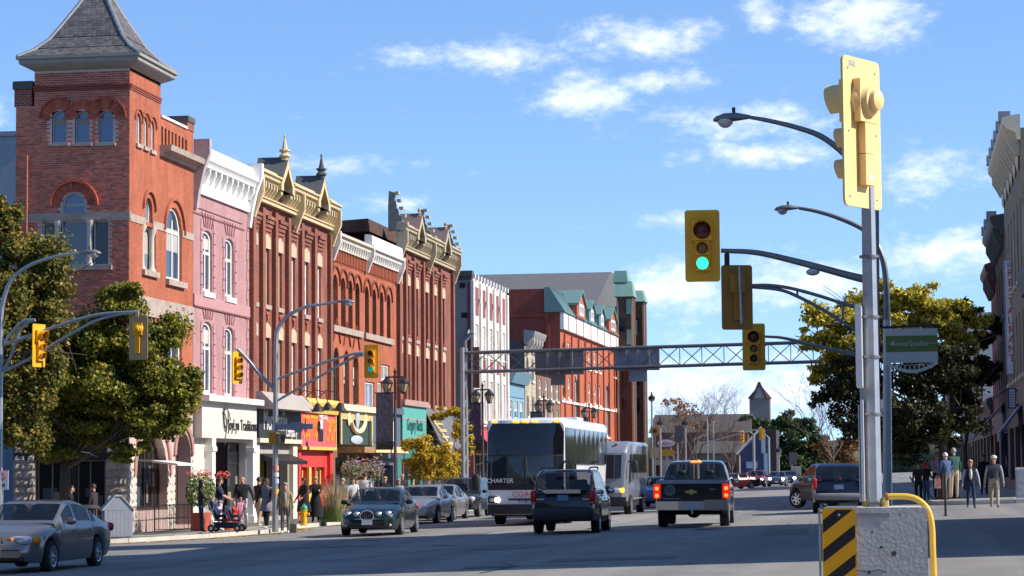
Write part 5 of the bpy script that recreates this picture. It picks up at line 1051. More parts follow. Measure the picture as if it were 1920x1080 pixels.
def near_pole():
    x, zt = at_y(1627, 335, YB); xb, zb = at_y(1638, 950, YB)
    R = thing('signal_pole', 'galvanised steel signal pole standing on the concrete block with the striped plate', 'pole', (xb, YB, zb))
    o = R.location; m = MB(); m.tube([(0, 0, -.0), (x-xb, 0, zt-zb)], [.076, .058], 8); p = m.build('shaft', steel, R)
    b = MB()
    for z in (.02, .75, 1.22, 1.55, 2.05): b.lathe([(.082, 0), (.082, .02)], ((x-xb)*z/3, 0, z), 12)
    for z in (.75, 1.22, 1.55): b.box((x-xb)*z/3-.11, (x-xb)*z/3-.07, -.03, .03, z-.01, z+.03); b.box((x-xb)*z/3+.075, (x-xb)*z/3+.1, -.02, .02, z, z+.02)
    b.builds('clamp_band', steel_d, R)
    sg = thing('edge_on_sign', 'white sign plate seen edge on, clamped high on the near signal pole', 'sign', tuple(pt(1611, 650, YB-.05))); e = MB(); h = pt(1611, 582, YB).z-pt(1611, 733, YB).z; e.box(-.025, .025, -.28, .28, -h/2, h/2); e.build('sign_plate', mat('sign_white', (.66, .68, .72), rough=.4), sg)
    sg = thing('edge_on_sign', 'slimmer white sign plate seen edge on, low on the near signal pole', 'sign', tuple(pt(1618, 845, YB-.05))); e = MB(); h = pt(1618, 752, YB).z-pt(1618, 940, YB).z; e.box(-.012, .012, -.25, .25, -h/2, h/2); e.box(-.03, -.022, -.2, .2, -h/2, h/2*.9); e.builds('sign_plate', mat('sign_white', (.66, .68, .72), rough=.4), sg)
    for i, px in enumerate((1625, 1659)):
        c = pt(px, 943, YB-.03); s = MB(); s.lathe([(.034, 0), (.034, .055), (.02, .06), (.02, .08)], (0, 0, 0), 8); q = s.build('anchor_nut', mat('ochre_bolt', (.42, .32, .10), rough=.6, var=.2), R); q.location = c-o-Vector((0, 0, .035))
    xl, zt2 = at_y(1541, 952, YB-.35); xr, _ = at_y(1738, 952, YB-.35); zg = gz(0)
    K = thing('concrete_block', 'grey concrete block with chipped face and a striped hazard plate bolted on', 'barrier', ((xl+xr)/2, YB, zg)); w = (xr-xl)/2; H = zt2-zg
    c = MB(); bv = .018; pts = [(-w, 0), (w, 0), (w, H-bv), (w-bv, H), (-w+bv, H), (-w, H-bv)]; c.extrude(pts, lambda p, t: (p[0], t, p[1]), -.34, .34)
    cm = mat('block_concrete', (.52, .505, .49), rough=.95, var=.16, scale=6, bump=.5, bscale=30, wear=((.42, .405, .39), 2.2, .62)); c.build('block', cm, K)
    pat = MB(); pat.extrude([(-.22, H-.04), (.12, H-.045), (.125, H-.075), (-.215, H-.07)], lambda p, t: (p[0]-.0, t, p[1]), -.344, -.339); pat.build('form_mark', mat('concrete_smear', (.29, .285, .28), rough=.9), K)
    for u, z, r in ((.05, H-.32, .012), (.15, H-.37, .022), (-.05, H-.52, .016), (.2, H-.06, .006), (-.02, H-.2, .01)):
        q = MB(); q.lathe([(r, 0), (r*.6, .004), (.001, .006)], (u, -.3405, z), 9, axis='y'); q.build('chip', mat('pit_shadow', (.10, .085, .07), rough=1), K)
    crk = MB(); crk.tube(curve([(-.16, -.34, H-.5), (-.05, -.34, H-.515), (.03, -.34, H-.5), (.08, -.34, H-.52)]), .004, 4); crk.build('crack', mat('pit_shadow', (.10, .085, .07), rough=1), K)
    hz = MB(); x0 = at_y(1541, 952, YB-.35)[0]-K.location.x; x1 = at_y(1604, 952, YB-.35)[0]-K.location.x; zt3 = H-.005; zb3 = .35; r = .025
    pl = []; 
    for cx_, cz_, a0 in ((x1-r, zt3-r, 0), (x0+r, zt3-r, 90), (x0+r, zb3+r, 180), (x1-r, zb3+r, 270)):
        for q in (0, 45, 90): a = math.radians(a0+q); pl.append((cx_+r*math.cos(a), cz_+r*math.sin(a)))
    hz.extrude(pl, lambda p, t: (p[0], t, p[1]), -.357, -.35); hp = hz.build('hazard_plate', mat('hazard_amber', (.80, .38, .004), rough=.4, var=.04), K)
    wd = x1-x0-.012; k = 0; z = zt3-.10
    while z > zb3:
        s = MB(); p4 = [(x0+.006, z-.1), (x1-.006, z+.1), (x1-.006, z+.205), (x0+.006, z+.005)]; p4 = [(x, min(q, zt3-.012)) for x, q in p4]
        if z+.1 > zt3-.012: f = (zt3-.012-(z-.1))/.2; g2 = (zt3-.012-(z+.005))/.2; p4 = [(x0+.006, z-.1), (x0+.006+wd*min(1, f), zt3-.012), (x0+.006+wd*max(0, g2), zt3-.012), (x0+.006, z+.005)]
        s.extrude(p4, lambda p, t: (p[0], t, p[1]), -.3585, -.3572); s.build('stripe', mat('hazard_black', (.012, .012, .012), rough=.45), hp); z -= .235
    bo = MB(); bo.lathe([(.012, 0), (.01, -.006), (.001, -.008)], ((x0+x1)/2, -.359, zt3-.055), 10, axis='y'); bo.build('bolt', steel, hp)
    ed = MB(); ed.box(x0-.03, x0-.012, -.37, -.3, zb3, zt3); ed.build('edge_post', steel, K)
    pts = [pt(1662, 931, YB-.1), pt(1700, 931, YB-.1), pt(1722, 938, YB-.1), pt(1739, 955, YB-.1), pt(1747, 985, YB-.1), pt(1749, 1030, YB-.1), pt(1751, 1080, YB-.1)]; pts.append(Vector((pts[-1].x+.01, YB-.1, zg)))
    G = thing('yellow_rail', 'bent yellow steel guard pipe beside the concrete block', 'rail', tuple(pts[-1])); m = MB(); m.tube([p-pts[-1] for p in curve(pts, 6)], .026, 12); m.build('pipe', mat('rail_yellow', (.70, .44, .06), rough=.45, var=.1, scale=9, wear=((.40, .26, .08), 14, .68)), G)
    f = MB(); f.lathe([(.036, -.01), (.036, .01)], tuple(pts[0]-pts[-1]), 10, axis='x'); f.build('flange', mat('rust', (.22, .09, .04), rough=.9), G)
    c = pt(1613, 250, YB-.12); traffic_light('big pale sunlit yellow traffic light on top of the near pole, seen from behind', tuple(c), math.radians(-119), 1.0, body=sig_pale, boardm=sig_pale, bulge=True, label_=True)
near_pole()
def mast(label, Y, px_top, px_base, head, arm, sig=None, h_thick=.09, sigarm=None, name='lamp_post'):
    """arm: photo points of the lamp arm from mast to head; sigarm: list of signal arms"""
    b = pt(px_base, 960, Y); base = Vector((b.x, Y, gz(b.x))); R = thing(name, label, 'lamp post', tuple(base))
    A = [pt(x, y, Y)-base for x, y in arm]; m = MB(); m.tube([Vector((0, 0, 0)), Vector((A[0].x*.5, 0, A[0].z*.5)), A[0]], [h_thick*1.1, h_thick, h_thick*.85], 10); m.build('shaft', steel, R)
    m = MB(); c = curve(A, 6); m.tube(c, [h_thick*.85-(h_thick*.45)*i/len(c) for i in range(len(c))], 8); m.build('lamp_arm', steel_d, R)
    d = (A[-1]-A[-2]); d.z = 0; lamp_head('lamp_head', R, tuple(A[-1]), d.normalized(), head)
    for pts, r in (sigarm or []):
        m = MB(); c = curve([pt(x, y, Y)-base for x, y in pts], 6); m.tube(c, [r*(1-.5*i/len(c)) for i in range(len(c))], 8); m.build('signal_arm', steel_d, R)
    return R
M1 = mast('tall lamp post behind the near pole, its curved lamp arm reaching highest', 45, 1634, 1641, .95, [(1640, 360), (1612, 318), (1585, 290), (1540, 256), (1490, 238), (1440, 226), (1407, 220)], sigarm=[([(1640, 528), (1590, 516), (1500, 492), (1420, 474), (1352, 470)], .085)])
e = MB(); c = pt(1363, 488, 45)-M1.location; e.lathe([(.05, -.1), (.05, .12), (.02, .14), (.02, .2)], tuple(c), 8); e.build('camera_pod', black_p, M1)
e = MB(); c = pt(1524, 510, 45)-M1.location; e.ell(tuple(c), (.13, .13, .07), 10, 6); e.build('lamp_glass', MATS['lamp_glass'], M1)
c = pt(1318, 462, 45); traffic_light('yellow traffic light showing green at the end of the long arm', (c.x, 44.88, c.z), math.radians(3), 1.09, lit=2)
b = pt(1625, 960, 47); M2 = thing('signal_pole', 'signal mast with a double tube arm, mostly hidden by the near pole', 'pole', (b.x, 47, gz(b.x)))
m = MB(); m.tube([(0, 0, 0), (0, 0, pt(1625, 575, 47).z-gz(b.x))], [.09, .08], 10); m.build('shaft', steel, M2)
for pts in ([(1625, 583), (1590, 572), (1530, 553), (1480, 540), (1440, 535), (1398, 536)], [(1625, 625), (1590, 610), (1550, 585), (1500, 558), (1460, 543), (1398, 537)]):
    m = MB(); m.tube(curve([pt(x, y, 47)-M2.location for x, y in pts], 6), .036, 8); m.build('signal_arm', steel_d, M2)
m = MB()
for a, q in (((1495, 545), (1495, 556)), ((1580, 571), (1580, 600))): m.tube([pt(*a, 47)-M2.location, pt(*q, 47)-M2.location], .022, 6)
m.builds('arm_strut', steel_d, M2)
c = pt(1383, 559, 47); traffic_light('shade-toned yellow traffic light hung back to front from the double tube arm', (c.x, 46.8, c.z), math.pi+.25, 1.02, strut=False, body=mat('signal_amber_shade', (.38, .19, .02), rough=.5), boardm=mat('signal_board_shade', (.30, .145, .02), rough=.5))  # shade put into darker amber and brown than the other lights
m = MB(); m.tube([pt(1387, 500, 46.6)-M2.location, pt(1391, 607, 46.6)-M2.location], .03, 8); m.build('hanger', steel, M2)
M3 = mast('second lamp post on the right, its lamp lower than the first', 67, 1655, 1664, .92, [(1663, 600), (1662, 540), (1656, 490), (1640, 452), (1615, 428), (1570, 408), (1530, 396), (1498, 390)], h_thick=.12, sigarm=[([(1640, 672), (1600, 664), (1530, 648), (1470, 634), (1434, 631)], .07)])
c = pt(1414, 651, 67); traffic_light('small bright yellow traffic light hanging in front of the overhead truss on the right', (c.x, 66.85, c.z), math.radians(2), 1.05, lit=0)
def hanging_sign():
    c = pt(1660, 614, 66.6); R = thing('street_sign', 'green and grey hanging sign reading Avon/Studio with a curved openwork foot', 'sign', tuple(c)); pl = Plane((0, 0, 0), -math.pi/2)
    k = 66.6/FPX; w = 95*k; q = lambda y: (614-y)*k
    gr = mat('sign_grey', (.62, .62, .55), rough=.5, var=.05); gn = mat('sign_green', (.15, .22, .04), rough=.5, var=.05)
    b = MB(); b.tube([(-.12, 0, 0), (w+.05, 0, q(611))], .035, 8); b.build('bracket', black_p, R)
    for z0, z1, m in ((q(630), q(617), gr), (q(660), q(630.1), gn), (q(678), q(660.1), gr)): s = MB(); pl.box(s, .0, w, z0, z1, -.03, .03); s.build('sign_panel', m, R)
    s = MB(); out = [(0, q(678.1))]+[(w*t, q(683)-(.12*math.sin(math.pi*t))*2.0) for t in np.linspace(0, 1, 14)]+[(w, q(678.1))]; inn = [(w*.1+(x)*.8, q(678.6)-.02+(z-q(678.1))*.62) for x, z in out]; ring_poly(s, pl, out, inn, -.03, .03); s.build('sign_foot', gr, R)
    o = MB()
    for i in range(9):
        u = w*(.14+.09*i); h = .09+.10*math.sin(math.pi*(i+.5)/9); o.tube([pl.P(u+.06*math.cos(a), q(679.5)-h*.9+h*.8*math.sin(a)*.8, 0) for a in np.linspace(0, 6.28, 9)], .014, 4)
    o.build('scrollwork', gr, R)
    wl = mat('sign_white_lettering', (.66, .68, .62), rough=.5); pl.text(R, 'Avon/Studio', .2, wl, w*.46, q(645), .04); pl.text(R, 'Theatre', .075, wl, w*.88, q(644.5), .04)
    a = MB(); a.tube([pl.P(.09, q(645), .04), pl.P(.19, q(645), .04)], .014, 4); a.tube([pl.P(.15, q(642), .04), pl.P(.2, q(645), .04), pl.P(.15, q(648), .04)], .014, 4); a.build('arrow', wl, R)
hanging_sign()
def small_sign(name, label, px, py, Y, w, h, m, post=True, cat='sign', mark=None, zpost=None, postx=0):
    c = pt(px, py, Y); zg = gz(c.x)+(.15 if c.x < -21 or c.x > .8 else 0); R = thing(name, label, cat, (c.x, Y, zg)); z = c.z-zg
    s = MB(); s.box(-w/2, w/2, -.02, 0, z-h/2, z+h/2); s.build('sign_plate', m, R)
    if post: p = MB(); p.tube([(postx, .03, 0), (postx, .03, z+h/2)], .03, 6); p.build('post', steel_d, R)
    if mark: k = MB(); mark(k, z); k.build('symbol', mat('sign_symbol', (.10, .10, .3), rough=.5), R)
    return R
sgw = mat('sign_white', (.66, .68, .72), rough=.4)
small_sign('parking_sign', 'small white and blue sign on a thin post under the dark tree', 1659, 765, 75, .30, .52, sgw, mark=lambda k, z: k.tube([(.09*math.cos(a)-.0, -.025, z-.08+.09*math.sin(a)) for a in np.linspace(0, 6.28, 12)], .018, 4))
nr = small_sign('no_stopping_sign', 'white regulation sign with a red ring at the left edge of the picture', 4, 900, 66, .38, .55, sgw, mark=lambda k, z: k.box(-.1, .1, -.024, -.021, z-.2, z-.1))
m = MB(); c = pt(4, 893, 66)-nr.location; m.tube([(.11*math.cos(a), -.03, c.z+.11*math.sin(a)) for a in np.linspace(0, 6.28, 14)], .016, 5); m.build('ring', mat('sign_red_ring', (.6, .05, .04), rough=.5), nr)
def left_mast(label, base, Y, top, arm, lamp, sig_arms, k=1.0, r=.09):
    b = pt(base[0], base[1], Y); base_ = Vector((b.x, Y, gz(b.x)+.15)); R = thing('lamp_post', label, 'lamp post', tuple(base_)); m = MB(); tp = pt(*top, Y)-base_
    m.tube([(0, 0, -.1), (0, 0, .02), (tp.x*.3, 0, tp.z*.3), tp], [r*1.25, r*1.25, r*1.1, r*.9], 10); m.build('shaft', steel, R)
    A = curve([pt(x, y, Y)-base_ for x, y in arm], 6); m = MB(); m.tube(A, [r*.85-(r*.4)*i/len(A) for i in range(len(A))], 8); m.build('lamp_arm', steel, R)
    d = A[-1]-A[-2]; d.z = 0; lamp_head('lamp_head', R, tuple(A[-1]), d, lamp)
    for pts, rr in sig_arms:
        m = MB(); m.tube(curve([pt(x, y, Y)-base_ for x, y in pts], 5), rr, 8); m.build('signal_arm', steel, R)
    return R
YL = 66.0
L1 = left_mast('lamp post cut by the left picture edge with a curved arm over the corner', (-2, 930), YL, (1, 620), [(1, 620), (5, 570), (22, 525), (55, 498), (100, 482), (150, 474)], .86,
   [([(-1, 648), (60, 628), (130, 604), (190, 589), (258, 585)], .05), ([(-1, 700), (60, 670), (130, 628), (180, 601), (225, 589), (258, 586)], .045), ([(2, 650), (25, 620), (45, 602), (66, 600)], .05), ([(2, 700), (20, 670), (35, 625), (50, 606), (66, 600)], .045)])
c = pt(260, 634, YL-.2); traffic_light('yellow traffic light with shade-brown back in front of the maple leaves', (c.x, c.y, c.z), math.pi-.2, 1.0, sizes=(.3, .2, .2), body=sig_y, boardm=mat('backboard_shade_brown', (.40, .29, .13), rough=.6), bulge=True)  # shade on its back put into a browner board colour
m = MB(); m.tube([pt(259, 583, YL)-L1.location, pt(259, 603, YL)-L1.location], .03, 6); m.build('hanger', steel, L1)
c = pt(73, 648, YL-.1); traffic_light('yellow traffic light seen from its side in front of the left tree', (c.x, c.y, c.z), math.radians(74), 1.0, boardm=sig_y)
YP = 78.5
L2 = left_mast('lamp post with signal arms beside the man in the tan jacket', (516, 1000), YP, (517, 660), [(517, 660), (520, 620), (540, 592), (575, 575), (600, 571), (632, 566)], .82,
   [([(515, 712), (560, 696), (620, 676), (660, 664), (682, 662)], .045), ([(515, 754), (560, 728), (620, 694), (660, 672), (682, 665)], .045), ([(515, 730), (490, 705), (468, 678), (446, 655)], .07)])
c = pt(698, 678, YP); traffic_light('yellow traffic light with a faint green lamp before the arched brick building', (c.x, YP-.15, c.z), 0, .98, lit=1, sizes=(.2, .2, .2))
c = pt(447, 690, YP); traffic_light('yellow traffic light in profile before the pink building', (c.x, YP-.1, c.z), math.radians(62), .95, boardm=sig_y, sizes=(.2, .2, .2))
c = pt(516, 822, YP-.15); o = thing('pedestrian_signal', 'small ochre pedestrian signal box on the corner lamp post', 'pedestrian signal', tuple(c)); m = MB(); m.hexa([(-.2,-.1,-.2), (.1,-.22,-.2), (.3,.1,-.16), (0,.2,-.2), (-.2,-.1,.2), (.1,-.22,.2), (.3,.1,.12), (0,.2,.2)]); m.build('housing', mat('ochre_box', (.42, .24, .03), rough=.5), o)
m = MB(); m.hexa([(.12,-.215,-.17), (.3,.09,-.14), (.32,.08,-.14), (.14,-.225,-.17), (.12,-.215,.17), (.3,.09,.1), (.32,.08,.1), (.14,-.225,.17)]); m.build('lens', black_p, o)
o = thing('street_name_sign', 'grey street name sign on an arm of the corner lamp post', 'sign', tuple(pt(545, 800, YP-.1))); m = MB(); k = YP/FPX
m.extrude([(-28*k, -6*k), (8*k, -6*k), (12*k, -11*k), (22*k, -11*k), (24*k, -5*k), (44*k, -5*k), (44*k, 5*k), (26*k, 5*k), (18*k, 9*k), (2*k, 9*k), (-4*k, 5*k), (-28*k, 5*k)], lambda p, t: (p[0], t, p[1]), -.02, .02); m.build('sign_plate', mat('sign_blue_grey', (.22, .25, .32), rough=.5), o)
m = MB()
for z, c_, hh in ((878, (.6, .25, .2), 10), (890, (.6, .6, .6), 8), (902, (.42, .46, .58), 9), (922, (.6, .38, .1), 10)):
    q = MB(); p_ = pt(517, z, YP)-L2.location; q.lathe([(.108, -hh*k*.5), (.108, hh*k*.5)], (p_.x, 0, p_.z), 12); q.build('poster', mat('poster_%d' % z, c_, rough=.8, var=.3, scale=12), L2)
lan = mat('lantern_black', (.022, .022, .025), rough=.4); lgl = glass_mat('lantern_glass', (.40, .34, .24), rough=.15); post_m = mat('post_dark', (.075, .075, .085), rough=.45, metal=.3)
ban = mat('banner_cloth', (.13, .125, .14), rough=.9, var=.45, scale=5); ban2 = mat('banner_purple', (.09, .06, .11), rough=.9, var=.5, scale=5)
def lantern_post(px, pytop, pybase, label, banner, s=1.0):
    X = -21.75
    Y = X*-1*FPX/(1694-px); Y = at_x(px, 800, X)[0]; z0 = gz(X)+.15; R = thing('lantern_post', label, 'lamp post', (X, Y, z0), 0, 'twin lantern posts along the kerb'); H = at_y(px, pytop, Y)[1]-z0
    m = MB(); m.lathe([(.16, 0), (.16, .12), (.11, .2), (.095, .9), (.075, 1.0), (.065, H*.6), (.055, H-.75)], n=10); m.build('shaft', post_m, R)
    m = MB(); m.tube([(-.42, 0, H-.3), (.42, 0, H-.3)], .035, 6); m.tube([(0, 0, H-.8), (0, 0, H-.12)], .05, 8); m.lathe([(.05, H-.12), (.09, H-.06), (.03, H), (.015, H+.12)], n=8); m.build('crossarm', lan, R)
    for sgn in (-1, 1):
        x = sgn*.36; m = MB(); z = H-.95
        m.lathe([(.08, z-.08), (.12, z-.02), (.12, z)], (x, 0, 0), 6); m.lathe([(.27, z+.36), (.28, z+.4), (.2, z+.5), (.06, z+.62), (.02, z+.66)], (x, 0, 0), 6)
        for j in range(6): a = math.pi/3*j; m.tube([(x+.12*math.cos(a), .12*math.sin(a), z), (x+.25*math.cos(a), .25*math.sin(a), z+.37)], .014, 4)
        l = m.build('lantern', lan, R, ang=20); g = MB(); g.lathe([(.105, z+.003), (.235, z+.36)], (x, 0, 0), 6); g.build('lantern_glass', lgl, l, ang=20)
    if banner:
        b, q = banner; z1 = H-1.0; m = MB(); m.box(-.85, -.09, -.012, .012, z1-2.1, z1); m.build('banner', b, R); m = MB(); m.tube([(-.9, 0, z1+.02), (0, 0, z1+.02)], .025, 6); m.tube([(-.9, 0, z1-2.12), (0, 0, z1-2.12)], .025, 6); m.builds('banner_arm', lan, R)
        m = MB(); m.box(-.85, -.09, -.02, .02, z1-2.45, z1-2.15); m.build('banner_foot', mat('olive_panel', (.05, .055, .03), rough=.8), R)
        m = MB()
        for i in range(16): cx_, cz_ = rnd.uniform(-.75, -.2), z1-rnd.uniform(.15, 1.95); m.tube([(cx_+rnd.uniform(-.1, .1), -.018, cz_+.13*j) for j in range(-1, 2)], .022, 4)
        stuff(m.build('banner_pattern', mat('banner_grey_print', (.24, .24, .25), rough=.9), R))
    return R
lantern_post(741, 694, 915, 'nearest twin lantern post, its grey banner before the blue painted shop', (ban, 0))
lantern_post(905, 720, 900, 'twin lantern post with a purple banner left of the charter bus', (ban2, 1))
lantern_post(1020, 742, 890, 'twin lantern post just over the roof of the charter bus', (ban, 0))
lantern_post(1105, 757, 885, 'twin lantern post above the rear of the charter bus', (ban, 0))
def truss():
    Y = 115.0; xl, zt = at_y(870, 662, Y); zb = at_y(870, 698, Y)[1]; xr = 2.2; zg = gz(xl)+.15
    R = thing('overhead_sign_truss', 'grey steel lattice truss spanning the street with sign boards seen from behind', 'gantry', (xl, Y, zg)); W = xr-xl; t, b = zt-zg, zb-zg
    for y in (-.4, .4):
        for z in (t, b): m = MB(); m.tube([(-.2, y, z), (W, y, z+.35)], .065, 6); m.build('chord', steel_d, R)
    n = 22; me_d = []
    for i in range(n):
        x0, x1 = W*i/n, W*(i+1)/n; q0, q1 = .35*i/n, .35*(i+1)/n; m = MB(); m.tube([(x0, -.4, (b+q0) if i % 2 else (t+q0)), (x1, -.4, (t+q1) if i % 2 else (b+q1))], .03, 4); m.build('diagonal', steel_d, R)
        m = MB(); m.tube([(x0, .4, (t+q0) if i % 2 else (b+q0)), (x1, .4, (b+q1) if i % 2 else (t+q1))], .03, 4); m.build('diagonal', steel_d, R)
        m = MB(); m.tube([(x0, -.4, b+q0), (x0, -.4, t+q0)], .028, 4); m.build('upright', steel_d, R)
    for x in (0.0, W-.1):
        for y in (-.45, .45): m = MB(); m.tube([(x, y, 0), (x, y, t+.25)], .11, 8); m.build('post', steel, R)
        zz = 0
        while zz < t-1: m = MB(); m.tube([(x, -.45, zz), (x, .45, zz+.9)], .035, 5); m.build('brace', steel, R); zz += .9
    bd = mat('sign_back_grey', (.20, .20, .22), rough=.6, metal=.2, var=.1); bd2 = mat('sign_back_blue', (.25, .28, .36), rough=.5, metal=.3, var=.1)
    for a, q, y0, y1, m_ in ((1003, 1095, 655, 702, bd), (1033, 1060, 702.5, 722, bd), (1153, 1237, 650, 694, bd2), (1180, 1213, 694.5, 715, bd2)):
        p0, p1 = pt(a, y0, Y+.6)-R.location, pt(q, y1, Y+.6)-R.location; m = MB(); m.box(p0.x, p1.x, .55, .62, p1.z, p0.z); o = m.build('sign_board', m_, R)
        r = MB()
        for k in range(1, 4): x = p0.x+(p1.x-p0.x)*k/4; r.box(x-.05, x+.05, .48, .548, p1.z, p0.z)
        if y1 == 702 or y1 == 694: r.builds('rib', mat('rib_grey', (.27, .28, .3), rough=.5), o)
truss()
o = thing('hanging_board', 'tall brown notice board hanging at the left end of the truss', 'sign', tuple(pt(893, 690, 117))); m = MB(); k = 117/FPX; m.box(-6*k, 6*k, -.05, .05, -38*k, 40*k); m.build('board', mat('brown_board', (.12, .075, .05), rough=.8, var=.3, scale=6), o)
c = on_ground(570, 990, -.43); c = (-21.3, at_x(570, 900, -21.3)[0]); o = thing('fire_hydrant', 'yellow fire hydrant with a green cap on the left pavement', 'hydrant', (c[0], c[1], gz(c[0])+.15))
m = MB(); m.lathe([(.15, 0), (.15, .05), (.11, .06), (.105, .5), (.13, .52), (.13, .56)], n=16); m.build('barrel', mat('hydrant_yellow', (.70, .40, .015), rough=.45), o)
m = MB(); m.lathe([(.128, .565), (.13, .6), (.12, .66), (.08, .72), (.04, .74), (.035, .78)], n=16); m.build('cap', mat('hydrant_green', (.03, .30, .17), rough=.45), o)
for y, r in ((-math.pi/2, .055), (0, .045), (math.pi, .045)): m = MB(); m.lathe([(r, .1), (r, .16), (r*1.2, .165), (r*1.2, .2)], (0, 0, 0), 10, axis='x'); q = m.build('outlet', MATS['hydrant_yellow'], o); q.rotation_euler = (0, 0, y); q.location = (0, 0, .4)
def refuse_box():
    c = (-24.15, 71.9); o = thing('refuse_box', 'grey panelled refuse box with a pitched lid on the left corner', 'refuse box', (c[0], c[1], gz(c[0])+.15), math.radians(24)); g = mat('grey_blue_panel', (.30, .32, .37), rough=.6, var=.08); gl = mat('pale_lid', (.46, .48, .52), rough=.5)
    for i in range(7):
        a = -.42+.12*i; m = MB(); m.box(a+.003, a+.117, -.45, -.43, .05, .86); m.build('side_board', g, o); m = MB(); m.box(.43, .45, a+.003, a+.117, .05, .86); m.build('side_board', g, o)
    m = MB(); m.box(-.428, .428, -.428, .428, .0, .86); m.build('body', g, o)
    m = MB(); m.extrude([(-.47, .865), (.47, .865), (.10, 1.28), (-.10, 1.28)], lambda p, t: (p[0], t, p[1]), -.45, .45); m.build('gable', g, o)
    m = MB(); m.hexa([(.49,-.48,.85), (.49,.48,.85), (.09,.48,1.29), (.09,-.48,1.29), (.50,-.48,.88), (.50,.48,.88), (.10,.48,1.32), (.10,-.48,1.32)]); m.hexa([(-.49,-.48,.85), (-.49,.48,.85), (-.09,.48,1.29), (-.09,-.48,1.29), (-.50,-.48,.88), (-.50,.48,.88), (-.10,.48,1.32), (-.10,-.48,1.32)]); m.box(-.1, .1, -.48, .48, 1.29, 1.33); m.builds('lid', gl, o)
    m = MB(); m.box(.452, .456, -.02, .06, .42, .6); m.box(.452, .456, .1, .15, .42, .55); m.box(.452, .456, .0, .05, .68, .74); m.builds('label', black_p, o)
    m = MB(); m.hexa([(.435,-.3,.955), (.435,.3,.955), (.355,.3,1.045), (.355,-.3,1.045), (.438,-.3,.957), (.438,.3,.957), (.358,.3,1.047), (.358,-.3,1.047)]); m.build('notice', mat('faded_notice', (.36, .37, .40), rough=.6, var=.3, scale=20), o)
    c = (-24.85, 71.3); o = thing('litter_bin', 'round black slatted litter bin next to the grey refuse box', 'bin', (c[0], c[1], gz(c[0])+.15))
    for k in range(18): a = 2*math.pi*k/18; m = MB(); m.T = Matrix.Rotation(a, 4, 'Z'); m.box(.28, .31, -.035, .035, .06, .92); m.build('slat', black_p, o)
    m = MB(); m.lathe([(.26, .02), (.26, .9)], n=16); m.build('liner', black_p, o); m = MB(); m.lathe([(.34, .93), (.36, .97), (.3, 1.03), (.2, 1.06)], n=18); m.build('lid', mat('dark_lid', (.05, .05, .055), rough=.5), o)
    o = thing('iron_stand', 'small rusty iron frame beside the black bin', 'stand', (-24.35, 70.9, gz(-24.3)+.15)); m = MB()
    for p, q in (((-.12, 0, 0), (-.12, 0, .95)), ((.1, 0, 0), (.1, 0, .1)), ((-.2, 0, .02), (.2, 0, .02)), ((-.2, 0, .1), (.2, 0, .1))): m.tube([p, q], .02, 6)
    m.builds('bar', mat('rust', (.22, .09, .04), rough=.9), o)
refuse_box()
def fence(p, q, H, label):
    p, q = Vector(p), Vector(q); d = q-p; n = int(d.length/.13); o = thing('iron_fence', label, 'fence', (p.x, p.y, gz(p.x)+.15)); dz = gz(q.x)-gz(p.x)
    b = MB(); b.tube([(0, 0, .05), (0, 0, H)], .009, 5); me = b.mesh('bar', black_p)
    for i in range(n+1): place('bar', me, o, (d.x*i/n, d.y*i/n, dz*i/n))
    for z in (.08, H*.5, H-.03): m = MB(); m.tube([(0, 0, z), (d.x, d.y, z+dz)], .014, 5); m.build('rail', black_p, o)
    for t in (0, 1): m = MB(); m.tube([(d.x*t, d.y*t, 0), (d.x*t, d.y*t, H+.05)], .025, 6); m.build('post', black_p, o)
fence((-24.6, 73.6), (-24.3, 80.3), .95, 'low black iron railing behind the refuse box')
fence((-24.3, 80.4), (-25.7, 80.6), .95, 'short black railing closing off the corner entrance')
leaf_g = mat('shrub_leaf', (.10, .15, .03), rough=.6, island=.5, var=.3); leaf_r = mat('red_flower', (.45, .06, .05), rough=.6, island=.4)
def puffs(mb, c, r, n, s, flat=1.0, m=0):
    for i in range(n):
        v = Vector((rnd.gauss(0, 1), rnd.gauss(0, 1), rnd.gauss(0, 1))).normalized()*(rnd.random()**.4); p = Vector(c)+Vector((v.x*r[0], v.y*r[1], v.z*r[2])); a = Vector((rnd.gauss(0,1), rnd.gauss(0,1), rnd.gauss(0,1)*flat)).normalized(); b = a.orthogonal().normalized(); e = s*rnd.uniform(.6, 1.3)
        mb.add([p-a*e, p+b*e*.5, p+a*e, p-b*e*.5], [(0,1,2,3)], m)
def tub(x, y, label, h=.62, r=.36):
    o = thing('planter_tub', label, 'planter', (x, y, gz(x)+.15)); tc = mat('terracotta_red', (.46, .09, .045), rough=.6, var=.1); n = 16
    for k in range(n): m = MB(); m.T = Matrix.Rotation(2*math.pi*k/n, 4, 'Z'); w = r*.19; m.hexa([(r*.8,-w*.85,0), (r*.86,-w*.9,0), (r*.86,w*.9,0), (r*.8,w*.85,0), (r*.86,-w,h), (r*.95,-w,h), (r*.95,w,h), (r*.86,w,h)]); m.build('stave', tc, o)
    m = MB(); m.lathe([(r*.8, .01), (r*.9, h-.06)], n=14); m.build('soil', mat('soil', (.03, .02, .015), rough=1), o)
    return o
tub(-23.75, 79.6, 'red stave tub holding the tall flowering shrub'); tub(-22.9, 79.9, 'red stave tub half hidden behind the dark haired woman')
o = thing('flowering_shrub', 'bushy green shrub with red flower heads in a red tub', 'shrub', (-23.75, 79.6, gz(-23.75)+.75)); m = MB(); puffs(m, (0, 0, .75), (.55, .55, .65), 900, .07); stuff(m.build('foliage', leaf_g, o, ang=0)); m = MB(); puffs(m, (0, 0, 1.35), (.5, .5, .15), 150, .04); puffs(m, (.75, .1, 1.3), (.3, .2, .15), 70, .05); stuff(m.build('flower_heads', leaf_r, o, ang=0)); m = MB()
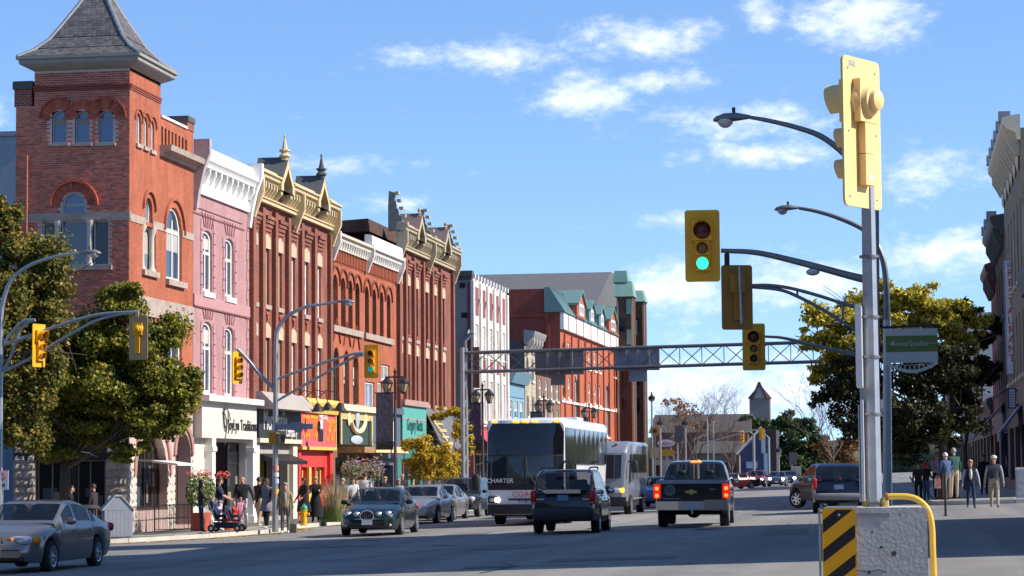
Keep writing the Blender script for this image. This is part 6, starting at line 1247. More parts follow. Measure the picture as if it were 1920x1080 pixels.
for k in range(7): m.tube([(0, 0, -.1), (rnd.uniform(-.2, .2), rnd.uniform(-.2, .2), .7)], .015, 4)
stuff(m.build('stems', mat('stem_brown', (.10, .07, .04), rough=.9), o))
gx, gy = -21.65, at_x(640, 900, -21.65)[0]-1.2
o = thing('ornamental_grass', 'clump of feathery straw coloured grass at the kerb by the hydrant', 'grass clump', (gx, gy, gz(gx)+.15)); m = MB()
def blades(mb, n, h0, h1, sp, w):
    for i in range(n):
        a = rnd.uniform(0, 6.28); r0 = rnd.random()**.5*sp*.5; h = rnd.uniform(h0, h1); lean = rnd.uniform(.05, .42)*h; c, s = math.cos(a), math.sin(a); b = Vector((c*r0, s*r0, 0)); t = Vector((-s, c, 0))*w
        p1 = b+Vector((c*lean*.35, s*lean*.35, h*.6)); p2 = b+Vector((c*lean, s*lean, h)); mb.add([b-t, b+t, p1+t*.8, p1-t*.8, p2], [(0,1,2,3), (3,2,4)])
blades(m, 900, .35, .8, 1.3, .008); stuff(m.build('blades', mat('grass_blade', (.13, .19, .035), rough=.7, island=.4), o, ang=0))
m = MB(); blades(m, 420, 1.1, 1.75, .8, .008); stuff(m.build('seed_stalks', mat('straw_stalk', (.42, .33, .18), rough=.8, island=.3), o, ang=0))
for i, (px, py, lab) in enumerate(((662, 880, 'purple hanging flower basket left under the pub canopy'), (697, 882, 'purple and yellow hanging flower basket right under the pub canopy'))):
    y, z = at_x(px, py, XF+1.15); o = thing('flower_basket', lab, 'flower basket', (XF+1.15, y, z)); m = MB(); puffs(m, (0, 0, 0), (.55, 1.15, .42), 800, .07); stuff(m.build('foliage', mat('basket_leaf', (.13, .13, .06), rough=.7, island=.5), o, ang=0))
    m = MB(); puffs(m, (.1, 0, .1), (.55, 1.15, .42), 240, .05); stuff(m.build('flowers', mat('purple_flower', (.24, .13, .30), rough=.6, island=.4), o, ang=0))
    m = MB(); puffs(m, (.1, .3, .1), (.5, 1.0, .8), 90, .06); stuff(m.build('seed_heads', mat('rusty_flower', (.40, .22, .09), rough=.7, island=.4), o, ang=0))
    m = MB(); m.lathe([(.1, -.35), (.3, -.2), (.36, 0)], n=12); m.build('basket', brown_frame, o); m = MB()
    zz = at_x(672, 850, XF+1.15)[1]-z
    for dx in (-.3, .3): m.tube([(0, dx, 0), (0, 0, zz)], .01, 4)
    m.builds('chain', black_p, o)
x, z = at_y(1914, 940, 92.5); o = thing('sandwich_board', 'grey framed sandwich board on the right hand pavement', 'sandwich board', (x+.25, 92.5, gz(x)+.15)); m = MB(); m.hexa([(-.42,-.3,0), (.42,-.3,0), (.42,-.27,0), (-.42,-.27,0), (-.42,-.02,1.15), (.42,-.02,1.15), (.42,.01,1.15), (-.42,.01,1.15)]); m.build('front_panel', mat('board_frame', (.42, .43, .45), rough=.6), o); m = MB(); m.hexa([(-.36,-.305,.1), (.36,-.305,.1), (.36,-.27,.1), (-.36,-.27,.1), (-.36,-.05,1.08), (.36,-.05,1.08), (.36,-.02,1.08), (-.36,-.02,1.08)]); m.build('chalk_face', mat('board_face', (.20, .22, .24), rough=.6, var=.3, scale=8), o)
m = MB(); m.hexa([(-.42,.3,0), (.42,.3,0), (.42,.27,0), (-.42,.27,0), (-.42,.02,1.13), (.42,.02,1.13), (.42,.015,1.13), (-.42,.015,1.13)]); m.build('rear_panel', MATS['board_frame'], o)
x, _ = at_y(1773, 960, 72); o = thing('marker_post', 'thin black marker post in front of the men on the right', 'post', (x, 72, gz(x))); m = MB(); m.lathe([(.07, 0), (.07, .02), (.035, .04), (.03, .95), (.025, 1.4)], n=8); m.tube([(0, 0, 1.38), (-.05, 0, 1.42)], .03, 6); m.build('post', black_p, o, ang=30)
def paint(name, col, metal=.35, rough=.28): return mat(name, col, rough=rough, metal=metal, var=.02, scale=2, coat=.5, spec=.45)
car_glass = glass_mat('car_glass', (.010, .013, .016), rough=.03, spec=.5, trans=.55); tint = glass_mat('tinted_glass', (.006, .007, .009), rough=.04, spec=.6, trans=.3)
rubber = mat('rubber', (.018, .018, .019), rough=.85); trimb = mat('black_trim', (.022, .022, .024), rough=.6); chrome = mat('chrome', (.62, .63, .65), rough=.15, metal=.95, var=.03); alloy = mat('alloy', (.52, .53, .55), rough=.3, metal=.8, var=.05)
seam = mat('panel_gap', (.006, .006, .007), rough=.9); tail_r = mat('tail_lamp', (.5, .014, .02), rough=.2, var=.1); tail_on = mat('tail_lamp_lit', (.6, .03, .01), rough=.3, emit=(1, .02, .008), estr=.45); brake_on = mat('brake_glow', (.9, .3, .05), rough=.3, emit=(1, .2, .03), estr=1.8)
head_m = mat('headlamp', (.55, .57, .62), rough=.12, metal=.3, var=.3, scale=18); amber_m = mat('amber_lamp', (.62, .22, .01), rough=.25); head_on = mat('headlamp_lit', (.9, .85, .8), rough=.2, emit=(1, .75, .55), estr=5); amber_on = mat('amber_lamp_lit', (.9, .4, .02), emit=(1, .32, .02), estr=2.2)
plate_w = mat('plate_white', (.55, .57, .60), rough=.5, var=.25, scale=25); plate_b = mat('plate_blue', (.20, .27, .40), rough=.5, var=.3, scale=30)
def smooth(pts, xs, w=.07):
    p = np.array(sorted(pts)); y = np.interp(xs, p[:, 0], p[:, 1]); h = xs[1]-xs[0]; out = np.zeros_like(y); tot = 0
    for k in range(-4, 5): q = math.exp(-(k*.5)**2); out += q*np.interp(xs+k*w*.5, xs, y); tot += q
    return out/tot
def wheel_meshes(r, w, spokes, rimm):
    t = MB(); n = 28; R_ = r*.66; t.lathe([(R_, -w/2+.02), (r*.93, -w/2), (r*.985, -w/2+.02), (r, -w/2+.05), (r, w/2-.05), (r*.985, w/2-.02), (r*.93, w/2), (R_, w/2-.02)], n=n, axis='y', cap=False)
    rm = MB(); rm.lathe([(R_*1.0, -w/2+.015), (R_*1.0, -w/2+.0), (R_*.9, -w/2+.01), (R_*.88, -w/2+.06)], n=n, axis='y', cap=False); rm.lathe([(R_*.88, -w/2+.075), (.01, -w/2+.08)], n=n, axis='y', m=1)
    for k in range(spokes):
        a = 2*math.pi*k/spokes; c, s = math.cos(a), math.sin(a); wd = .75*R_*1.9/spokes
        P = lambda q, e, y: (q*c-e*s, y, q*s+e*c)
        rm.hexa([P(.02,-wd*.6,-w/2+.03), P(R_*.9,-wd*.5,-w/2+.02), P(R_*.9,wd*.5,-w/2+.02), P(.02,wd*.6,-w/2+.03), P(.02,-wd*.6,-w/2+.075), P(R_*.9,-wd*.5,-w/2+.075), P(R_*.9,wd*.5,-w/2+.075), P(.02,wd*.6,-w/2+.075)])
    rm.lathe([(R_*.2, -w/2+.04), (R_*.2, -w/2+.01), (R_*.1, -w/2+.0), (.01, -w/2+.0)], n=12, axis='y')
    return t.mesh('tyre', rubber), rm.mesh('rim', [rimm, trimb])
def wheels(R, spec, steer=0):
    tm, rm = wheel_meshes(spec['r'], spec.get('tw', .2), spec.get('spokes', 7), spec.get('rim', alloy)); tw = spec.get('tw', .2)
    for x in spec['axles']:
        for sgn in (-1, 1):
            e = place('wheel', tm, R, (x, sgn*(spec['W']/2-tw/2-.015), spec['r']), math.pi if sgn > 0 else 0); e.name = 'wheel'
            if steer and x > 0: e.rotation_euler.z += steer
            place('rim', rm, e)
def lamp(R, name, m, c, r, rz=0, sq=2.6):
    """a lens shaped as a superellipsoid"""
    b = MB(); n, k = 14, 8; vs = []
    f = lambda v: math.copysign(abs(v)**(2/sq), v)
    for i in range(k+1):
        la = -math.pi/2+math.pi*i/k
        for j in range(n): lo = 2*math.pi*j/n; vs.append((r[0]*f(math.cos(la))*f(math.cos(lo)), r[1]*f(math.cos(la))*f(math.sin(lo)), r[2]*f(math.sin(la))))
    b.add(vs, [(i*n+j, i*n+(j+1) % n, (i+1)*n+(j+1) % n, (i+1)*n+j) for i in range(k) for j in range(n)]); return b.build(name, m, R, c, rz, ang=60)
def car(S, label, loc, rz, cat='car', name='car', group=None):
    """a car body lofted along its length; panes, lamps and wheels are parts"""
    R = thing(name, label, cat, loc, rz, group); L, W = S['L'], S['W']
    xs = set(np.round(np.linspace(-L/2, L/2, int(L/.05)), 3))
    for d in S.get('doors', ()): xs |= {round(d-.006, 4), round(d+.006, 4)}
    for a in S['axles']: xs |= {round(a+q*S['arch'], 4) for q in (-1, 1)}
    xs = np.array(sorted(xs)); u = np.linspace(-L/2, L/2, 240)
    ev = lambda key, w=.07: np.interp(xs, u, smooth(S[key], u, w))
    top, belt, hw, bot = ev('top', S.get('sm', .06)), ev('belt'), ev('hw', S.get('smw', .08)), ev('bot'); rf, ghw = ev('roof', S.get('smr', .09)), ev('hw')
    top = np.maximum(top, bot+.12); belt = np.minimum(np.maximum(belt, bot+.1), top)
    dn = set()
    for d in S.get('doors', ()): dn |= {i for i in range(len(xs)-1) if abs((xs[i]+xs[i+1])/2-d) < .004}
    vs, fs, ms = [], [], []; rowN = None; tum = S.get('tum', .78); inn = S.get('inset', .05)
    for i, x in enumerate(xs):
        zb = bot[i]
        for a in S['axles']:
            q = S['arch']**2-(x-a)**2
            if q > 0: zb = max(zb, S['r']*.95+math.sqrt(q))
        zb = min(zb, belt[i]-.05); h = belt[i]-zb; w = hw[i]; sill = S.get('tuck', .06)
        half = [(0, bot[i]), (w*.52, bot[i]), (w*.52, zb), (w-sill, zb), (w-sill*.25, zb+h*.22), (w, zb+h*.5), (w-.008, zb+h*.72), (w-.03, belt[i]-.035), (w-.06, belt[i])]
        half += [(w*.86, belt[i]+(top[i]-belt[i])*.62), (w*.6, belt[i]+(top[i]-belt[i])*.93), (w*.3, top[i]), (0, top[i])]
        ring = [(x, y, z) for y, z in half]+[(x, -y, z) for y, z in half[-2:0:-1]]
        rowN = len(ring); vs += ring
    nB = len(half); F = {}
    def addf(kind, f): F.setdefault(kind, []).append(f)
    for i in range(len(xs)-1):
        for j in range(rowN):
            jj = j if j < nB else rowN-j-1+0
            k = j if j < nB-1 else rowN-1-j
            kind = 'under' if k < 3 or (k >= 8 and S['house'][0]+.25 < xs[i] < S['house'][1]-.35) else ('seam' if i in dn and k >= 3 and k < 8 else 'body')
            if kind == 'body' and k in (3,) and S.get('clad'): kind = 'clad'
            addf(kind, (i*rowN+j, i*rowN+(j+1) % rowN, (i+1)*rowN+(j+1) % rowN, (i+1)*rowN+j))
    addf('body', tuple(range(rowN))[::-1]); addf('body', tuple((len(xs)-1)*rowN+j for j in range(rowN)))
    base = len(vs); xa, xb = S['house']; idx = [i for i, x in enumerate(xs) if xa <= x <= xb]; gl = S['glass']
    gn = None
    for i in idx:
        w, z0 = ghw[i]-inn, belt[i]-.02; H = max(rf[i]-z0, .01); e = min(1, H/(max(rf)-z0+.001)); rw = w-(w*(1-tum))*e
        half = [(w, z0), (w-(w-rw)*.12, z0+H*.12), (w-(w-rw)*.18, z0+H*.18), (w-(w-rw)*.86, z0+H*.84), (rw-.0, z0+H*.90), (rw-.05, z0+H*.965), (rw*.8, z0+H*.99), (rw*.4, z0+H), (0, z0+H)]
        ring = [(xs[i], y, z) for y, z in half]+[(xs[i], -y, z) for y, z in half[-2::-1]]
        gn = len(ring); vs += ring
    hmax = max(rf); glassf = {}
    for q in range(len(idx)-1):
        i = idx[q]; x = (xs[i]+xs[i+1])/2; slope = (rf[i+1]-rf[i])/(xs[i+1]-xs[i])
        for j in range(gn-1):
            k = j if j < 8 else 15-j; f = (base+q*gn+j, base+(q+1)*gn+j, base+(q+1)*gn+j+1, base+q*gn+j+1)
            side = 'L' if j < 8 else 'R'
            kind = 'body'
            if k == 2:
                for n_, (a, b) in enumerate(gl):
                    if a < x < b: kind = ('side_window', side, n_)
            if k >= 5 and gl and x > S['ws'][0] and x < S['ws'][1] : kind = ('windshield', '', 0)
            if k >= 5 and x > S['rw'][0] and x < S['rw'][1]: kind = ('rear_window', '', 0)
            if kind == 'body' and i in dn and k < 4: kind = 'seam'
            if kind == 'body' and k in (1, 2, 3) and S.get('blackpillar') and gl[0][0]-.3 < x < gl[-1][1]+.2 : kind = 'trim'
            addf(kind, f)
    def part(kind, name, m, parent=R, shift=0):
        if kind not in F: return
        q = MB(); mp = {}
        for f in F[kind]:
            for i in f:
                if i not in mp: mp[i] = len(q.v); q.v.append(vs[i])
            q.f.append(tuple(mp[i] for i in f)); q.m.append(0)
        return q.build(name, m, parent, ang=S.get('ang', 42))
    q = MB(); mp = {}
    order = ['body', 'seam', 'under', 'clad', 'trim']
    for mi, kind in enumerate(order):
        for f in F.get(kind, []):
            for i in f:
                if i not in mp: mp[i] = len(q.v); q.v.append(vs[i])
            q.f.append(tuple(mp[i] for i in f)); q.m.append(mi)
    body = q.build('body', [S['paint'], seam, trimb, S.get('clad') or trimb, trimb], R, ang=S.get('ang', 42))
    for kind in [k for k in F if isinstance(k, tuple)]: part(kind, kind[0], S.get('glassm', car_glass) if kind[0] != 'windshield' else car_glass)
    wheels(R, S, S.get('steer', 0))
    xm = S.get('mirror', S['ws'][0]+.1); bz = float(np.interp(xm, xs, belt)); hwm = float(np.interp(xm, xs, hw))
    for s in (-1, 1): o = lamp(R, 'side_mirror', S.get('mirrorm', S['paint']), (xm, s*(hwm+.08), bz+.09), (.06, .11, .075)); lamp(o, 'mirror_glass', chrome, (-.05, 0, 0), (.015, .09, .06))
    for d in S.get('handles', ()):
        for s in (-1, 1): hh = float(np.interp(d, xs, hw)); b = MB(); b.box(d-.09, d+.09, s*(hh-.012)-.012, s*(hh-.012)+.012, float(np.interp(d, xs, belt))-.13, float(np.interp(d, xs, belt))-.10); b.build('door_handle', S.get('handlem', S['paint']), R)
    if S.get('sidetrim'):
        z, m = S['sidetrim']
        for s in (-1, 1):
            b = MB(); a0, a1 = S['axles'][1]+S['arch']+.05, S['axles'][0]-S['arch']-.05
            b.box(a0, a1, s*(W/2-.006)-.012, s*(W/2-.006)+.012, z-.03, z+.03); b.build('side_strip', m, R)
    if S.get('seats', 1):
        zb = float(np.interp(0, xs, belt)); x0 = (S['ws'][0]+S['rw'][1])/2
        for dx in (.15, -.75):
            for s in (-1, 1): lamp(R, 'seat', trimb, (x0+dx, s*W*.2, zb+.10), (.07, .21, .20), 0, 3); lamp(R, 'headrest', trimb, (x0+dx-.04, s*W*.2, zb+.34), (.05, .12, .07), 0, 3)
        m = MB(); m.tube([(x0+.62+.07*math.sin(a), W*.2+.18*math.cos(a), zb+.02+.18*math.sin(a)) for a in np.linspace(0, 6.28, 14)], .014, 5); m.build('steering_wheel', trimb, R)
    return R, (xs, top, belt, hw, bot)
def bumper_plate(R, x, z, m, sgn=1, w=.31, h=.155, y=0):
    b = MB(); b.box(x-.01, x+.01, y-w/2, y+w/2, z-h/2, z+h/2); return b.build('number_plate', m, R)
GY = -math.pi/2; GA = math.pi/2
def gl(X, Y): return (X, Y, gz(X))
def spot(px, py, dx=0, dy=0): x, y = on_ground(px, py); return (x+dx, y+dy, gz(x+dx))
def sedan(color, L=4.9, W=1.84, H=1.43, hood=.98, deck=1.02, **k):
    h2 = L/2
    S = dict(L=L, W=W, paint=color, r=.32, tw=.2, arch=.385, axles=(h2-.98, h2-.98-k.get('wb', 2.75)),
             top=[(-h2, .62), (-h2+.05, deck-.06), (-h2+.25, deck), (-h2+.95, deck+.03), (h2-1.6, hood+.03), (h2-.9, hood-.05), (h2-.35, hood-.17), (h2-.1, hood-.3), (h2, .52)],
             belt=[(-h2, .60), (-h2+.08, deck-.1), (-h2+1, deck-.07), (h2-1.7, hood-.07), (h2-.8, hood-.15), (h2-.25, hood-.28), (h2, .50)],
             hw=[(-h2, W*.36), (-h2+.12, W*.44), (-h2+.7, W*.495), (0, W*.5), (h2-1.0, W*.495), (h2-.4, W*.455), (h2-.12, W*.39), (h2, W*.30)],
             bot=[(-h2, .42), (-h2+.15, .30), (-h2+.5, .22), (0, .2), (h2-.5, .2), (h2-.1, .24), (h2, .34)],
             roof=[(-h2+.75, deck-.05), (-h2+1.05, deck+.06), (-h2+1.7, H-.07), (-h2+2.2, H), (h2-2.35, H-.02), (h2-2.15, H-.06), (h2-1.25, hood), (h2-1.1, hood-.05)],
             house=(-h2+.8, h2-1.2), ws=(h2-2.12, h2-1.35), rw=(-h2+.98, -h2+1.72), glass=[(-h2+1.28, -h2+1.5), (-h2+1.56, -h2+2.42), (-h2+2.52, h2-1.72)],
             doors=(-h2+1.5, -h2+2.47, h2-1.5), handles=(-h2+1.72, -h2+2.7), mirror=h2-1.72, tum=.76)
    S.update({q: v for q, v in k.items() if q != 'wb'}); return S
pt_b = paint('champagne_grey_paint', (.20, .185, .17), metal=.6, rough=.3)
x, y = on_ground(84, 1072); Lb = 4.95
S = sedan(pt_b, L=Lb, W=1.85, H=1.44, hood=.99, deck=1.0, spokes=8, sidetrim=(.56, pt_b), rim=alloy)
B_, info = car(S, 'silver beige sedan at the left picture edge, heading towards the camera', (-16.93-.92, 46.2+Lb/2-.98+.3, gz(-17.6)), GY, name='sedan')
h2 = Lb/2
for s in (-1, 1):
    lamp(B_, 'headlight', head_m, (h2-.20, s*.52, .665), (.12, .24, .085), -s*.35, 3.5); lamp(B_, 'turn_signal', amber_m, (h2-.32, s*.76, .665), (.12, .09, .078), -s*.8, 3); lamp(B_, 'turn_signal', amber_m, (h2-.135, s*.33, .655), (.05, .06, .07), -s*.2, 3)
    lamp(B_, 'tail_light', tail_r, (-h2+.12, s*.62, .82), (.09, .24, .1), s*.3, 4)
b = lamp(B_, 'grille', trimb, (h2-.09, 0, .63), (.06, .22, .10), 0, 3.5); g = MB()
for k in range(9): g.box(.05, .066, -.19+.042*k, -.18+.042*k, -.08, .08)
g.builds('grille_bar', chrome, b)
m = MB(); m.box(h2-.12, h2-.03, -.62, .62, .27, .33); m.build('lower_intake', trimb, B_); bumper_plate(B_, h2+.01, .42, plate_w)
m = MB(); m.box(h2-.32, h2+.012, -.55, .55, .468, .482); m.build('bumper_line', seam, B_)
pg = paint('dark_green_paint', (.008, .022, .024), metal=.3, rough=.2); Lj = 4.88
S = sedan(pg, L=Lj, W=1.84, H=1.44, hood=.97, deck=1.0, spokes=10, r=.33, hw=[(-Lj/2, 1.84*.34), (-Lj/2+.15, 1.84*.43), (-Lj/2+.8, 1.84*.495), (0, .92), (Lj/2-1, .91), (Lj/2-.5, .86), (Lj/2-.15, .74), (Lj/2, .5)], wb=2.9)
J_, info = car(S, 'dark green saloon with round lamps and an oval chrome grille, driving towards the camera', (-15.75, 71.8, gz(-15.7)), GY+.05, name='saloon'); h2 = Lj/2
for s in (-1, 1):
    for yy, r, xx in ((.33, .085, .07), (.60, .105, .17)):
        q = lamp(J_, 'headlight', head_m, (h2-xx-.05, s*yy, .655), (.11, r, r), 0, 2); c = MB(); c.lathe([(r*.96, -.01), (r*1.08, 0), (r*.96, .012)], (.06, 0, 0), 18, axis='x'); c.build('bezel', chrome, q)
    lamp(J_, 'fog_lamp', head_m, (h2-.16, s*.62, .33), (.05, .08, .045), -s*.3)
    lamp(J_, 'tail_light', tail_r, (-h2+.14, s*.64, .8), (.1, .2, .12), s*.3)
c = MB(); pts = [(.05+h2-.02, .20*math.cos(a)*1.0, .605+.16*math.sin(a)) for a in np.linspace(0, 2*math.pi, 25)]; c.tube(pts, .022, 6, caps=False); gq = c.build('grille_ring', chrome, J_); c = lamp(J_, 'grille', trimb, (h2-.0, 0, .605), (.04, .185, .15), 0, 2); q = MB()
for k in range(5): q.box(.03, .042, -.13+.058*k, -.12+.058*k, -.12, .12)
q.builds('grille_bar', chrome, c)
bumper_plate(J_, h2+.06, .42, plate_w); m = MB(); m.box(h2-.12, h2+.02, -.5, .5, .25, .33); m.build('lower_intake', trimb, J_)
m = MB(); m.tube([(h2-.75, -.62, .52), (h2-.2, -.6, .515), (h2-.0, -.35, .51), (h2+.03, 0, .51), (h2-.0, .35, .51), (h2-.2, .6, .515), (h2-.75, .62, .52)], .018, 6); m.build('bumper_strip', chrome, J_)
m = MB(); m.tube([(h2-.22, 0, .83), (h2-.14, 0, .87), (h2-.05, 0, .86)], .02, 6); m.build('mascot', chrome, J_)
ps = paint('silver_paint', (.34, .33, .31), metal=.6, rough=.3); ps2 = paint('pewter_paint', (.30, .285, .26), metal=.6, rough=.3)
for k, (col, X, Y, lab) in enumerate(((ps, -18.1, 90.0, 'silver sedan parked at the kerb right behind the dark green saloon'), (ps2, -18.65, 96.2, 'pewter sedan parked second in the kerb row, before the dark sport utility'))):
    S = sedan(col, L=4.7, W=1.8, H=1.45, spokes=7+k); P_, _ = car(S, lab, gl(X, Y), GY, name='sedan', group='cars parked along the left kerb'); h2 = 2.35
    for s in (-1, 1): lamp(P_, 'headlight', head_m, (h2-.26, s*.58, .66), (.16, .2, .09), -s*.5, 3); lamp(P_, 'fog_lamp', head_m, (h2-.18, s*.55, .32), (.05, .08, .04)); lamp(P_, 'tail_light', tail_r, (-h2+.12, s*.6, .8), (.1, .2, .1))
    lamp(P_, 'grille', trimb if k else chrome, (h2-.1, 0, .62), (.06, .3, .08), 0, 4); m = MB(); m.box(h2-.14, h2-.02, -.5, .5, .24, .32); m.build('lower_intake', trimb, P_); bumper_plate(P_, h2+.005, .44, plate_w)
def suv(color, L=4.5, W=1.82, H=1.72, hood=1.08, r=.36, back=.12, **k):
    h2 = L/2
    S = dict(L=L, W=W, paint=color, r=r, tw=.22, arch=r+.075, axles=(h2-.88, h2-.88-k.get('wb', 2.62)), tuck=.04,
             top=[(-h2, .8), (-h2+.03, 1.05), (-h2+.15, hood+.03), (h2-1.5, hood+.03), (h2-.8, hood-.03), (h2-.25, hood-.1), (h2-.06, hood-.22), (h2, .62)],
             belt=[(-h2, .78), (-h2+.06, hood-.02), (h2-1.5, hood-.05), (h2-.6, hood-.12), (h2-.15, hood-.2), (h2, .6)],
             hw=[(-h2, W*.42), (-h2+.1, W*.47), (-h2+.5, W*.5), (h2-.7, W*.495), (h2-.3, W*.46), (h2-.05, W*.41), (h2, W*.36)],
             bot=[(-h2, .42), (-h2+.2, .36), (0, .3), (h2-.4, .32), (h2, .42)],
             roof=[(-h2-.02, hood-.04), (-h2+back*.3, hood+.1), (-h2+back+.22, H-.1), (-h2+back+.5, H), (h2-2.0, H), (h2-1.85, H-.06), (h2-1.1, hood+.02), (h2-1.0, hood-.04)],
             house=(-h2+.02, h2-1.08), ws=(h2-1.85, h2-1.15), rw=(-h2+.06, -h2+back+.28), glass=[(-h2+.45, -h2+1.12), (-h2+1.2, -h2+2.0), (-h2+2.1, h2-1.5)],
             doors=(-h2+1.16, -h2+2.05, h2-1.32), handles=(-h2+1.4, -h2+2.3), mirror=h2-1.5, tum=.86, smr=.06, glassm=tint, mirrorm=trimb)
    S.update({q: v for q, v in k.items() if q != 'wb'}); return S
pdk = paint('dark_grey_paint', (.035, .038, .045), metal=.4, rough=.25)
S = suv(pdk, L=4.7, H=1.68, hood=1.06); V_, _ = car(S, 'dark grey sport utility parked at the kerb in front of the charter bus', gl(-18.75, 102.6), GY, name='sport_utility', group='cars parked along the left kerb'); h2 = 2.35
for s in (-1, 1): lamp(V_, 'headlight', head_m, (h2-.22, s*.62, .78), (.15, .17, .12), -s*.5, 3); lamp(V_, 'tail_light', tail_r, (-h2+.06, s*.72, 1.0), (.06, .1, .2))
lamp(V_, 'grille', chrome, (h2-.06, 0, .74), (.05, .32, .1), 0, 4); bumper_plate(V_, h2+.01, .5, plate_w)
pbk = paint('charcoal_paint', (.020, .0185, .0175), metal=.2, rough=.22)
grey_clad = mat('grey_cladding', (.036, .034, .033), rough=.6)
S = suv(pbk, L=4.45, W=1.82, H=1.74, hood=1.1, r=.35, wb=2.62, back=.22, clad=grey_clad, spokes=5); E_, _ = car(S, 'dark charcoal sport utility driving away beside the charter bus', gl(-9.1, 66.3), GA+.02, name='sport_utility'); h2 = 4.45/2
for s in (-1, 1):
    q = lamp(E_, 'tail_light', tail_r, (-h2+.1, s*.79, 1.0), (.13, .10, .19), 0, 4); lamp(q, 'reversing_lamp', head_m, (-.05, 0, -.12), (.07, .07, .05), 0, 4)
m = MB(); m.box(-h2-.035, -h2+.1, -.48, .48, 1.10, 1.20); m.build('tailgate_bar', chrome, E_); bumper_plate(E_, -h2-.04, .98, plate_b)
lamp(E_, 'rear_bumper', grey_clad, (-h2+.14, 0, .56), (.24, .86, .19), 0, 5); lamp(E_, 'brake_light', tail_r, (-h2+.30, 0, 1.70), (.05, .28, .025), 0, 4)
for yy, w in ((.62, .22), (-.62, .18)): m = MB(); m.box(-h2-.012, -h2+.05, yy-w/2, yy+w/2, .93, .96); m.build('badge', chrome, E_)
for s in (-1, 1): m = MB(); m.tube([(-1.7, s*.66, 1.74), (-1.5, s*.67, 1.79), (.3, s*.67, 1.80), (.55, s*.66, 1.74)], .022, 6); m.build('roof_rail', trimb, E_)
pbl = paint('black_pickup_paint', (.008, .008, .012), metal=.2, rough=.16)
def pickup():
    L, W = 5.85, 2.03; h2 = L/2
    S = dict(L=L, W=W, paint=pbl, r=.40, tw=.26, arch=.49, axles=(h2-1.02, h2-1.02-3.65), tuck=.05, spokes=6,
             top=[(-h2, .7), (-h2+.03, 1.24), (-h2+.12, 1.28), (h2-2.0, 1.28), (h2-1.5, 1.24), (h2-.5, 1.18), (h2-.1, 1.05), (h2, .8)], belt=[(-h2, .68), (-h2+.03, 1.20), (h2-1.6, 1.2), (h2-.5, 1.1), (h2, .78)],
             hw=[(-h2, W*.47), (-h2+.06, W*.485), (-h2+.3, W*.5), (h2-.8, W*.5), (h2-.2, W*.46), (h2, W*.42)], bot=[(-h2, .62), (-h2+.3, .52), (0, .42), (h2-.5, .42), (h2, .5)],
             roof=[(-.62, 1.2), (-.55, 1.28), (-.30, 1.78), (-.12, 1.86), (.6, 1.88), (1.0, 1.84), (1.62, 1.32), (1.8, 1.22)], house=(-.6, 1.72), ws=(1.02, 1.6), rw=(-.54, -.28), glass=[(-.1, .42), (.55, 1.35)],
             doors=(-.2, .5, 1.5), handles=(-.02, .75), mirror=1.25, tum=.8, smr=.05, sm=.04, smw=.06, glassm=tint, mirrorm=trimb)
    K, _ = car(S, 'black pickup truck with lit brake lamps driving away in the middle lane', gl(-5.96, 70.0), GA+.035, cat='pickup truck', name='pickup_truck')
    for s in (-1, 1):
        t = MB(); t.box(-h2-.03, -h2+.18, s*.965-.10, s*.965+.10-.005*s, .82, 1.22); q = t.build('tail_light', tail_on, K)
        for z in (.90, 1.10): lamp(q, 'bulb', brake_on, (-h2-.03, s*.965, z), (.02, .05, .05), 0, 4)
    m = MB(); m.box(-h2-.02, -h2+.02, -.84, .84, .76, 1.21); m.build('tailgate', pbl, K); m = MB(); m.box(-h2-.045, -h2+.3, -.98, .98, 1.225, 1.33); m.build('tailgate_cap', mat('silver_cap', (.34, .34, .36), rough=.35, metal=.5, var=.2, scale=10), K)
    m = MB(); m.box(-h2-.02+.1, h2-3.0, -.96, .96, 1.27, 1.31); m.build('bed_cover', trimb, K)
    for a, b in ((-1.0, -.36), (-.36, .36), (.36, 1.0)):
        z0, z1 = (.50, .74) if abs(a) < .5 else (.50, .78); m = MB(); e = .06 if abs(a) > .5 or b > .5 else .0; x0 = -h2-.17; m.hexa([(x0+(.1 if a == -1.0 else 0), a, z0), (x0+(.1 if b == 1.0 else 0), b, z0), (-h2+.1, b, z0), (-h2+.1, a, z0), (x0+(.1 if a == -1.0 else 0), a, z1), (x0+(.1 if b == 1.0 else 0), b, z1), (-h2+.1, b, z1), (-h2+.1, a, z1)]); m.build('rear_bumper', chrome, K)
    bumper_plate(K, -h2-.185, .62, plate_w, y=-.05, w=.3)
    e = MB(); e.extrude([(-.16, -.035), (-.05, -.035), (-.05, -.07), (.05, -.07), (.05, -.035), (.16, -.035), (.19, .035), (.05, .035), (.05, .07), (-.05, .07), (-.05, .035), (-.13, .035)], lambda p, t: (t, p[0], p[1]+1.0), -h2-.03, -h2-.021); e.build('emblem', mat('gold_emblem', (.60, .44, .14), rough=.3, metal=.6), K)
    e = MB(); e.lathe([(.15, 0), (.15, -.006), (.11, -.006), (.11, 0)], (-h2-.022, .60, 1.05), 20, axis='x'); e.build('round_decal', mat('decal_grey', (.22, .25, .28), rough=.5), K)
    e = MB(); e.box(-h2-.024, -h2-.02, -.66, -.50, 1.05, 1.09); e.box(-h2-.024, -h2-.02, .30, .8, .80, .83); e.builds('badge', mat('decal_grey', (.22, .25, .28), rough=.5), K)
    lamp(K, 'brake_light', brake_on, (-.24, 0, 1.845), (.05, .16, .028), 0, 4)
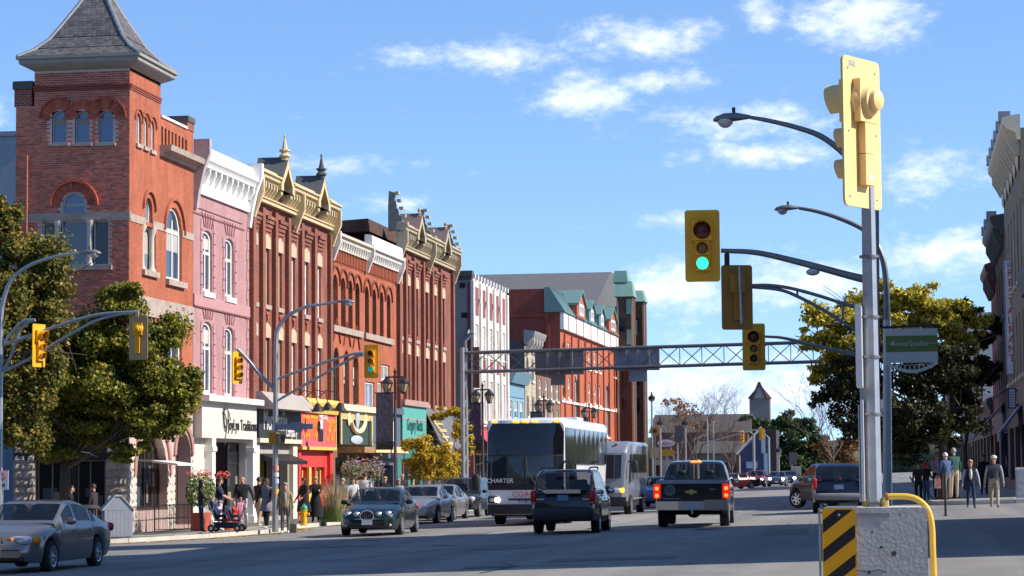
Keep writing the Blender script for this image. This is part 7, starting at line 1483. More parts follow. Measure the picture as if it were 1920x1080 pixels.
    h = MB(); h.tube([(-h2+.2, -.02, .42), (-h2-.22, -.02, .42)], .035, 6); h.ell((-h2-.24, -.02, .47), (.03, .03, .03), 8, 6); h.build('tow_hitch', chrome, K); ax = MB(); ax.tube([(-1.75, -.9, .4), (-1.75, .9, .4)], .06, 8); ax.ell((-1.75, 0, .4), (.15, .2, .15), 10, 6); ax.build('rear_axle', trimb, K)
pickup()
def section_loft(R, name, secs, m, r=.14, parent=None):
    """rounded box lofted through stations (x, half width, z0, z1)"""
    b = MB(); n = 6; vs = []
    for x, w, z0, z1 in secs:
        rr = min(r, w*.5, (z1-z0)*.4)
        for cx_, cz_, a0 in ((w-rr, z1-rr, 0), (-w+rr, z1-rr, 90), (-w+rr, z0+rr*.3, 180), (w-rr, z0+rr*.3, 270)):
            for q in range(n): a = math.radians(a0+90*q/(n-1)); k = rr if a0 < 180 else rr*.3; vs.append((x, cx_+k*math.cos(a), cz_+k*math.sin(a)))
    N = 4*n; b.add(vs, [(i*N+j, i*N+(j+1) % N, (i+1)*N+(j+1) % N, (i+1)*N+j) for i in range(len(secs)-1) for j in range(N)]+[tuple(range(N))[::-1], tuple((len(secs)-1)*N+j for j in range(N))])
    return b.build(name, m, parent or R, ang=35)
def front_panel(R, name, m, w, z0, z1, xf, off=.012, ny=16, y0=None, y1=None, parent=None):
    """a sheet wrapped over a nose whose x at (y, z) is xf(y, z)"""
    y0 = -w if y0 is None else y0; y1 = w if y1 is None else y1; b = MB(); nz = 8; vs = [(xf(y0+(y1-y0)*i/ny, z0+(z1-z0)*j/nz)+off, y0+(y1-y0)*i/ny, z0+(z1-z0)*j/nz) for j in range(nz+1) for i in range(ny+1)]
    b.add(vs, [(j*(ny+1)+i, j*(ny+1)+i+1, (j+1)*(ny+1)+i+1, (j+1)*(ny+1)+i) for j in range(nz) for i in range(ny)]); return b.build(name, m, parent or R, ang=60)
def bus():
    L, W, H = 13.7, 2.6, 3.55; h2 = L/2; x0, y0 = -12.4, 78.1
    R = thing('charter_bus', 'white and black charter coach with a CHARTER sign, coming up the street', 'bus', gl(x0, y0+h2), GY+.015); wh = paint('bus_white', (.80, .80, .81), metal=0, rough=.3); bk = glass_mat('bus_dark_glass', (.006, .007, .010), rough=.05, spec=.6)
    xf = lambda y, z: h2-.10*(abs(y)/1.3)**3*2.2-.28*max(0, (z-1.3)/2.2)**1.8-.05*max(0, (.9-z))
    secs = [(-h2, 1.22, .4, 3.3), (-h2+.15, 1.29, .36, 3.5)]+[(x, 1.3, .36, H) for x in (-h2+.6, 0, h2-1.4)]+[(h2-.8, 1.3, .36, H-.01), (h2-.5, 1.29, .36, H-.05), (h2-.38, 1.27, .36, 3.42)]
    section_loft(R, 'body', secs, wh, .2)
    nb = MB(); ny, nz = 18, 14; ys = [-1.29+2.58*i/ny for i in range(ny+1)]; zs_ = [.40+3.06*j/nz for j in range(nz+1)]
    vs = [(xf(y, z), y, z) for z in zs_ for y in ys]; nb.add(vs, [(j*(ny+1)+i, j*(ny+1)+i+1, (j+1)*(ny+1)+i+1, (j+1)*(ny+1)+i) for j in range(nz) for i in range(ny)])
    for i in (0, ny): nb.add([(xf(ys[i], z), ys[i], z) for z in zs_]+[(h2-.6, ys[i], z) for z in zs_], [(j, j+1, nz+2+j, nz+1+j) for j in range(nz)])
    nb.add([(xf(y, zs_[-1]), y, zs_[-1]) for y in ys]+[(h2-.6, y, 3.53) for y in ys], [(i, i+1, ny+2+i, ny+1+i) for i in range(ny)]); nb.build('nose', wh, R, ang=40)
    front_panel(R, 'upper_windshield', bk, 1.27, 2.32, 3.36, xf); front_panel(R, 'windshield', glass_mat('bus_lower_glass', (.018, .024, .032), rough=.05, spec=.6), 1.27, 1.34, 2.28, xf); front_panel(R, 'windshield_bar', trimb, 1.27, 2.28, 2.32, xf, .015); front_panel(R, 'dash_panel', trimb, 1.25, 1.17, 1.34, xf, .014)
    for y in (0,): front_panel(R, 'centre_bar', trimb, 0, 1.34, 3.36, xf, .017, ny=2, y0=-.025, y1=.025)
    front_panel(R, 'bumper', trimb, 1.27, .38, .70, lambda y, z: xf(y, .7), .06); lt = mat('bus_white_lettering', (.75, .75, .75), rough=.5)
    def wr(txt, size, m, y, z, sx=1): o = place('lettering', text_mesh(txt, size, m, .004, sx=sx), R, (xf(0, z)+.035, y, z), rot=(math.pi/2, 0, math.pi/2)); return o
    wr('CHARTER', .20, lt, -.82, 1.47, 1.0); wr('COACH', .26, mat('logo_red', (.6, .06, .08), rough=.5), .05, 1.02, 1.0); wr('416-233', .24, mat('logo_blue', (.03, .04, .2), rough=.5), .12, .82, .9); wr('PRESTIGE', .1, mat('bus_grey_lettering', (.3, .3, .3), rough=.5), .62, 1.26, 1.2)
    for s in (-1, 1):
        m = MB(); m.box(h2-.3, xf(s*1.0, .85)+.02, s*1.0-.24, s*1.0+.24, .74, .96); q = m.build('headlight_housing', trimb, R)
        lamp(q, 'headlight', head_on if s < 0 else head_m, (xf(s*.95, .85)+.02, s*.93, .85), (.03, .10, .075), 0, 3); lamp(q, 'headlight', head_m, (xf(s*1.1, .85)+.03, s*1.13, .85), (.03, .08, .07), 0, 3)
    for y in (-1.05, -.32, 0, .32, 1.05): lamp(R, 'marker_lamp', amber_on, (xf(y, 3.4)+.03, y, 3.425), (.05, .1, .03), 0, 4)
    m = MB(); m.box(xf(0, .85)-.05, xf(0, .85)+.03, -.55, .5, .83, .89); m.build('grille_slot', trimb, R)
    for s in (-1, 1):   # wipers and mirrors
        m = MB(); m.tube([(xf(s*.45, 1.3)+.03, s*.45, 1.22), (xf(s*.1, 1.75)+.04, s*.1, 1.75), (xf(s*.03, 2.2)+.04, s*.03, 2.25)], .015, 5); m.build('wiper', trimb, R)
        m = MB(); m.tube([(h2-.3, s*1.27, 2.1), (h2+.1, s*1.6, 2.0), (h2+.1, s*1.6, 1.75)], .035, 6); m.build('mirror_arm', trimb, R); lamp(R, 'mirror', trimb, (h2+.08, s*1.62, 1.45), (.07, .14, .27), 0, 3)
    for s in (-1, 1):   # side glazing, panels
        yv = s*1.302
        def sp(name, m, x0_, x1_, z0, z1, off=.004, par=None):
            q = MB(); q.box(x0_, x1_, min(yv, yv+s*off), max(yv, yv+s*off), z0, z1); return q.build(name, m, par or R)
        sp('side_glass_band', bk, -h2+.5, h2-1.1, 2.02, 3.22); sp('front_side_glass', bk, h2-1.09, h2-.45, 1.1, 3.22); sp('black_flank', bk, h2-3.4, h2-1.1, .95, 2.018)
        for k in range(8): x = -h2+.7+k*1.42; sp('window_bar', mat('window_bar_grey', (.05, .05, .06), rough=.5), x, x+.07, 2.05, 3.19, .012)
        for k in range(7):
            x = -h2+.9+k*1.42; q = MB(); q.extrude([(x, 3.19), (x+1.2, 3.19), (x+.95, 2.86), (x+.7, 2.66), (x+.5, 3.0)], lambda p, t: (p[0], t, p[1]), min(yv+s*.004, yv+s*.009), max(yv+s*.004, yv+s*.009)); q.build('painted_window_reflection', glass_mat('painted_reflection_glass', (.16, .19, .26), rough=.1, spec=.6), R)  # pale shapes paint reflections onto the dark side windows
        for k in range(6): sp('luggage_door_gap', seam, -h2+2.2+k*1.5, -h2+2.22+k*1.5, .45, 1.3, .003)
        sp('skirt_line', seam, -h2+.3, h2-1.2, 1.32, 1.34, .003)
    wheels(R, dict(r=.52, tw=.3, W=W, axles=(h2-2.1, -h2+2.9, -h2+4.2), spokes=10)); 
    for x in (h2-2.1, -h2+2.9, -h2+4.2):
        for s in (-1, 1): m = MB(); m.extrude([(x+.64*math.cos(a), .5+.64*math.sin(a)) for a in np.linspace(-.3, math.pi+.3, 16)], lambda p, t: (p[0], t, p[1]), s*1.18, s*1.306); m.build('wheel_arch', trimb, R)
    m = MB(); m.box(-h2+.3, h2-.5, -1.2, 1.2, .3, .5); m.build('underbody', trimb, R); m = MB(); m.box(-3, -1.0, -.8, .8, H-.02, H+.16); m.build('roof_unit', wh, R)
bus()
bus_gl = glass_mat('shuttle_glass', (.010, .013, .016), rough=.04, spec=.5)
def shuttle():
    L, W, H = 7.4, 2.4, 2.9; h2 = L/2; gr = paint('shuttle_grey', (.19, .21, .25), metal=.1, rough=.35); R = thing('shuttle_bus', 'small pale grey shuttle bus following behind the charter coach', 'bus', gl(-11.8, 97.0), GY-.0)
    section_loft(R, 'body', [(-h2, 1.15, .5, 2.85), (-h2+.1, 1.2, .45, H), (h2-1.0, 1.2, .45, H), (h2-.55, 1.18, .45, H-.12), (h2-.3, 1.1, .45, 2.5)], gr, .16)
    section_loft(R, 'front_cap', [(h2-.6, 1.16, .5, 2.62), (h2-.2, 1.12, .5, 2.45), (h2, 1.02, .55, 1.45)], gr, .15); xf = lambda y, z: h2-.19*max(0, (z-1.45)/1.0)-.10*max(0, (abs(y)-.8)/.3)
    front_panel(R, 'windshield', bus_gl, .98, 1.45, 2.36, xf, .03); front_panel(R, 'bumper', trimb, 1.1, .42, .72, lambda y, z: h2, .03)
    for s in (-1, 1):
        lamp(R, 'headlight', head_on if s < 0 else head_m, (h2-.0, s*.72, .98), (.06, .16, .1), 0, 3); lamp(R, 'turn_signal', amber_on if s > 0 else amber_m, (h2-.02, s*.95, .98), (.06, .08, .1), 0, 3); yv = s*1.202
        for k in range(4): q = MB(); x = -h2+.7+k*1.25; q.box(x, x+1.15, min(yv, yv+s*.01), max(yv, yv+s*.01), 1.45, 2.4); q.build('side_window', tint, R)
        q = MB(); q.box(h2-1.35, h2-.75, min(yv, yv+s*.012), max(yv, yv+s*.012), 1.3, 2.4); q.build('door_glass', tint, R); lamp(R, 'mirror', trimb, (h2-.3, s*1.42, 1.9), (.07, .13, .24), 0, 3); m = MB(); m.tube([(h2-.45, s*1.15, 2.1), (h2-.3, s*1.42, 2.1)], .03, 5); m.build('mirror_arm', trimb, R)
        q = MB(); q.box(-h2+.6, h2-1.5, min(yv, yv+s*.006), max(yv, yv+s*.006), .62, .66); q.build('stripe', mat('shuttle_stripe', (.25, .2, .24), rough=.5), R)
    front_panel(R, 'grille', trimb, .45, .85, 1.15, lambda y, z: h2, .02); wheels(R, dict(r=.4, tw=.28, W=W, axles=(h2-1.2, -h2+1.9), spokes=6)); m = MB(); m.box(-h2+.3, h2-.3, -1.1, 1.1, .35, .55); m.build('underbody', trimb, R)
    for y in (-.7, 0, .7): lamp(R, 'marker_lamp', amber_m, (h2-.5, y, H-.1), (.06, .06, .025), 0, 3)
shuttle()
pbu = paint('blue_car_paint', (.05, .09, .19), metal=.4); S = sedan(pbu, L=4.6, W=1.78, H=1.45); Q_, _ = car(S, 'blue sedan mostly hidden between the shuttle bus and the pickup', gl(-11.2, 112), GY, name='sedan')
pdb = paint('navy_suv_paint', (.012, .016, .030), metal=.4, rough=.2)
S = suv(pdb, L=4.66, W=1.8, H=1.68, hood=1.08, r=.36, wb=2.72, back=.3); A_, _ = car(S, 'dark navy sport utility parked on the right, half hidden by the near pole', gl(-2.25, 84.2), GA+.03, name='sport_utility'); h2 = 2.33
for s in (-1, 1): lamp(A_, 'tail_light', tail_r, (-h2+.07, s*.8, .98), (.08, .07, .2), 0, 4)
bumper_plate(A_, -h2-.03, .88, plate_b, w=.32); lamp(A_, 'rear_bumper', mat('grey_bumper', (.20, .20, .21), rough=.5), (-h2+.1, 0, .56), (.2, .88, .12), 0, 5)
pbr = paint('brown_grey_paint', (.075, .066, .058), metal=.5, rough=.3); S = suv(pbr, L=4.5, W=1.76, H=1.7, hood=1.1, r=.36, steer=.45); C_, _ = car(S, 'brown grey off-roader pulling out at an angle on the right, wheels turned', gl(-2.75, 92.6), math.radians(118), name='sport_utility')
h2 = 2.25
for s in (-1, 1): lamp(C_, 'headlight', head_m, (h2-.14, s*.6, .8), (.08, .13, .1)); lamp(C_, 'tail_light', tail_r, (-h2+.06, s*.74, 1.0), (.06, .08, .2))
prd = paint('red_car_paint', (.22, .02, .022), metal=.3); pdr = paint('dark_red_car_paint', (.07, .012, .02), metal=.3); pgr = paint('dark_blue_grey_paint', (.04, .05, .07), metal=.4)
for col, px, Y, rz, lab, fn, lit in ((prd, 1418, 235, GY, 'red car with lit headlamps coming up the far street', suv, 1), (pdr, 1376, 215, GY-.9, 'dark red car turning across the far street', sedan, 0), (pgr, 1458, 232, GY, 'dark car with lit lamps right of the red one, far off', sedan, 1), (pdk, 1480, 246, GY, 'last dark car far down the street behind the other dark one', sedan, 1)):
    X, _ = at_y(px, 890, Y); S = fn(col, H=1.6 if fn is suv else 1.45); F_, _ = car(S, lab, gl(X, Y), rz, group=None); h2 = S['L']/2
    for s in (-1, 1): lamp(F_, 'headlight', head_on if lit else head_m, (h2-.12, s*.62, .74), (.08, .16, .11))
    bumper_plate(F_, h2+.01, .46, plate_w)
skin_m = mat('skin', (.50, .28, .20), rough=.55, var=.08); skin_p = mat('pink_skin', (.58, .30, .24), rough=.55, var=.06); eye_m = mat('eye_dark', (.03, .02, .02), rough=.4)
def cl(n, c): return mat(n, c, rough=.9, var=.14, scale=9, bump=.3, bscale=18)
def person(label, loc, rz, H=1.72, top=None, legs=None, shoes=None, hair=None, hairlen=0, skin=skin_m, sleeve=1.0, stride=0.0, arms=((.1, .12, .25), (.1, .12, .25)), lean=0.0, head=0.0, build=1.0, hat=None, vest=None, skirt=None, sit=False, group=None, coat=None, belly=0.0, armm=None, front=None):
    """faces local +x; arms = (pitch forward, out, elbow bend) for left and right; sleeve 1 long, .4 short"""
    R = thing('person', label, 'person', loc, rz, group); k = H/1.74; V, E, rad, seg = [], [], [], []
    def v(p, r): V.append(Vector(p)*k); rad.append(r*k); return len(V)-1
    def e(a, b, m): E.append((a, b)); seg.append((a, b, m))
    hz = .93 if not sit else .20; tilt = lambda z: lean*(z-hz)
    T, Lg = top, legs; chestm = vest or top
    pel = v((0, 0, hz), .125*build); wa = v((tilt(hz+.16)+belly*.3, 0, hz+.16), (.115+belly*.5)*build); ch = v((tilt(hz+.38), 0, hz+.38), .135*build); nb = v((tilt(hz+.53)-.01, 0, hz+.53), .07); nk = v((tilt(hz+.58)+.01, 0, hz+.59), .052); hd = v((tilt(hz+.66)+.03, 0, hz+.675), .086); ht = v((tilt(hz+.74)+.025, 0, hz+.765), .074)
    e(pel, wa, chestm if not coat else coat); e(wa, ch, chestm); e(ch, nb, chestm); e(nb, nk, skin); e(nk, hd, skin); e(hd, ht, skin)
    feet = []
    for s in (-1, 1):
        hp = v((0, s*.095, hz-.04), .098*build)
        e(pel, hp, Lg)
        if sit: kn = v((.34, s*.11, hz+.03), .065); an = v((.42, s*.11, hz-.28), .045)
        else:
            a = stride*s; sx_ = math.sin(a); kn = v((sx_*.43+.02+abs(sx_)*.04, s*.10, hz-.44*math.cos(a)-.02), .066*build); back = a < 0
            an = v((V[kn].x/k+math.sin(a-(.55*abs(stride) if back else 0.0))*.42, s*.105, .085+(.06*abs(stride) if back else 0)), .045)
        to = v((V[an].x/k+.15, s*.115, V[an].z/k-.05), .036); e(hp, kn, Lg); e(kn, an, Lg); e(an, to, shoes)
    hands = []
    for s, (pi_, ou, el) in zip((1, -1), arms):
        sh = v((tilt(hz+.47), s*.185*build, hz+.465), .066*build); e(ch, sh, T if not vest else vest); am = armm or T
        d = Vector((math.sin(pi_)*math.cos(ou), s*math.sin(ou), -math.cos(pi_)*math.cos(ou))); q = Vector((V[sh].x, V[sh].y, V[sh].z))/k
        eb = q+d*.29; f = pi_+el; d2 = Vector((math.sin(f)*math.cos(ou*.5), s*math.sin(ou*.5), -math.cos(f)*math.cos(ou*.5))); wr = eb+d2*.25; pa = wr+d2*.085
        b = v(eb, .044); w = v(wr, .031); p = v(pa, .034); e(sh, b, am if sleeve > .3 else skin); e(b, w, am if sleeve > .7 else skin); e(w, p, skin); hands.append((pa*k, d2, s))
    me = bpy.data.meshes.new('person_body'); me.from_pydata([tuple(q) for q in V], E, []); o = bpy.data.objects.new('body', me); COL.objects.link(o)
    o.modifiers.new('skin', 'SKIN'); sv = me.skin_vertices[0].data
    for i, r in enumerate(rad): sv[i].radius = (r, r*(1.25 if i in (pel, wa, ch) else 1))
    for i in range(len(V)): sv[i].use_root = i == 0
    for i in (pel, wa, ch): sv[i].radius = (rad[i]*.86, rad[i]*1.22)
    ss = o.modifiers.new('soft', 'SUBSURF'); ss.levels = ss.render_levels = 1
    bm_ = bpy.data.meshes.new_from_object(o.evaluated_get(bpy.context.evaluated_depsgraph_get())); bpy.data.objects.remove(o); bpy.data.meshes.remove(me)
    q = MB(); q.v = [tuple(x.co) for x in bm_.vertices]; q.f = [tuple(p.vertices) for p in bm_.polygons]; ml = []; q.m = []
    for p in bm_.polygons:
        c = p.center; best = None
        for a, b, m in seg:
            ab = V[b]-V[a]; t = max(0, min(1, (c-V[a]).dot(ab)/ab.length_squared)); dd = (c-(V[a]+ab*t)).length/(rad[a]+(rad[b]-rad[a])*t)
            if best is None or dd < best[0]: best = (dd, m)
        m = best[1]
        if not sit and c.z < (hz-.01)*k and m in (chestm, coat, vest): m = coat or Lg
        if m not in ml: ml.append(m)
        q.m.append(ml.index(m))
    bpy.data.meshes.remove(bm_)
    if skin not in ml: ml.append(skin)
    si = ml.index(skin)
    for pa, d2, s in hands:   # four unequal fingers and a thumb, curled a little
        side = d2.cross(Vector((0, s, 0))); side = side.normalized() if side.length > .1 else Vector((1, 0, 0))
        for i, ln in enumerate((.075, .085, .08, .062)): b0 = pa+side*(-.027+.018*i)*k+d2*.02*k; q.tube([b0, b0+d2*ln*.5*k, b0+(d2*ln*.9+Vector((0, -s*.03, 0)))*k], .0085*k, 5, si)
        b0 = pa-d2*.02*k+side*.03*k; q.tube([b0, b0+(side*.03+d2*.03)*k, b0+(side*.035+d2*.06)*k], .0095*k, 5, si)
    q.build('body', ml, R, ang=60)
    hc = Vector((tilt(hz+.68)+.03, 0, hz+.70))*k; M = Matrix.Translation(hc) @ Matrix.Rotation(head, 4, 'Z')
    f = MB(); f.T = M; f.tube([(.075*k, 0, .01*k), (.108*k, 0, -.022*k), (.088*k, 0, -.03*k)], [.010*k, .016*k, .010*k], 6)
    for s in (-1, 1): f.ell((.0, s*.083*k, -.01*k), (.022*k, .012*k, .03*k), 8, 5)
    f.ell((.055*k, 0, -.075*k), (.04*k, .045*k, .035*k), 10, 6); f.build('face', skin, R, ang=60); g = MB(); g.T = M
    for s in (-1, 1): g.ell((.079*k, s*.033*k, .008*k), (.010*k, .013*k, .007*k), 8, 5)
    g.ell((.086*k, 0, -.058*k), (.008*k, .024*k, .006*k), 8, 4); g.build('eyes_and_mouth', eye_m, R, ang=60)
    if front:
        b = MB(); cz = hz+.30; b.ell((tilt(cz)*k+.075*k*build+belly*.03, 0, cz*k), (.065*k, .062*k, .21*k), 10, 8); b.build('shirt_front', front, R, ang=60)
    if hair:
        b = MB(); b.T = M; n, kk = 14, 8; vs = []
        for i in range(kk+1):
            for j in range(n):
                la = math.pi*i/kk*.56; lo = 2*math.pi*j/n; fr = max(0, math.cos(lo)); la *= 1-.42*fr; r = .106*k; vs.append((r*1.0*math.sin(la)*math.cos(lo)-.008*k, r*.92*math.sin(la)*math.sin(lo), r*1.12*math.cos(la)+.012*k))
        if hairlen:
            vs += [(x*1.02-.02*k-(.01*k), y*(1.05), z-hairlen*k*(1 if x < .03*k else .0)) for x, y, z in vs[-n:]]
        rows = kk+1+(1 if hairlen else 0); b.add(vs, [(i*n+j, i*n+(j+1) % n, (i+1)*n+(j+1) % n, (i+1)*n+j) for i in range(rows-1) for j in range(n)]); b.build('hair', hair, R, ang=60)
    if hat:
        b = MB(); b.T = M; b.lathe([(.108*k, .035*k), (.107*k, .07*k), (.085*k, .115*k), (.03*k, .135*k), (.002, .137*k)], n=14); b.extrude([(.06*k, -.08*k), (.15*k, -.06*k), (.18*k, 0), (.15*k, .06*k), (.06*k, .08*k)], lambda p, t: (p[0], p[1], t-(p[0]*.12)), .05*k, .06*k); b.build('cap', hat, R, ang=50)
    if skirt:
        m, zl, w = skirt; b = MB(); n = 20; b.add([(math.cos(2*math.pi*j/n)*r_*k*.8, math.sin(2*math.pi*j/n)*r_*k*(1+.04*(j % 2)*q_), z_*k) for q_, (r_, z_) in enumerate(((.15, hz+.14), (.19, hz), (w*.92, (hz+zl)/2), (w, zl))) for j in range(n)], [(i*n+j, i*n+(j+1) % n, (i+1)*n+(j+1) % n, (i+1)*n+j) for i in range(3) for j in range(n)]); b.build('skirt', m, R, ang=60)
    return R
dk = cl('dark_brown_jacket', (.035, .025, .028)); navy = cl('navy_shirt', (.016, .022, .045)); blk = cl('black_cloth', (.012, .012, .014)); jean = cl('blue_jeans', (.05, .08, .16)); djean = cl('dark_jeans', (.025, .04, .085)); whc = cl('white_cloth', (.60, .58, .56)); khaki = cl('khaki_cloth', (.40, .32, .21)); tanj = cl('tan_jacket', (.32, .23, .12)); gryt = cl('grey_trousers', (.13, .12, .105)); gryb = cl('grey_blue_top', (.17, .18, .23)); olive = cl('olive_trousers', (.20, .175, .12)); bluej = cl('blue_jacket', (.06, .10, .20)); grn = cl('green_jacket', (.04, .10, .085)); lav = cl('pale_blue_sleeves', (.36, .40, .55)); drv = cl('dark_grey_vest', (.045, .05, .06)); redc = cl('red_cloth', (.50, .03, .04)); pinkc = cl('pink_cloth', (.48, .20, .26)); lilac = cl('lilac_cloth', (.42, .30, .52)); gstripe = cl('grey_stripe_shirt', (.24, .24, .25)); gshirt = cl('grey_shirt', (.30, .29, .31)); mauve = cl('mauve_shirt', (.34, .27, .30)); crm_c = cl('cream_cap', (.50, .54, .44))
hb = mat('brown_hair', (.06, .032, .018), rough=.6); hk = mat('dark_hair', (.018, .012, .010), rough=.5); hg = mat('grey_hair', (.30, .29, .29), rough=.7); hw_ = mat('white_hair', (.62, .61, .60), rough=.7); hbl = mat('blonde_hair', (.48, .34, .16), rough=.6); shb = cl('black_shoes', (.02, .018, .018)); shw = cl('pale_shoes', (.50, .46, .42)); shr = cl('brown_shoes', (.16, .07, .05))
def walkpt(px, Y):
    X = at_y(px, 900, Y)[0]; on = X < -20.9 or (X > 1.0 and Y > 90.4); return (X, Y, gz(X)+(.15 if on else 0))
G1 = 'people on the left pavement'; cam_ = -math.pi/2
person('woman with long dark hair in a dark brown jacket and jeans at the left railing', walkpt(377, 76.6), .35, 1.72, dk, djean, shb, hk, .26, arms=((.5, .05, .9), (.4, .1, .9)), group=G1)
person('man in a dark navy short sleeved shirt and pale trousers behind the stroller', walkpt(411, 78.0), .15, 1.80, navy, whc, shw, hb, 0, sleeve=.5, arms=((.45, .15, .7), (.5, .15, .6)), head=.3, belly=.1, group=G1)
person('bald man in a black long sleeved jumper holding hands with the woman in grey', walkpt(455, 79.2), cam_+.2, 1.83, blk, whc, shb, None, 0, skin_p, arms=((.1, .42, .15), (.1, .2, .1)), head=-.3, build=1.06, group=G1)
person('woman in a long grey top and black leggings holding the bald man by the hand', walkpt(500, 79.0), cam_-.35, 1.70, gryb, blk, shw, hb, .06, arms=((.1, .12, .5), (.1, .5, .1)), head=-.5, coat=gryb, stride=.12, armm=blk, group=G1, skirt=(gryb, .62, .24))
person('grey haired man in a tan jacket and grey trousers at the corner lamp post', walkpt(535, 77.5), cam_+.1, 1.68, tanj, gryt, shw, hg, 0, skin_p, arms=((.05, .2, .15), (-.1, .25, .2)), head=.15, front=gstripe, group=G1)
person('person in a white top walking behind the lamp post toward the dark shop', walkpt(485, 84.5), 1.2, 1.78, whc, khaki, shw, hk, 0, stride=.2, vest=dk, group=G1)
person('woman in a long black coat and dark stockings before the red shop', walkpt(570, 89.0), cam_-.6, 1.72, blk, redc, shb, hk, .2, arms=((.3, .1, .7), (.2, .1, .5)), skirt=(blk, .45, .30), group=G1)
person('woman in a black dress with folded arms before the red shop window', walkpt(592, 89.5), cam_+.1, 1.74, blk, blk, shb, hbl, .04, arms=((.5, .05, 1.3), (.5, .05, 1.3)), skirt=(blk, .22, .28), group=G1)
person('passer-by in a grey striped shirt near the ornamental grass', walkpt(643, 93.5), cam_-.1, 1.66, gstripe, gryt, shb, hbl, .03, arms=((.2, .1, .5), (.4, .1, .9)), sleeve=.5, group=G1)
person('passer-by in a white blouse and black trousers under the flower baskets', walkpt(662, 93.8), cam_+.3, 1.68, whc, blk, shb, hb, .06, arms=((.2, .1, .8), (.3, .2, .8)), group=G1)
person('man in a white shirt walking away under the flower baskets', walkpt(684, 94.6), math.pi/2, 1.86, whc, gryt, shb, hb, 0, arms=((.1, .15, .3), (.1, .25, .6)), stride=.15, group=G1)
person('person in black with a white collar by the doorway of the blue painted shop', walkpt(722, 98.5), cam_+.3, 1.68, blk, blk, shb, hbl, .03, arms=((.1, .1, .3), (.1, .1, .3)), group=G1)
person('balding man in a dark jacket beside the nearest lantern post', walkpt(754, 101.5), cam_+.5, 1.84, dk, gryt, shb, None, 0, skin_p, group=G1)
person('person in a pale grey top left of the balding man', walkpt(748, 100.2), cam_+.2, 1.55, gshirt, jean, shb, hg, .02, group=G1)
person('diner in dark clothes at the left shop window of the corner building', walkpt(133, 77.0), .2, 1.70, blk, blk, shb, hk, 0, group=G1)
person('diner in a dark top with pale collar at the right shop window', walkpt(176, 77.6), 2.9, 1.72, dk, blk, shb, hb, 0, group=G1)
G2 = 'people at the right corner'
person('woman in a black vest with pale blue sleeves and jeans crossing on the right', walkpt(1820, 82.5), cam_+.03, 1.63, lav, djean, shr, hbl, .03, arms=((.1, .3, .1), (.1, .28, .15)), vest=blk, stride=.26, front=whc, head=.05, armm=lav, group=G2)
person('man in a green cap, dark vest and khaki trousers holding hands with the woman', walkpt(1864, 82.0), cam_-.03, 1.74, gshirt, khaki, shr, hg, 0, arms=((.1, .25, .2), (.05, .25, .1)), vest=drv, hat=crm_c, stride=.28, build=1.08, head=-.1, armm=gshirt, group=G2)
person('white haired man in a blue jacket seen from behind at the right corner', walkpt(1775, 93.0), 2.2, 1.80, bluej, olive, shb, hw_, 0, arms=((.1, .1, .3), (.1, .12, .4)), build=1.12, lean=.06, group=G2)
person('tall man in a dark green jacket and khaki trousers seen from behind', walkpt(1789, 95.0), 1.9, 1.98, grn, khaki, shr, hg, 0, arms=((.1, .1, .3), (.1, .14, .3)), build=1.08, group=G2)
person('man in a mauve grey shirt standing behind the man in blue', walkpt(1757, 96.0), cam_+.6, 1.85, mauve, blk, shb, hg, 0, arms=((.3, .1, 1.0), (.3, .1, 1.0)), build=1.1, group=G2)
person('person in black with a bright red hood in the dark under the tree', walkpt(1736, 97.0), .8, 1.62, blk, jean, shb, redc, .1, arms=((.3, .1, .9), (.3, .1, .9)), group=G2)
person('person in a dark coat in the deep shade under the tree', walkpt(1722, 98.0), cam_, 1.62, dk, blk, shb, hk, .05, group=G2)
person('passer-by in dark clothes on the shaded pavement behind the couple', walkpt(1845, 104.0), cam_, 1.70, blk, blk, shb, hk, 0, group=G2)
def bag(label, loc, m, s, name='carrier_bag'):
    o = thing(name, label, 'bag', loc); b = MB(); w, d, h = s; b.hexa([(-w,-d,0), (w,-d,0), (w,d,0), (-w,d,0), (-w*.9,-d*.6,h), (w*.9,-d*.6,h), (w*.9,d*.6,h), (-w*.9,d*.6,h)]); b.build('body', m, o); t = MB(); t.tube([(-w*.5, 0, h), (-w*.4, 0, h+.12), (w*.4, 0, h+.12), (w*.5, 0, h)], .01, 5); t.build('handle', m, o)
X, Y, Z = walkpt(1757, 94.6); bag('red and white carrier bag held beside the man in mauve', (X+.02, Y, Z+.45), mat('bag_red_white', (.55, .25, .22), rough=.6, var=.4, scale=9), (.13, .07, .38))
X, Y, Z = walkpt(549, 78.6); bag('grey shopping bag standing behind the man in the tan jacket', (X, Y, Z), gryt, (.14, .08, .3), 'shopping_bag')
X, Y, Z = walkpt(1693, 92.5)
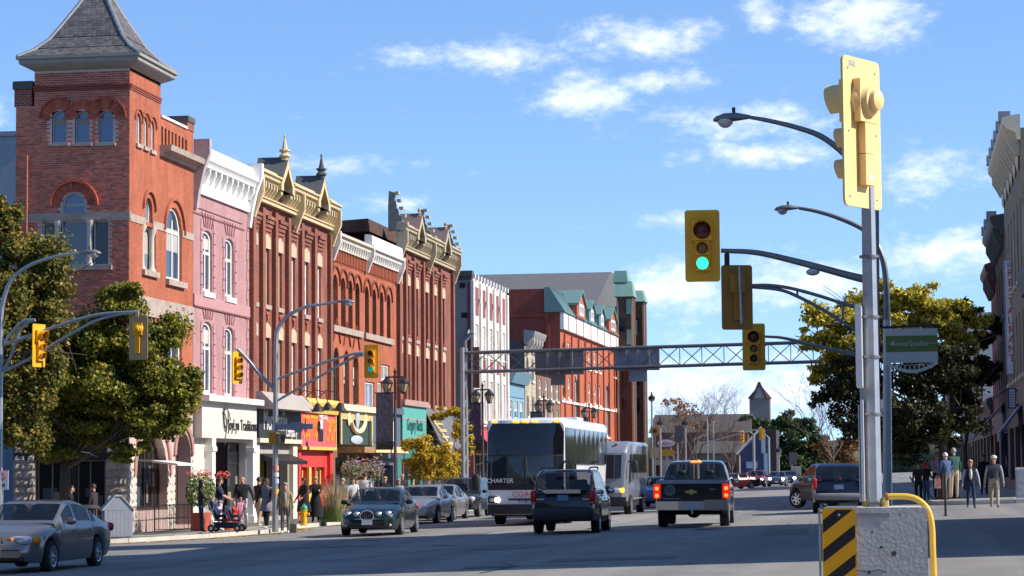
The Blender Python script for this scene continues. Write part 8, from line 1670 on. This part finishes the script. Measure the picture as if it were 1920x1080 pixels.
def stroller():
    X, Y, Z = walkpt(424, 76.2); R = thing('double_stroller', 'dark blue double stroller with two seated children, pushed along the left kerb', 'stroller', (X, Y, Z), 0); fr = mat('stroller_frame', (.07, .075, .09), rough=.4, metal=.4); fab = cl('stroller_fabric', (.02, .026, .055)); wm = MB(); wm.lathe([(.06, -.03), (.12, -.035), (.125, 0), (.12, .035), (.06, .03)], n=16, axis='y'); wme = wm.mesh('wheel', rubber)
    hm = MB(); hm.lathe([(.058, -.036), (.055, .036)], n=10, axis='y'); hme = hm.mesh('hub', alloy)
    for x in (-.42, .46):
        for y in (-.28, .28): w = place('wheel', wme, R, (x, y, .125)); place('hub', hme, w)
    for y in (-.26, .26):
        for p in ([(-.42, .125), (-.3, .4), (.1, .42), (.46, .3), (.46, .125)], [(-.3, .4), (-.45, .75), (-.55, 1.02)], [(.1, .42), (.02, .78)]): m = MB(); m.tube([(x, y, z) for x, z in p], .016, 6); m.build('frame', fr, R)
    m = MB(); m.tube([(-.55, -.26, 1.02), (-.55, .26, 1.02)], .018, 6); m.build('handle', fr, R)
    for x in (-.28, .22): m = MB(); m.hexa([(x-.05,-.24,.36), (x+.3,-.24,.34), (x+.3,.24,.34), (x-.05,.24,.36), (x-.05,-.24,.41), (x+.3,-.24,.39), (x+.3,.24,.39), (x-.05,.24,.41)]); m.hexa([(x-.05,-.24,.4), (x+.0,-.24,.4), (x+.0,.24,.4), (x-.05,.24,.4), (x-.24,-.24,.86), (x-.2,-.24,.86), (x-.2,.24,.86), (x-.24,.24,.86)]); m.builds('seat', fab, R)
    m = MB(); m.hexa([(-.32,-.22,.14), (.3,-.22,.12), (.3,.22,.12), (-.32,.22,.14), (-.36,-.25,.32), (.38,-.25,.3), (.38,.25,.3), (-.36,.25,.32)]); m.build('basket', fab, R)
    m = MB(); m.extrude([(-.50, .70), (-.56, .98), (-.42, 1.02), (-.34, .92), (-.40, .70)], lambda p, t: (p[0], t, p[1]), -.25, .25); m.build('hood', cl('hood_blue', (.04, .06, .12)), R)
    for x, t_, h_, lab in ((-.26, lilac, hb, 'child in lilac seated in the rear seat of the double stroller'), (.24, redc, hbl, 'blond child in red seated in the front seat of the double stroller')): person(lab, (X+x+.02, Y, Z+.42), 0, .95, t_, djean, shw, h_, .0, sit=True, arms=((.6, .1, .6), (.6, .1, .6)))
    X2, Y2, Z2 = walkpt(451, 78.2); person('toddler in pink carried low by the bald man', (X2, Y2, Z2+.12), cam_+.6, .98, pinkc, pinkc, shw, pinkc, 0, arms=((.5, .3, .3), (.2, .2, .3)), stride=.3)
stroller()
bark = mat('bark', (.07, .055, .045), rough=.95, var=.25, scale=6, bump=.6, bscale=14); bark_l = mat('pale_bark', (.22, .18, .14), rough=.9, var=.2, scale=6)
def leaf_mat(name, stops, trans=.0):
    m = bpy.data.materials.new(name); m.use_nodes = True; N = m.node_tree.nodes; L = m.node_tree.links; b = N['Principled BSDF']; b.inputs['Roughness'].default_value = .55; b.inputs['Specular IOR Level'].default_value = .3
    g = N.new('ShaderNodeNewGeometry'); r = N.new('ShaderNodeValToRGB'); L.new(g.outputs['Random Per Island'], r.inputs[0]); el = r.color_ramp.elements
    for i, (p, c) in enumerate(stops):
        e = el[i] if i < 2 else el.new(p); e.position = p; e.color = (*c, 1)
    L.new(r.outputs[0], b.inputs['Base Color'])
    t = N.new('ShaderNodeBsdfTranslucent'); L.new(r.outputs[0], t.inputs[0]); mx = N.new('ShaderNodeMixShader'); mx.inputs[0].default_value = .36; out = N['Material Output']; L.new(b.outputs[0], mx.inputs[1]); L.new(t.outputs[0], mx.inputs[2]); L.new(mx.outputs[0], out.inputs[0]); return m
maple_l = leaf_mat('maple_leaf', [(0, (0.0792, 0.105, 0.0161)), (.45, (0.158, 0.173, 0.0258)), (.78, (0.282, 0.25, 0.0322)), (.92, (0.433, 0.362, 0.0354)), (1, (0.433, 0.39, 0.0322))]); maple_d = leaf_mat('dark_maple_leaf', [(0, (0.0675, 0.0866, 0.0192)), (.5, (0.154, 0.159, 0.0321)), (.85, (0.27, 0.222, 0.0401)), (1, (0.502, 0.253, 0.0481))])
gold_l = leaf_mat('golden_leaf', [(0, (.24, .21, .02)), (.4, (.52, .38, .03)), (.8, (.70, .50, .05)), (1, (.42, .22, .03))]); locust_l = leaf_mat('locust_leaf', [(0, (0.0983, 0.111, 0.0193)), (.4, (0.335, 0.283, 0.0348)), (.75, (0.75, 0.565, 0.058)), (1, (0.75, 0.75, 0.116))]); locust_d = leaf_mat('shaded_tree_leaf', [(0, (0.0122, 0.0184, 0.00612)), (.6, (0.0306, 0.0388, 0.0102)), (1, (0.0918, 0.0768, 0.0184))])  # locust_d has the shade put into its near-black leaf colours
ever_l = leaf_mat('evergreen_leaf', [(0, (0.021, 0.039, 0.012)), (.6, (0.045, 0.075, 0.021)), (1, (0.0825, 0.112, 0.033))]); rust_l = leaf_mat('rust_leaf', [(0, (.16, .06, .02)), (.6, (.30, .13, .04)), (1, (.36, .2, .06))])
def np_leaves(name, m, parent, centers, radii, n, size, seed, long=1.6, flat=.5, shell=.55, up=.5):
    """n leaf blades in clumps: each clump is a ball of leaves, denser towards its skin"""
    r = np.random.default_rng(seed); C = np.array(centers); Rr = np.array(radii); w = Rr.prod(1)**(2/3); idx = r.choice(len(C), n, p=w/w.sum())
    d = r.normal(size=(n, 3)); d /= np.linalg.norm(d, axis=1)[:, None]; rad = shell+(1-shell)*r.random(n)**.7; rad = np.where(r.random(n) < .2, r.random(n)**.5, rad)
    P = C[idx]+d*Rr[idx]*rad[:, None]*(1+.24*r.normal(size=n))[:, None]
    nrm = d*.35+r.normal(size=(n, 3))*.8+np.array([.25, -.15, up*.6]); nrm /= np.linalg.norm(nrm, axis=1)[:, None]
    a = np.cross(nrm, r.normal(size=(n, 3))); a /= np.linalg.norm(a, axis=1)[:, None]; b = np.cross(nrm, a); s = size*r.uniform(.6, 1.35, n)[:, None]
    V = np.stack([P-a*s*long*.5, P+b*s*.5+nrm*s*.12, P+a*s*long*.5, P-b*s*.5+nrm*s*.12], 1).reshape(-1, 3)
    me = bpy.data.meshes.new(name); me.vertices.add(len(V)); me.vertices.foreach_set('co', V.ravel().astype(np.float32)); me.loops.add(n*4); me.loops.foreach_set('vertex_index', np.arange(n*4, dtype=np.int32)); me.polygons.add(n); me.polygons.foreach_set('loop_start', np.arange(0, n*4, 4, dtype=np.int32)); me.polygons.foreach_set('loop_total', np.full(n, 4, np.int32)); me.update(); me.validate(); me.materials.append(m); return place(name, me, parent)
def limb(mb, p, d, L, r, depth, r_, tips, spread=.55, droop=.0):
    pts = [Vector(p)]; dd = Vector(d).normalized()
    for k in range(3): dd = (dd+Vector((r_.gauss(0, .12), r_.gauss(0, .12), r_.gauss(0, .08)-droop))).normalized(); pts.append(pts[-1]+dd*L/3)
    mb.tube(pts, [r, r*.85, r*.7, r*.55], 5 if depth > 1 else 4, caps=False)
    if depth <= 0: tips.append(pts[-1]); return
    for k in range(r_.choice((2, 3)) if depth > 1 else 3):
        nd = (dd+Vector((r_.gauss(0, spread), r_.gauss(0, spread), r_.gauss(.1, spread*.6)))).normalized(); limb(mb, pts[-1] if k else pts[2], nd, L*r_.uniform(.62, .85), r*.55, depth-1, r_, tips, spread, droop)
def tree(name, label, base, H, th, tr, clumps, lm, n, size, seed, cat='tree', barkm=None, limbs=5, group=None, long=1.6, depth=2, shell=.55):
    """clumps: (dx, dy, z, rx, ry, rz) measured from the base"""
    R = thing(name, label, cat, base, 0, group); q = random.Random(seed); m = MB(); lean = Vector((q.uniform(-.05, .05), q.uniform(-.05, .05), 0))
    m.tube([(0, 0, -.1), (0, 0, .1), lean*th*.5+Vector((0, 0, th*.5)), lean*th+Vector((0, 0, th))], [tr*1.35, tr*1.1, tr*.95, tr*.8], 10); m.build('trunk', barkm or bark, R); tips = []
    for k in range(limbs):
        c = clumps[k % len(clumps)]; lb = MB(); d = .85*Vector((c[0], c[1], max(.3, c[2]-th)))-lean*th; limb(lb, lean*th+Vector((0, 0, th*.93)), d, d.length*.6, tr*.42, depth, q, tips); lb.build('limb', barkm or bark, R)
    cc, rr = [], []
    for (x, y, z, a, b, c) in clumps:   # break every clump into uneven sprays
        for k in range(16):
            v = Vector((q.gauss(0, 1), q.gauss(0, 1), q.gauss(0, .9))).normalized()*q.uniform(.3, 1.02); f = q.uniform(.2, .42); cc.append((x+v.x*a, y+v.y*b, z+v.z*c)); rr.append((a*f, b*f, c*f*.85))
    np_leaves('crown', lm, R, cc, rr, n, size, seed, long, shell=shell); return R
def rel(px, py, Y, base): x, z = at_y(px, py, Y); return x-base[0], z-base[2]
def px_clumps(base, Y, items):
    """(px, py, half width px, half height px, depth offset) seen at depth Y"""
    s = Y/FPX; out = []
    for px, py, w, h, dy in items: x, z = rel(px, py, Y+dy, base); out.append((x, dy, z, w*s, w*s*.9, h*s))
    return out
Yt = 73.8; bx = at_y(118, 900, Yt)[0]; base = (bx, Yt, gz(bx)+.15)
tree('maple_tree', 'green maple with first yellow leaves before the corner building', base, 7, 2.4, .16, px_clumps(base, Yt, [(220, 590, 62, 55, 0), (150, 650, 75, 60, .6), (270, 660, 70, 60, -.3), (335, 735, 42, 55, 0), (200, 730, 80, 60, -.6), (110, 740, 70, 60, -.4), (270, 790, 65, 45, -.2), (150, 810, 80, 40, 0), (60, 800, 55, 40, 0), (235, 845, 45, 22, 0), (345, 745, 32, 25, -.2), (90, 850, 60, 22, -.2), (40, 720, 45, 60, .3), (240, 548, 40, 26, 0), (300, 625, 50, 42, .1), (352, 700, 30, 36, 0), (300, 725, 55, 48, 0), (190, 800, 75, 40, .2), (140, 765, 75, 50, 0), (60, 690, 60, 55, .2), (325, 800, 34, 28, 0), (205, 690, 60, 60, .5), (230, 690, 120, 135, .2), (130, 720, 90, 110, .3), (310, 740, 62, 80, .1)]), maple_l, 115000, .092, 5, limbs=8, long=1.3)
Yt = 70.5; bx = at_y(-20, 900, Yt)[0]; base = (bx, Yt, gz(bx)+.15)
tree('maple_tree', 'taller darker maple rising behind the left lamp post at the picture edge', base, 9, 3, .2, px_clumps(base, Yt, [(0, 420, 40, 60, 0), (35, 480, 42, 55, .5), (-20, 540, 60, 70, 0), (70, 560, 60, 60, .6), (20, 640, 75, 60, .4), (95, 640, 45, 50, 1), (-60, 620, 60, 80, 0), (10, 720, 60, 60, .4), (15, 810, 50, 45, .2), (-50, 740, 60, 70, 0), (60, 520, 45, 40, .3), (100, 600, 45, 50, .6), (50, 690, 60, 55, .4), (0, 600, 60, 70, .2), (20, 460, 45, 50, .2), (10, 400, 30, 40, 0), (30, 580, 95, 170, .3), (60, 720, 75, 110, .3)]), maple_d, 100000, .095, 8, limbs=7, long=1.3)
for i, (px, Y, items, lab) in enumerate(((783, 98, [(800, 850, 38, 32, 0), (780, 878, 26, 22, 0), (835, 858, 30, 30, .3), (770, 835, 20, 15, 0), (812, 890, 32, 14, 0)], 'young golden leaved street tree in front of the green shop'), (836, 106, [(862, 800, 22, 30, 0), (850, 770, 30, 10, .2), (866, 845, 18, 40, 0), (842, 880, 26, 22, -.2), (820, 780, 16, 10, 0), (880, 830, 10, 22, .2)], 'slender golden street tree beside the truss post'))):
    X = -22.9; base = (X, at_x(px, 850, X)[0], gz(X)+.15); Y = base[1]
    tree('street_tree', lab, base, 4, 1.9, .05, px_clumps(base, Y, items), gold_l, 4300, .08, 20+i, barkm=bark_l, limbs=5, group='young golden street trees on the left pavement', long=2.8, shell=.05)
X = 2.0; Yt = 98.8; base = (X, Yt, gz(X)+.15)
tree('locust_tree', 'big feathery locust on the right, golden on top and almost black below', base, 8, 2.6, .17, px_clumps(base, Yt, [(1560, 590, 60, 40, 0), (1530, 640, 45, 30, 0), (1720, 560, 60, 40, .4), (1620, 600, 60, 45, .5), (1770, 590, 60, 35, .6), (1690, 610, 60, 45, 0), (1575, 680, 50, 35, -.3), (1800, 640, 45, 35, .4), (1540, 700, 30, 22, 0), (1650, 560, 45, 35, .3), (1600, 640, 60, 40, .2), (1680, 560, 40, 30, .2), (1830, 600, 35, 30, .5), (1740, 620, 60, 40, .4)]), locust_l, 27000, .095, 31, limbs=5, long=2.6, shell=.25)
base = (1.5, 95.6, gz(1.5)+.15); Yt = 95.6
tree('shade_tree', 'dense tree in front of the locust, shade put into its near-black leaves', base, 7, 2.3, .2, px_clumps(base, Yt, [(1600, 730, 62, 60, 0), (1680, 740, 75, 65, 0), (1750, 730, 70, 55, .3), (1600, 800, 45, 40, 0), (1690, 820, 70, 45, 0), (1760, 800, 55, 45, 0), (1555, 745, 40, 35, 0), (1640, 660, 70, 30, .3), (1730, 670, 60, 30, .3), (1800, 720, 45, 40, .5), (1770, 680, 60, 45, 0), (1800, 790, 45, 40, .2), (1720, 790, 60, 50, -.3), (1650, 780, 60, 60, -.2), (1700, 850, 50, 30, 0), (1600, 690, 50, 35, -.2)]), locust_d, 32000, .10, 37, limbs=4)
base = (3.2, 128, gz(3)+.15); Yt = 128
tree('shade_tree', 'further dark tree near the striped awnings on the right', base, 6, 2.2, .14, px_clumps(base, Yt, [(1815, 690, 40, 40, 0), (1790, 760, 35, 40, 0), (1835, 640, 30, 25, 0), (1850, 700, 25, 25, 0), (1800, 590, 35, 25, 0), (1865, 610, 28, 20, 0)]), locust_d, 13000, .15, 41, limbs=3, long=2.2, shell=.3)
Yf = 330
for i, (px, items, lm, lab, n) in enumerate(((1490, [(1480, 830, 45, 45, 0), (1440, 815, 40, 35, 0), (1425, 850, 28, 40, 0), (1500, 865, 45, 30, 0), (1525, 860, 25, 30, 0), (1405, 790, 22, 16, 0), (1520, 850, 30, 35, 0), (1440, 850, 30, 30, 0), (1500, 800, 30, 26, 0), (1470, 790, 30, 25, 0), (1530, 830, 25, 25, 0), (1450, 870, 40, 25, 0), (1480, 870, 50, 20, 0), (1415, 800, 20, 18, 0)], ever_l, 'dense dark evergreen at the far end of the street', 26000), (1585, [(1580, 850, 30, 25, 0), (1600, 835, 22, 20, 0), (1565, 865, 25, 12, 0), (1545, 835, 18, 22, 0)], rust_l, 'rust coloured tree at the far right end of the street', 2600), (1300, [(1290, 780, 40, 20, 0), (1265, 760, 22, 18, 0), (1320, 800, 26, 18, 0)], rust_l, 'thin brown leaved tree before the far roofs', 900))):
    X, _ = at_y(px, 880, Yf); base = (X, Yf-i*6, gz(X)); tree('far_tree', lab, base, 8, 2.5, .25, px_clumps(base, Yf-i*6, items), lm, n, 0.27 if i == 0 else .26, 50+i, limbs=4, group=None)
def bare(label, px, Y, H, seed, r=.16, depth=6, spread=.42):
    X, _ = at_y(px, 880, Y); R = thing('bare_tree', label, 'tree', (X, Y, gz(X))); q = random.Random(seed); m = MB(); m.tube([(0, 0, -.1), (0, 0, H*.25)], [r*1.2, r*.9], 7); m.build('trunk', bark, R); tips = []
    for k in range(4): a = k*1.6+q.random(); lb = MB(); limb(lb, (0, 0, H*.24), (math.cos(a)*.5, math.sin(a)*.5, 1.0), H*.27, r*.6, depth, q, tips, spread); lb.build('limb', mat('twig_grey', (.13, .10, .085), rough=.95), R)
bare('bare leafless tree left of the far mast arm', 1305, 262, 11, 3); bare('leafless tree standing before the far brick hall roof', 1345, 300, 12.5, 21); bare('smaller leafless tree with forked trunk near the far shops', 1372, 232, 6.5, 5, .12); bare('leafless tree behind the dark evergreen', 1520, 345, 15.5, 9, .2); bare('leafless tree crown against the pale sky right of the brown building', 1268, 290, 11, 12); bare('leafless tree at far right, above the parked off-roader', 1562, 300, 10.5, 15)
def box_house(name, label, px0, px1, pyt, Y, D, m, roof=None, rh=0, wins=0, base_px=905, wm=None, cat='building'):
    x0, zt = at_y(px0, pyt, Y); x1, _ = at_y(px1, pyt, Y); zg = gz(x0)-.3; R = thing(name, label, cat, (x0, Y, zg)); w, h = x1-x0, zt-zg; b = MB(); b.box(0, w, 0, D, 0, h); b.build('wall', m, R)
    if roof: b = MB(); b.hexa([(-.4,-.4,h+.01), (w+.4,-.4,h+.01), (w+.4,D+.4,h+.01), (-.4,D+.4,h+.01), (-.2,D*.45,h+rh), (w+.2,D*.45,h+rh), (w+.2,D*.55,h+rh), (-.2,D*.55,h+rh)]); b.build('roof', roof, R)
    for k in range(wins):
        b = MB(); u = w*(k+.25)/wins; b.box(u, u+w*.45/wins, -.06, 0, .9, min(h-.6, 3)); f = b.build('window', wm or glassd, R)
    return R, w, h
bb2 = brick_mat('far_brick', (.22, .085, .055), (.19, .07, .05), (.24, .15, .11)); gshg = mat('far_grey_roof', (.075, .062, .058), rough=.9, var=.15, scale=1.5)
box_house('far_brick_hall', 'long low brick hall with a grey roof closing the street', 1222, 1402, 812, 325, 14, bb2, gshg, 2.6, 8)
box_house('pale_shop', 'pale low shop left of the far leafless tree', 1222, 1300, 862, 262, 8, mat('pale_shop_wall', (.40, .37, .32), rough=.8), None, 0, 3)
box_house('mixed_shops', 'small shops with brown fronts under the leafless trees', 1305, 1385, 850, 275, 8, mat('brown_shop_wall', (.26, .20, .15), rough=.8), gshg, 1.4, 5)
R, w, h = box_house('dark_blue_house', 'dark blue gabled shop with white signs at the far end', 1388, 1432, 850, 255, 8, mat('far_blue_wall', (.035, .055, .12), rough=.7), None, 0, 0)
b = MB(); b.extrude([(-.3, h), (w*.9, h+2.6), (w*.9, h)], lambda p, t: (p[0], t, p[1]), 0, 8); b.build('gable', MATS['far_blue_wall'], R); b = MB(); b.tube([(-.4, -.1, h-.1), (w*.92, -.1, h+2.75)], .16, 4); b.build('gable_board', white_p, R)
for q in range(3): b = MB(); b.box(w*.25, w*.72, -.08, -.01, h-1.6-q*1.1, h-.9-q*1.1); b.build('sign_panel', mat('far_sign_%d' % q, ((.3, .4, .6), (.55, .58, .62), (.25, .5, .35))[q], rough=.5), R)
box_house('dark_brick_chimney_house', 'dark brown narrow house in front of the evergreen', 1432, 1455, 806, 270, 6, mat('dark_brown_wall', (.05, .035, .035), rough=.9))
def church():
    Y = 420; x0, zt = at_y(1405, 747, Y); x1, _ = at_y(1443, 747, Y); zg = gz(x0); _, za = at_y(1424, 728, Y); R = thing('church_tower', 'grey stone church tower with a steep gabled top above the far trees', 'church tower', (x0, Y, zg)); w, h = x1-x0, zt-zg; st = mat('church_stone', (.16, .15, .16), rough=.9)
    b = MB(); b.box(0, w, 0, w, 0, h); b.build('wall', st, R); b = MB(); hh = 1.5*(za-zt); b.extrude([(w*.18, h), (w*.82, h), (w*.5, h+hh)], lambda p, t: (p[0], t, p[1]), -.25, w+.25); b.build('gable', mat('church_gable_pale', (.26, .26, .28), rough=.9), R); b = MB(); b.hexa([(-.3,-.1,h), (w+.3,-.1,h), (w+.3,w,h), (-.3,w,h), (w*.45,w*.4,h+hh*.9), (w*.55,w*.4,h+hh*.9), (w*.55,w*.6,h+hh*.9), (w*.45,w*.6,h+hh*.9)]); b.build('roof', gshg, R)
    b = MB()
    for s in (0, 1): b.tube([(w*(.14+.72*s), -.3, h-.2), (w*.5, -.3, h+hh+.2)], .25, 4)
    b.build('gable_coping', gshg, R)
church()
def far_pole(label, px, pyt, Y, r=.1, lamp=None, name='lamp_post', m=None):
    x, zt = at_y(px, pyt, Y); zg = gz(x); R = thing(name, label, 'lamp post' if name == 'lamp_post' else 'pole', (x, Y, zg)); b = MB(); b.tube([(0, 0, 0), (0, 0, zt-zg)], r, 7); b.build('shaft', m or steel, R)
    if lamp == 'globe': b = MB(); b.lathe([(.12, zt-zg), (.34, zt-zg+.15), (.34, zt-zg+.4), (.1, zt-zg+.6), (.06, zt-zg+.9)], n=10); b.build('lantern', lan, R); b = MB(); b.lathe([(.2, zt-zg-.02), (.33, zt-zg+.14)], n=10); b.build('lantern_glass', lgl, R)
    if lamp == 'cobra': b = MB(); b.tube([(0, 0, zt-zg), (-.4, 0, zt-zg+.3), (-.9, 0, zt-zg+.25)], .07, 6); b.build('lamp_arm', steel, R); lamp_head('lamp_head', R, (-.9, 0, zt-zg+.25), (-1, 0, 0), .9)
    return R
for px, py, Y, lamp, lab in ((1222, 752, 235, 'globe', 'tall thin pole with a small lamp beside the brown building'), (1238, 800, 215, 'globe', 'first dark lantern post right of the shuttle bus'), (1285, 800, 222, 'globe', 'second dark lantern post, right of the oval shop sign'), (1326, 785, 250, None, 'grey pole carrying the far signal arm'), (1337, 790, 262, None, 'thin pole just right of the signal pole'), (1413, 815, 248, 'cobra', 'pale lamp pole before the dark blue gabled shop'), (1441, 820, 256, 'cobra', 'pale slanting lamp pole left of the evergreen'), (1460, 850, 262, 'globe', 'small lantern post before the evergreen'), (1484, 852, 250, None, 'thin post with a banner near the last cars'), (1270, 830, 240, None, 'white post below the far banner')): far_pole(lab, px, py, Y, .09 if lamp != 'cobra' else .14, lamp)
x, z = at_y(1327, 829, 250); R = thing('signal_mast', 'long grey mast arm carrying two yellow lights over the far crossing', 'signal arm', (x, 250, z)); b = MB(); b.tube(curve([(0, 0, 0), (2.2, 0, .55), (4.2, 0, 1.05), (5.2, 0, 1.25), (5.7, 0, 1.2)], 5), .08, 7); b.build('arm', steel, R)
for px, py, rz, lab, bm in ((1391, 819, .5, 'far yellow traffic light in profile on the mast arm', sig_y), (1428, 814, math.pi, 'far yellow traffic light seen from behind at the arm end', sig_board)): x, z = at_y(px, py, 249.6); traffic_light(lab, (x, 249.6, z), rz, 1.1, boardm=bm, sizes=(.2, .2, .2))
x, z = at_y(1249, 831, 228); R = thing('oval_shop_sign', 'white oval shop sign with red script and dark rim', 'sign', (x, 228, z)); pl_ = Plane((0, 0, 0), -math.pi/2)
b = MB(); pl_.poly(b, [(.95*math.cos(a), .45*math.sin(a)) for a in np.linspace(0, 6.1, 22)], -.1, .08); b.build('rim', mat('dark_green_rim', (.06, .07, .06), rough=.6), R); b = MB(); pl_.poly(b, [(.85*math.cos(a), .36*math.sin(a)) for a in np.linspace(0, 6.1, 22)], .08, .1); b.build('sign_face', mat('sign_white', (.66, .68, .72), rough=.4), R); pl_.text(R, 'Heather', .42, mat('script_red', (.42, .05, .08), rough=.5), 0, 0, .12)
b = MB(); b.box(-.05, .05, -.05, .05, -3.4, -.44); b.build('post', steel, R)
x, z = at_y(1252, 849, 226); R = thing('yellow_arrow_sign', 'dark yellow arrow shaped sign under the oval shop sign', 'sign', (x, 226, z)); b = MB(); pl_.poly(b, [(-.75, -.28), (.4, -.28), (.8, 0), (.4, .28), (-.75, .28)], -.05, .05); b.build('sign_plate', mat('olive_yellow', (.42, .30, .02), rough=.5), R); b = MB(); b.box(-.04, .04, -.04, .04, -2.6, -.285); b.build('post', steel, R)
x, z = at_y(1227, 849, 226); R = thing('tan_sign', 'square tan sign board left of the yellow arrow', 'sign', (x, 226, z)); b = MB(); b.box(-.4, .4, -.05, .05, -.5, .5); b.build('sign_plate', mat('tan_board', (.42, .36, .25), rough=.6), R); b = MB(); b.box(-.04, .04, -.04, .04, -2.8, -.505); b.build('post', steel, R)
x, z = at_y(1228, 808, 227); R = thing('sunflower_sign', 'round sunflower shaped board with a dark centre high on a post', 'sign', (x, 227, z)); b = MB(); pl_.poly(b, [((.4 if k % 2 else .5)*math.cos(k*math.pi/14), (.4 if k % 2 else .5)*math.sin(k*math.pi/14)) for k in range(28)], -.04, .04); b.build('petals', mat('dull_gold', (.42, .28, .10), rough=.7), R); b = MB(); pl_.poly(b, [(.2*math.cos(a), .2*math.sin(a)) for a in np.linspace(0, 6, 14)], .04, .06); b.build('centre', brown_frame, R); b = MB(); b.box(-.04, .04, -.04, .04, -4.6, -.4); b.build('post', steel, R)
for px, py, Y, w, h, lab in ((1274, 812, 240, .9, 1.5, 'dark grey banner on the far white post'), (1487, 860, 250, .8, 1.3, 'dark banner on a post near the last cars')): x, z = at_y(px, py, Y); R = thing('banner', lab, 'banner', (x, Y-.1, z)); b = MB(); b.box(-w/2, w/2, -.02, .02, -h/2, h/2); b.build('cloth', ban, R)
x, z = at_y(1492, 885, 246); R = thing('notice_board', 'pale square board on the far pavement by the evergreen', 'sign', (x, 247, z)); b = MB(); b.box(-.5, .5, -.05, .05, -.6, .6); b.build('board', mat('pale_board', (.45, .45, .38), rough=.6), R); b = MB(); b.box(-.04, .04, -.04, .04, -1.6, -.6); b.build('post', steel, R)
b = MB(); x0, y0 = -30, 225; 
for a, c in (((-22, 212), (2, 219)),): strip(b, a, c, .5, .008)
structure(b.build('kerb_line', kerb_m, ang=0))
for nm, lab, x0, x1, y0, y1, h, m in (('unseen_left_block', 'plain unseen block added behind the camera on the left to darken reflections', -60, -28, -70, 38, 13, mat('dull_wall', (.12, .11, .10), rough=.9)), ('unseen_right_block', 'unseen brown brick block added behind the camera on the right to darken reflections', 9, 34, -70, 8, 13, brick_brown), ('unseen_end_block', 'unseen block added across the street behind the camera to darken reflections', -40, 40, -110, -92, 17, mat('dull_wall', (.12, .11, .10), rough=.9)), ('side_street_block', 'brick block across the side street to the left', -90, -45, 52, 60, 9, brick_brown)):  # blocks behind the camera are added to darken reflections and sky fill
    R = thing(nm, lab, 'building', (x0, y0, gz(x0)-1)); b = MB(); b.box(0, x1-x0, 0, y1-y0, 0, h+1); b.build('wall', m, R)
    fx = (x1-x0+.03) if x1 < 0 else -.03
    w_ = MB(); w_.box(-.02, .02, -.6, .6, 0, 1.9); wm_ = w_.mesh('window', glassd, 0)
    for k in range(int((y1-y0)/3.2)):
        for z in (5.5, 9): place('window', wm_, R, (fx, 1.6+k*3.2, z))
hm = MB(); hr = random.Random(4)
for k in range(60):
    x = -420+k*12; y = 620+hr.uniform(-40, 60); h = hr.uniform(5, 9); hm.ell((x, y, 2), (16, 12, h), 8, 6)
stuff(hm.build('far_woods', mat('far_woods_green', (.06, .07, .04), rough=1, var=.3, scale=.2), ang=60))
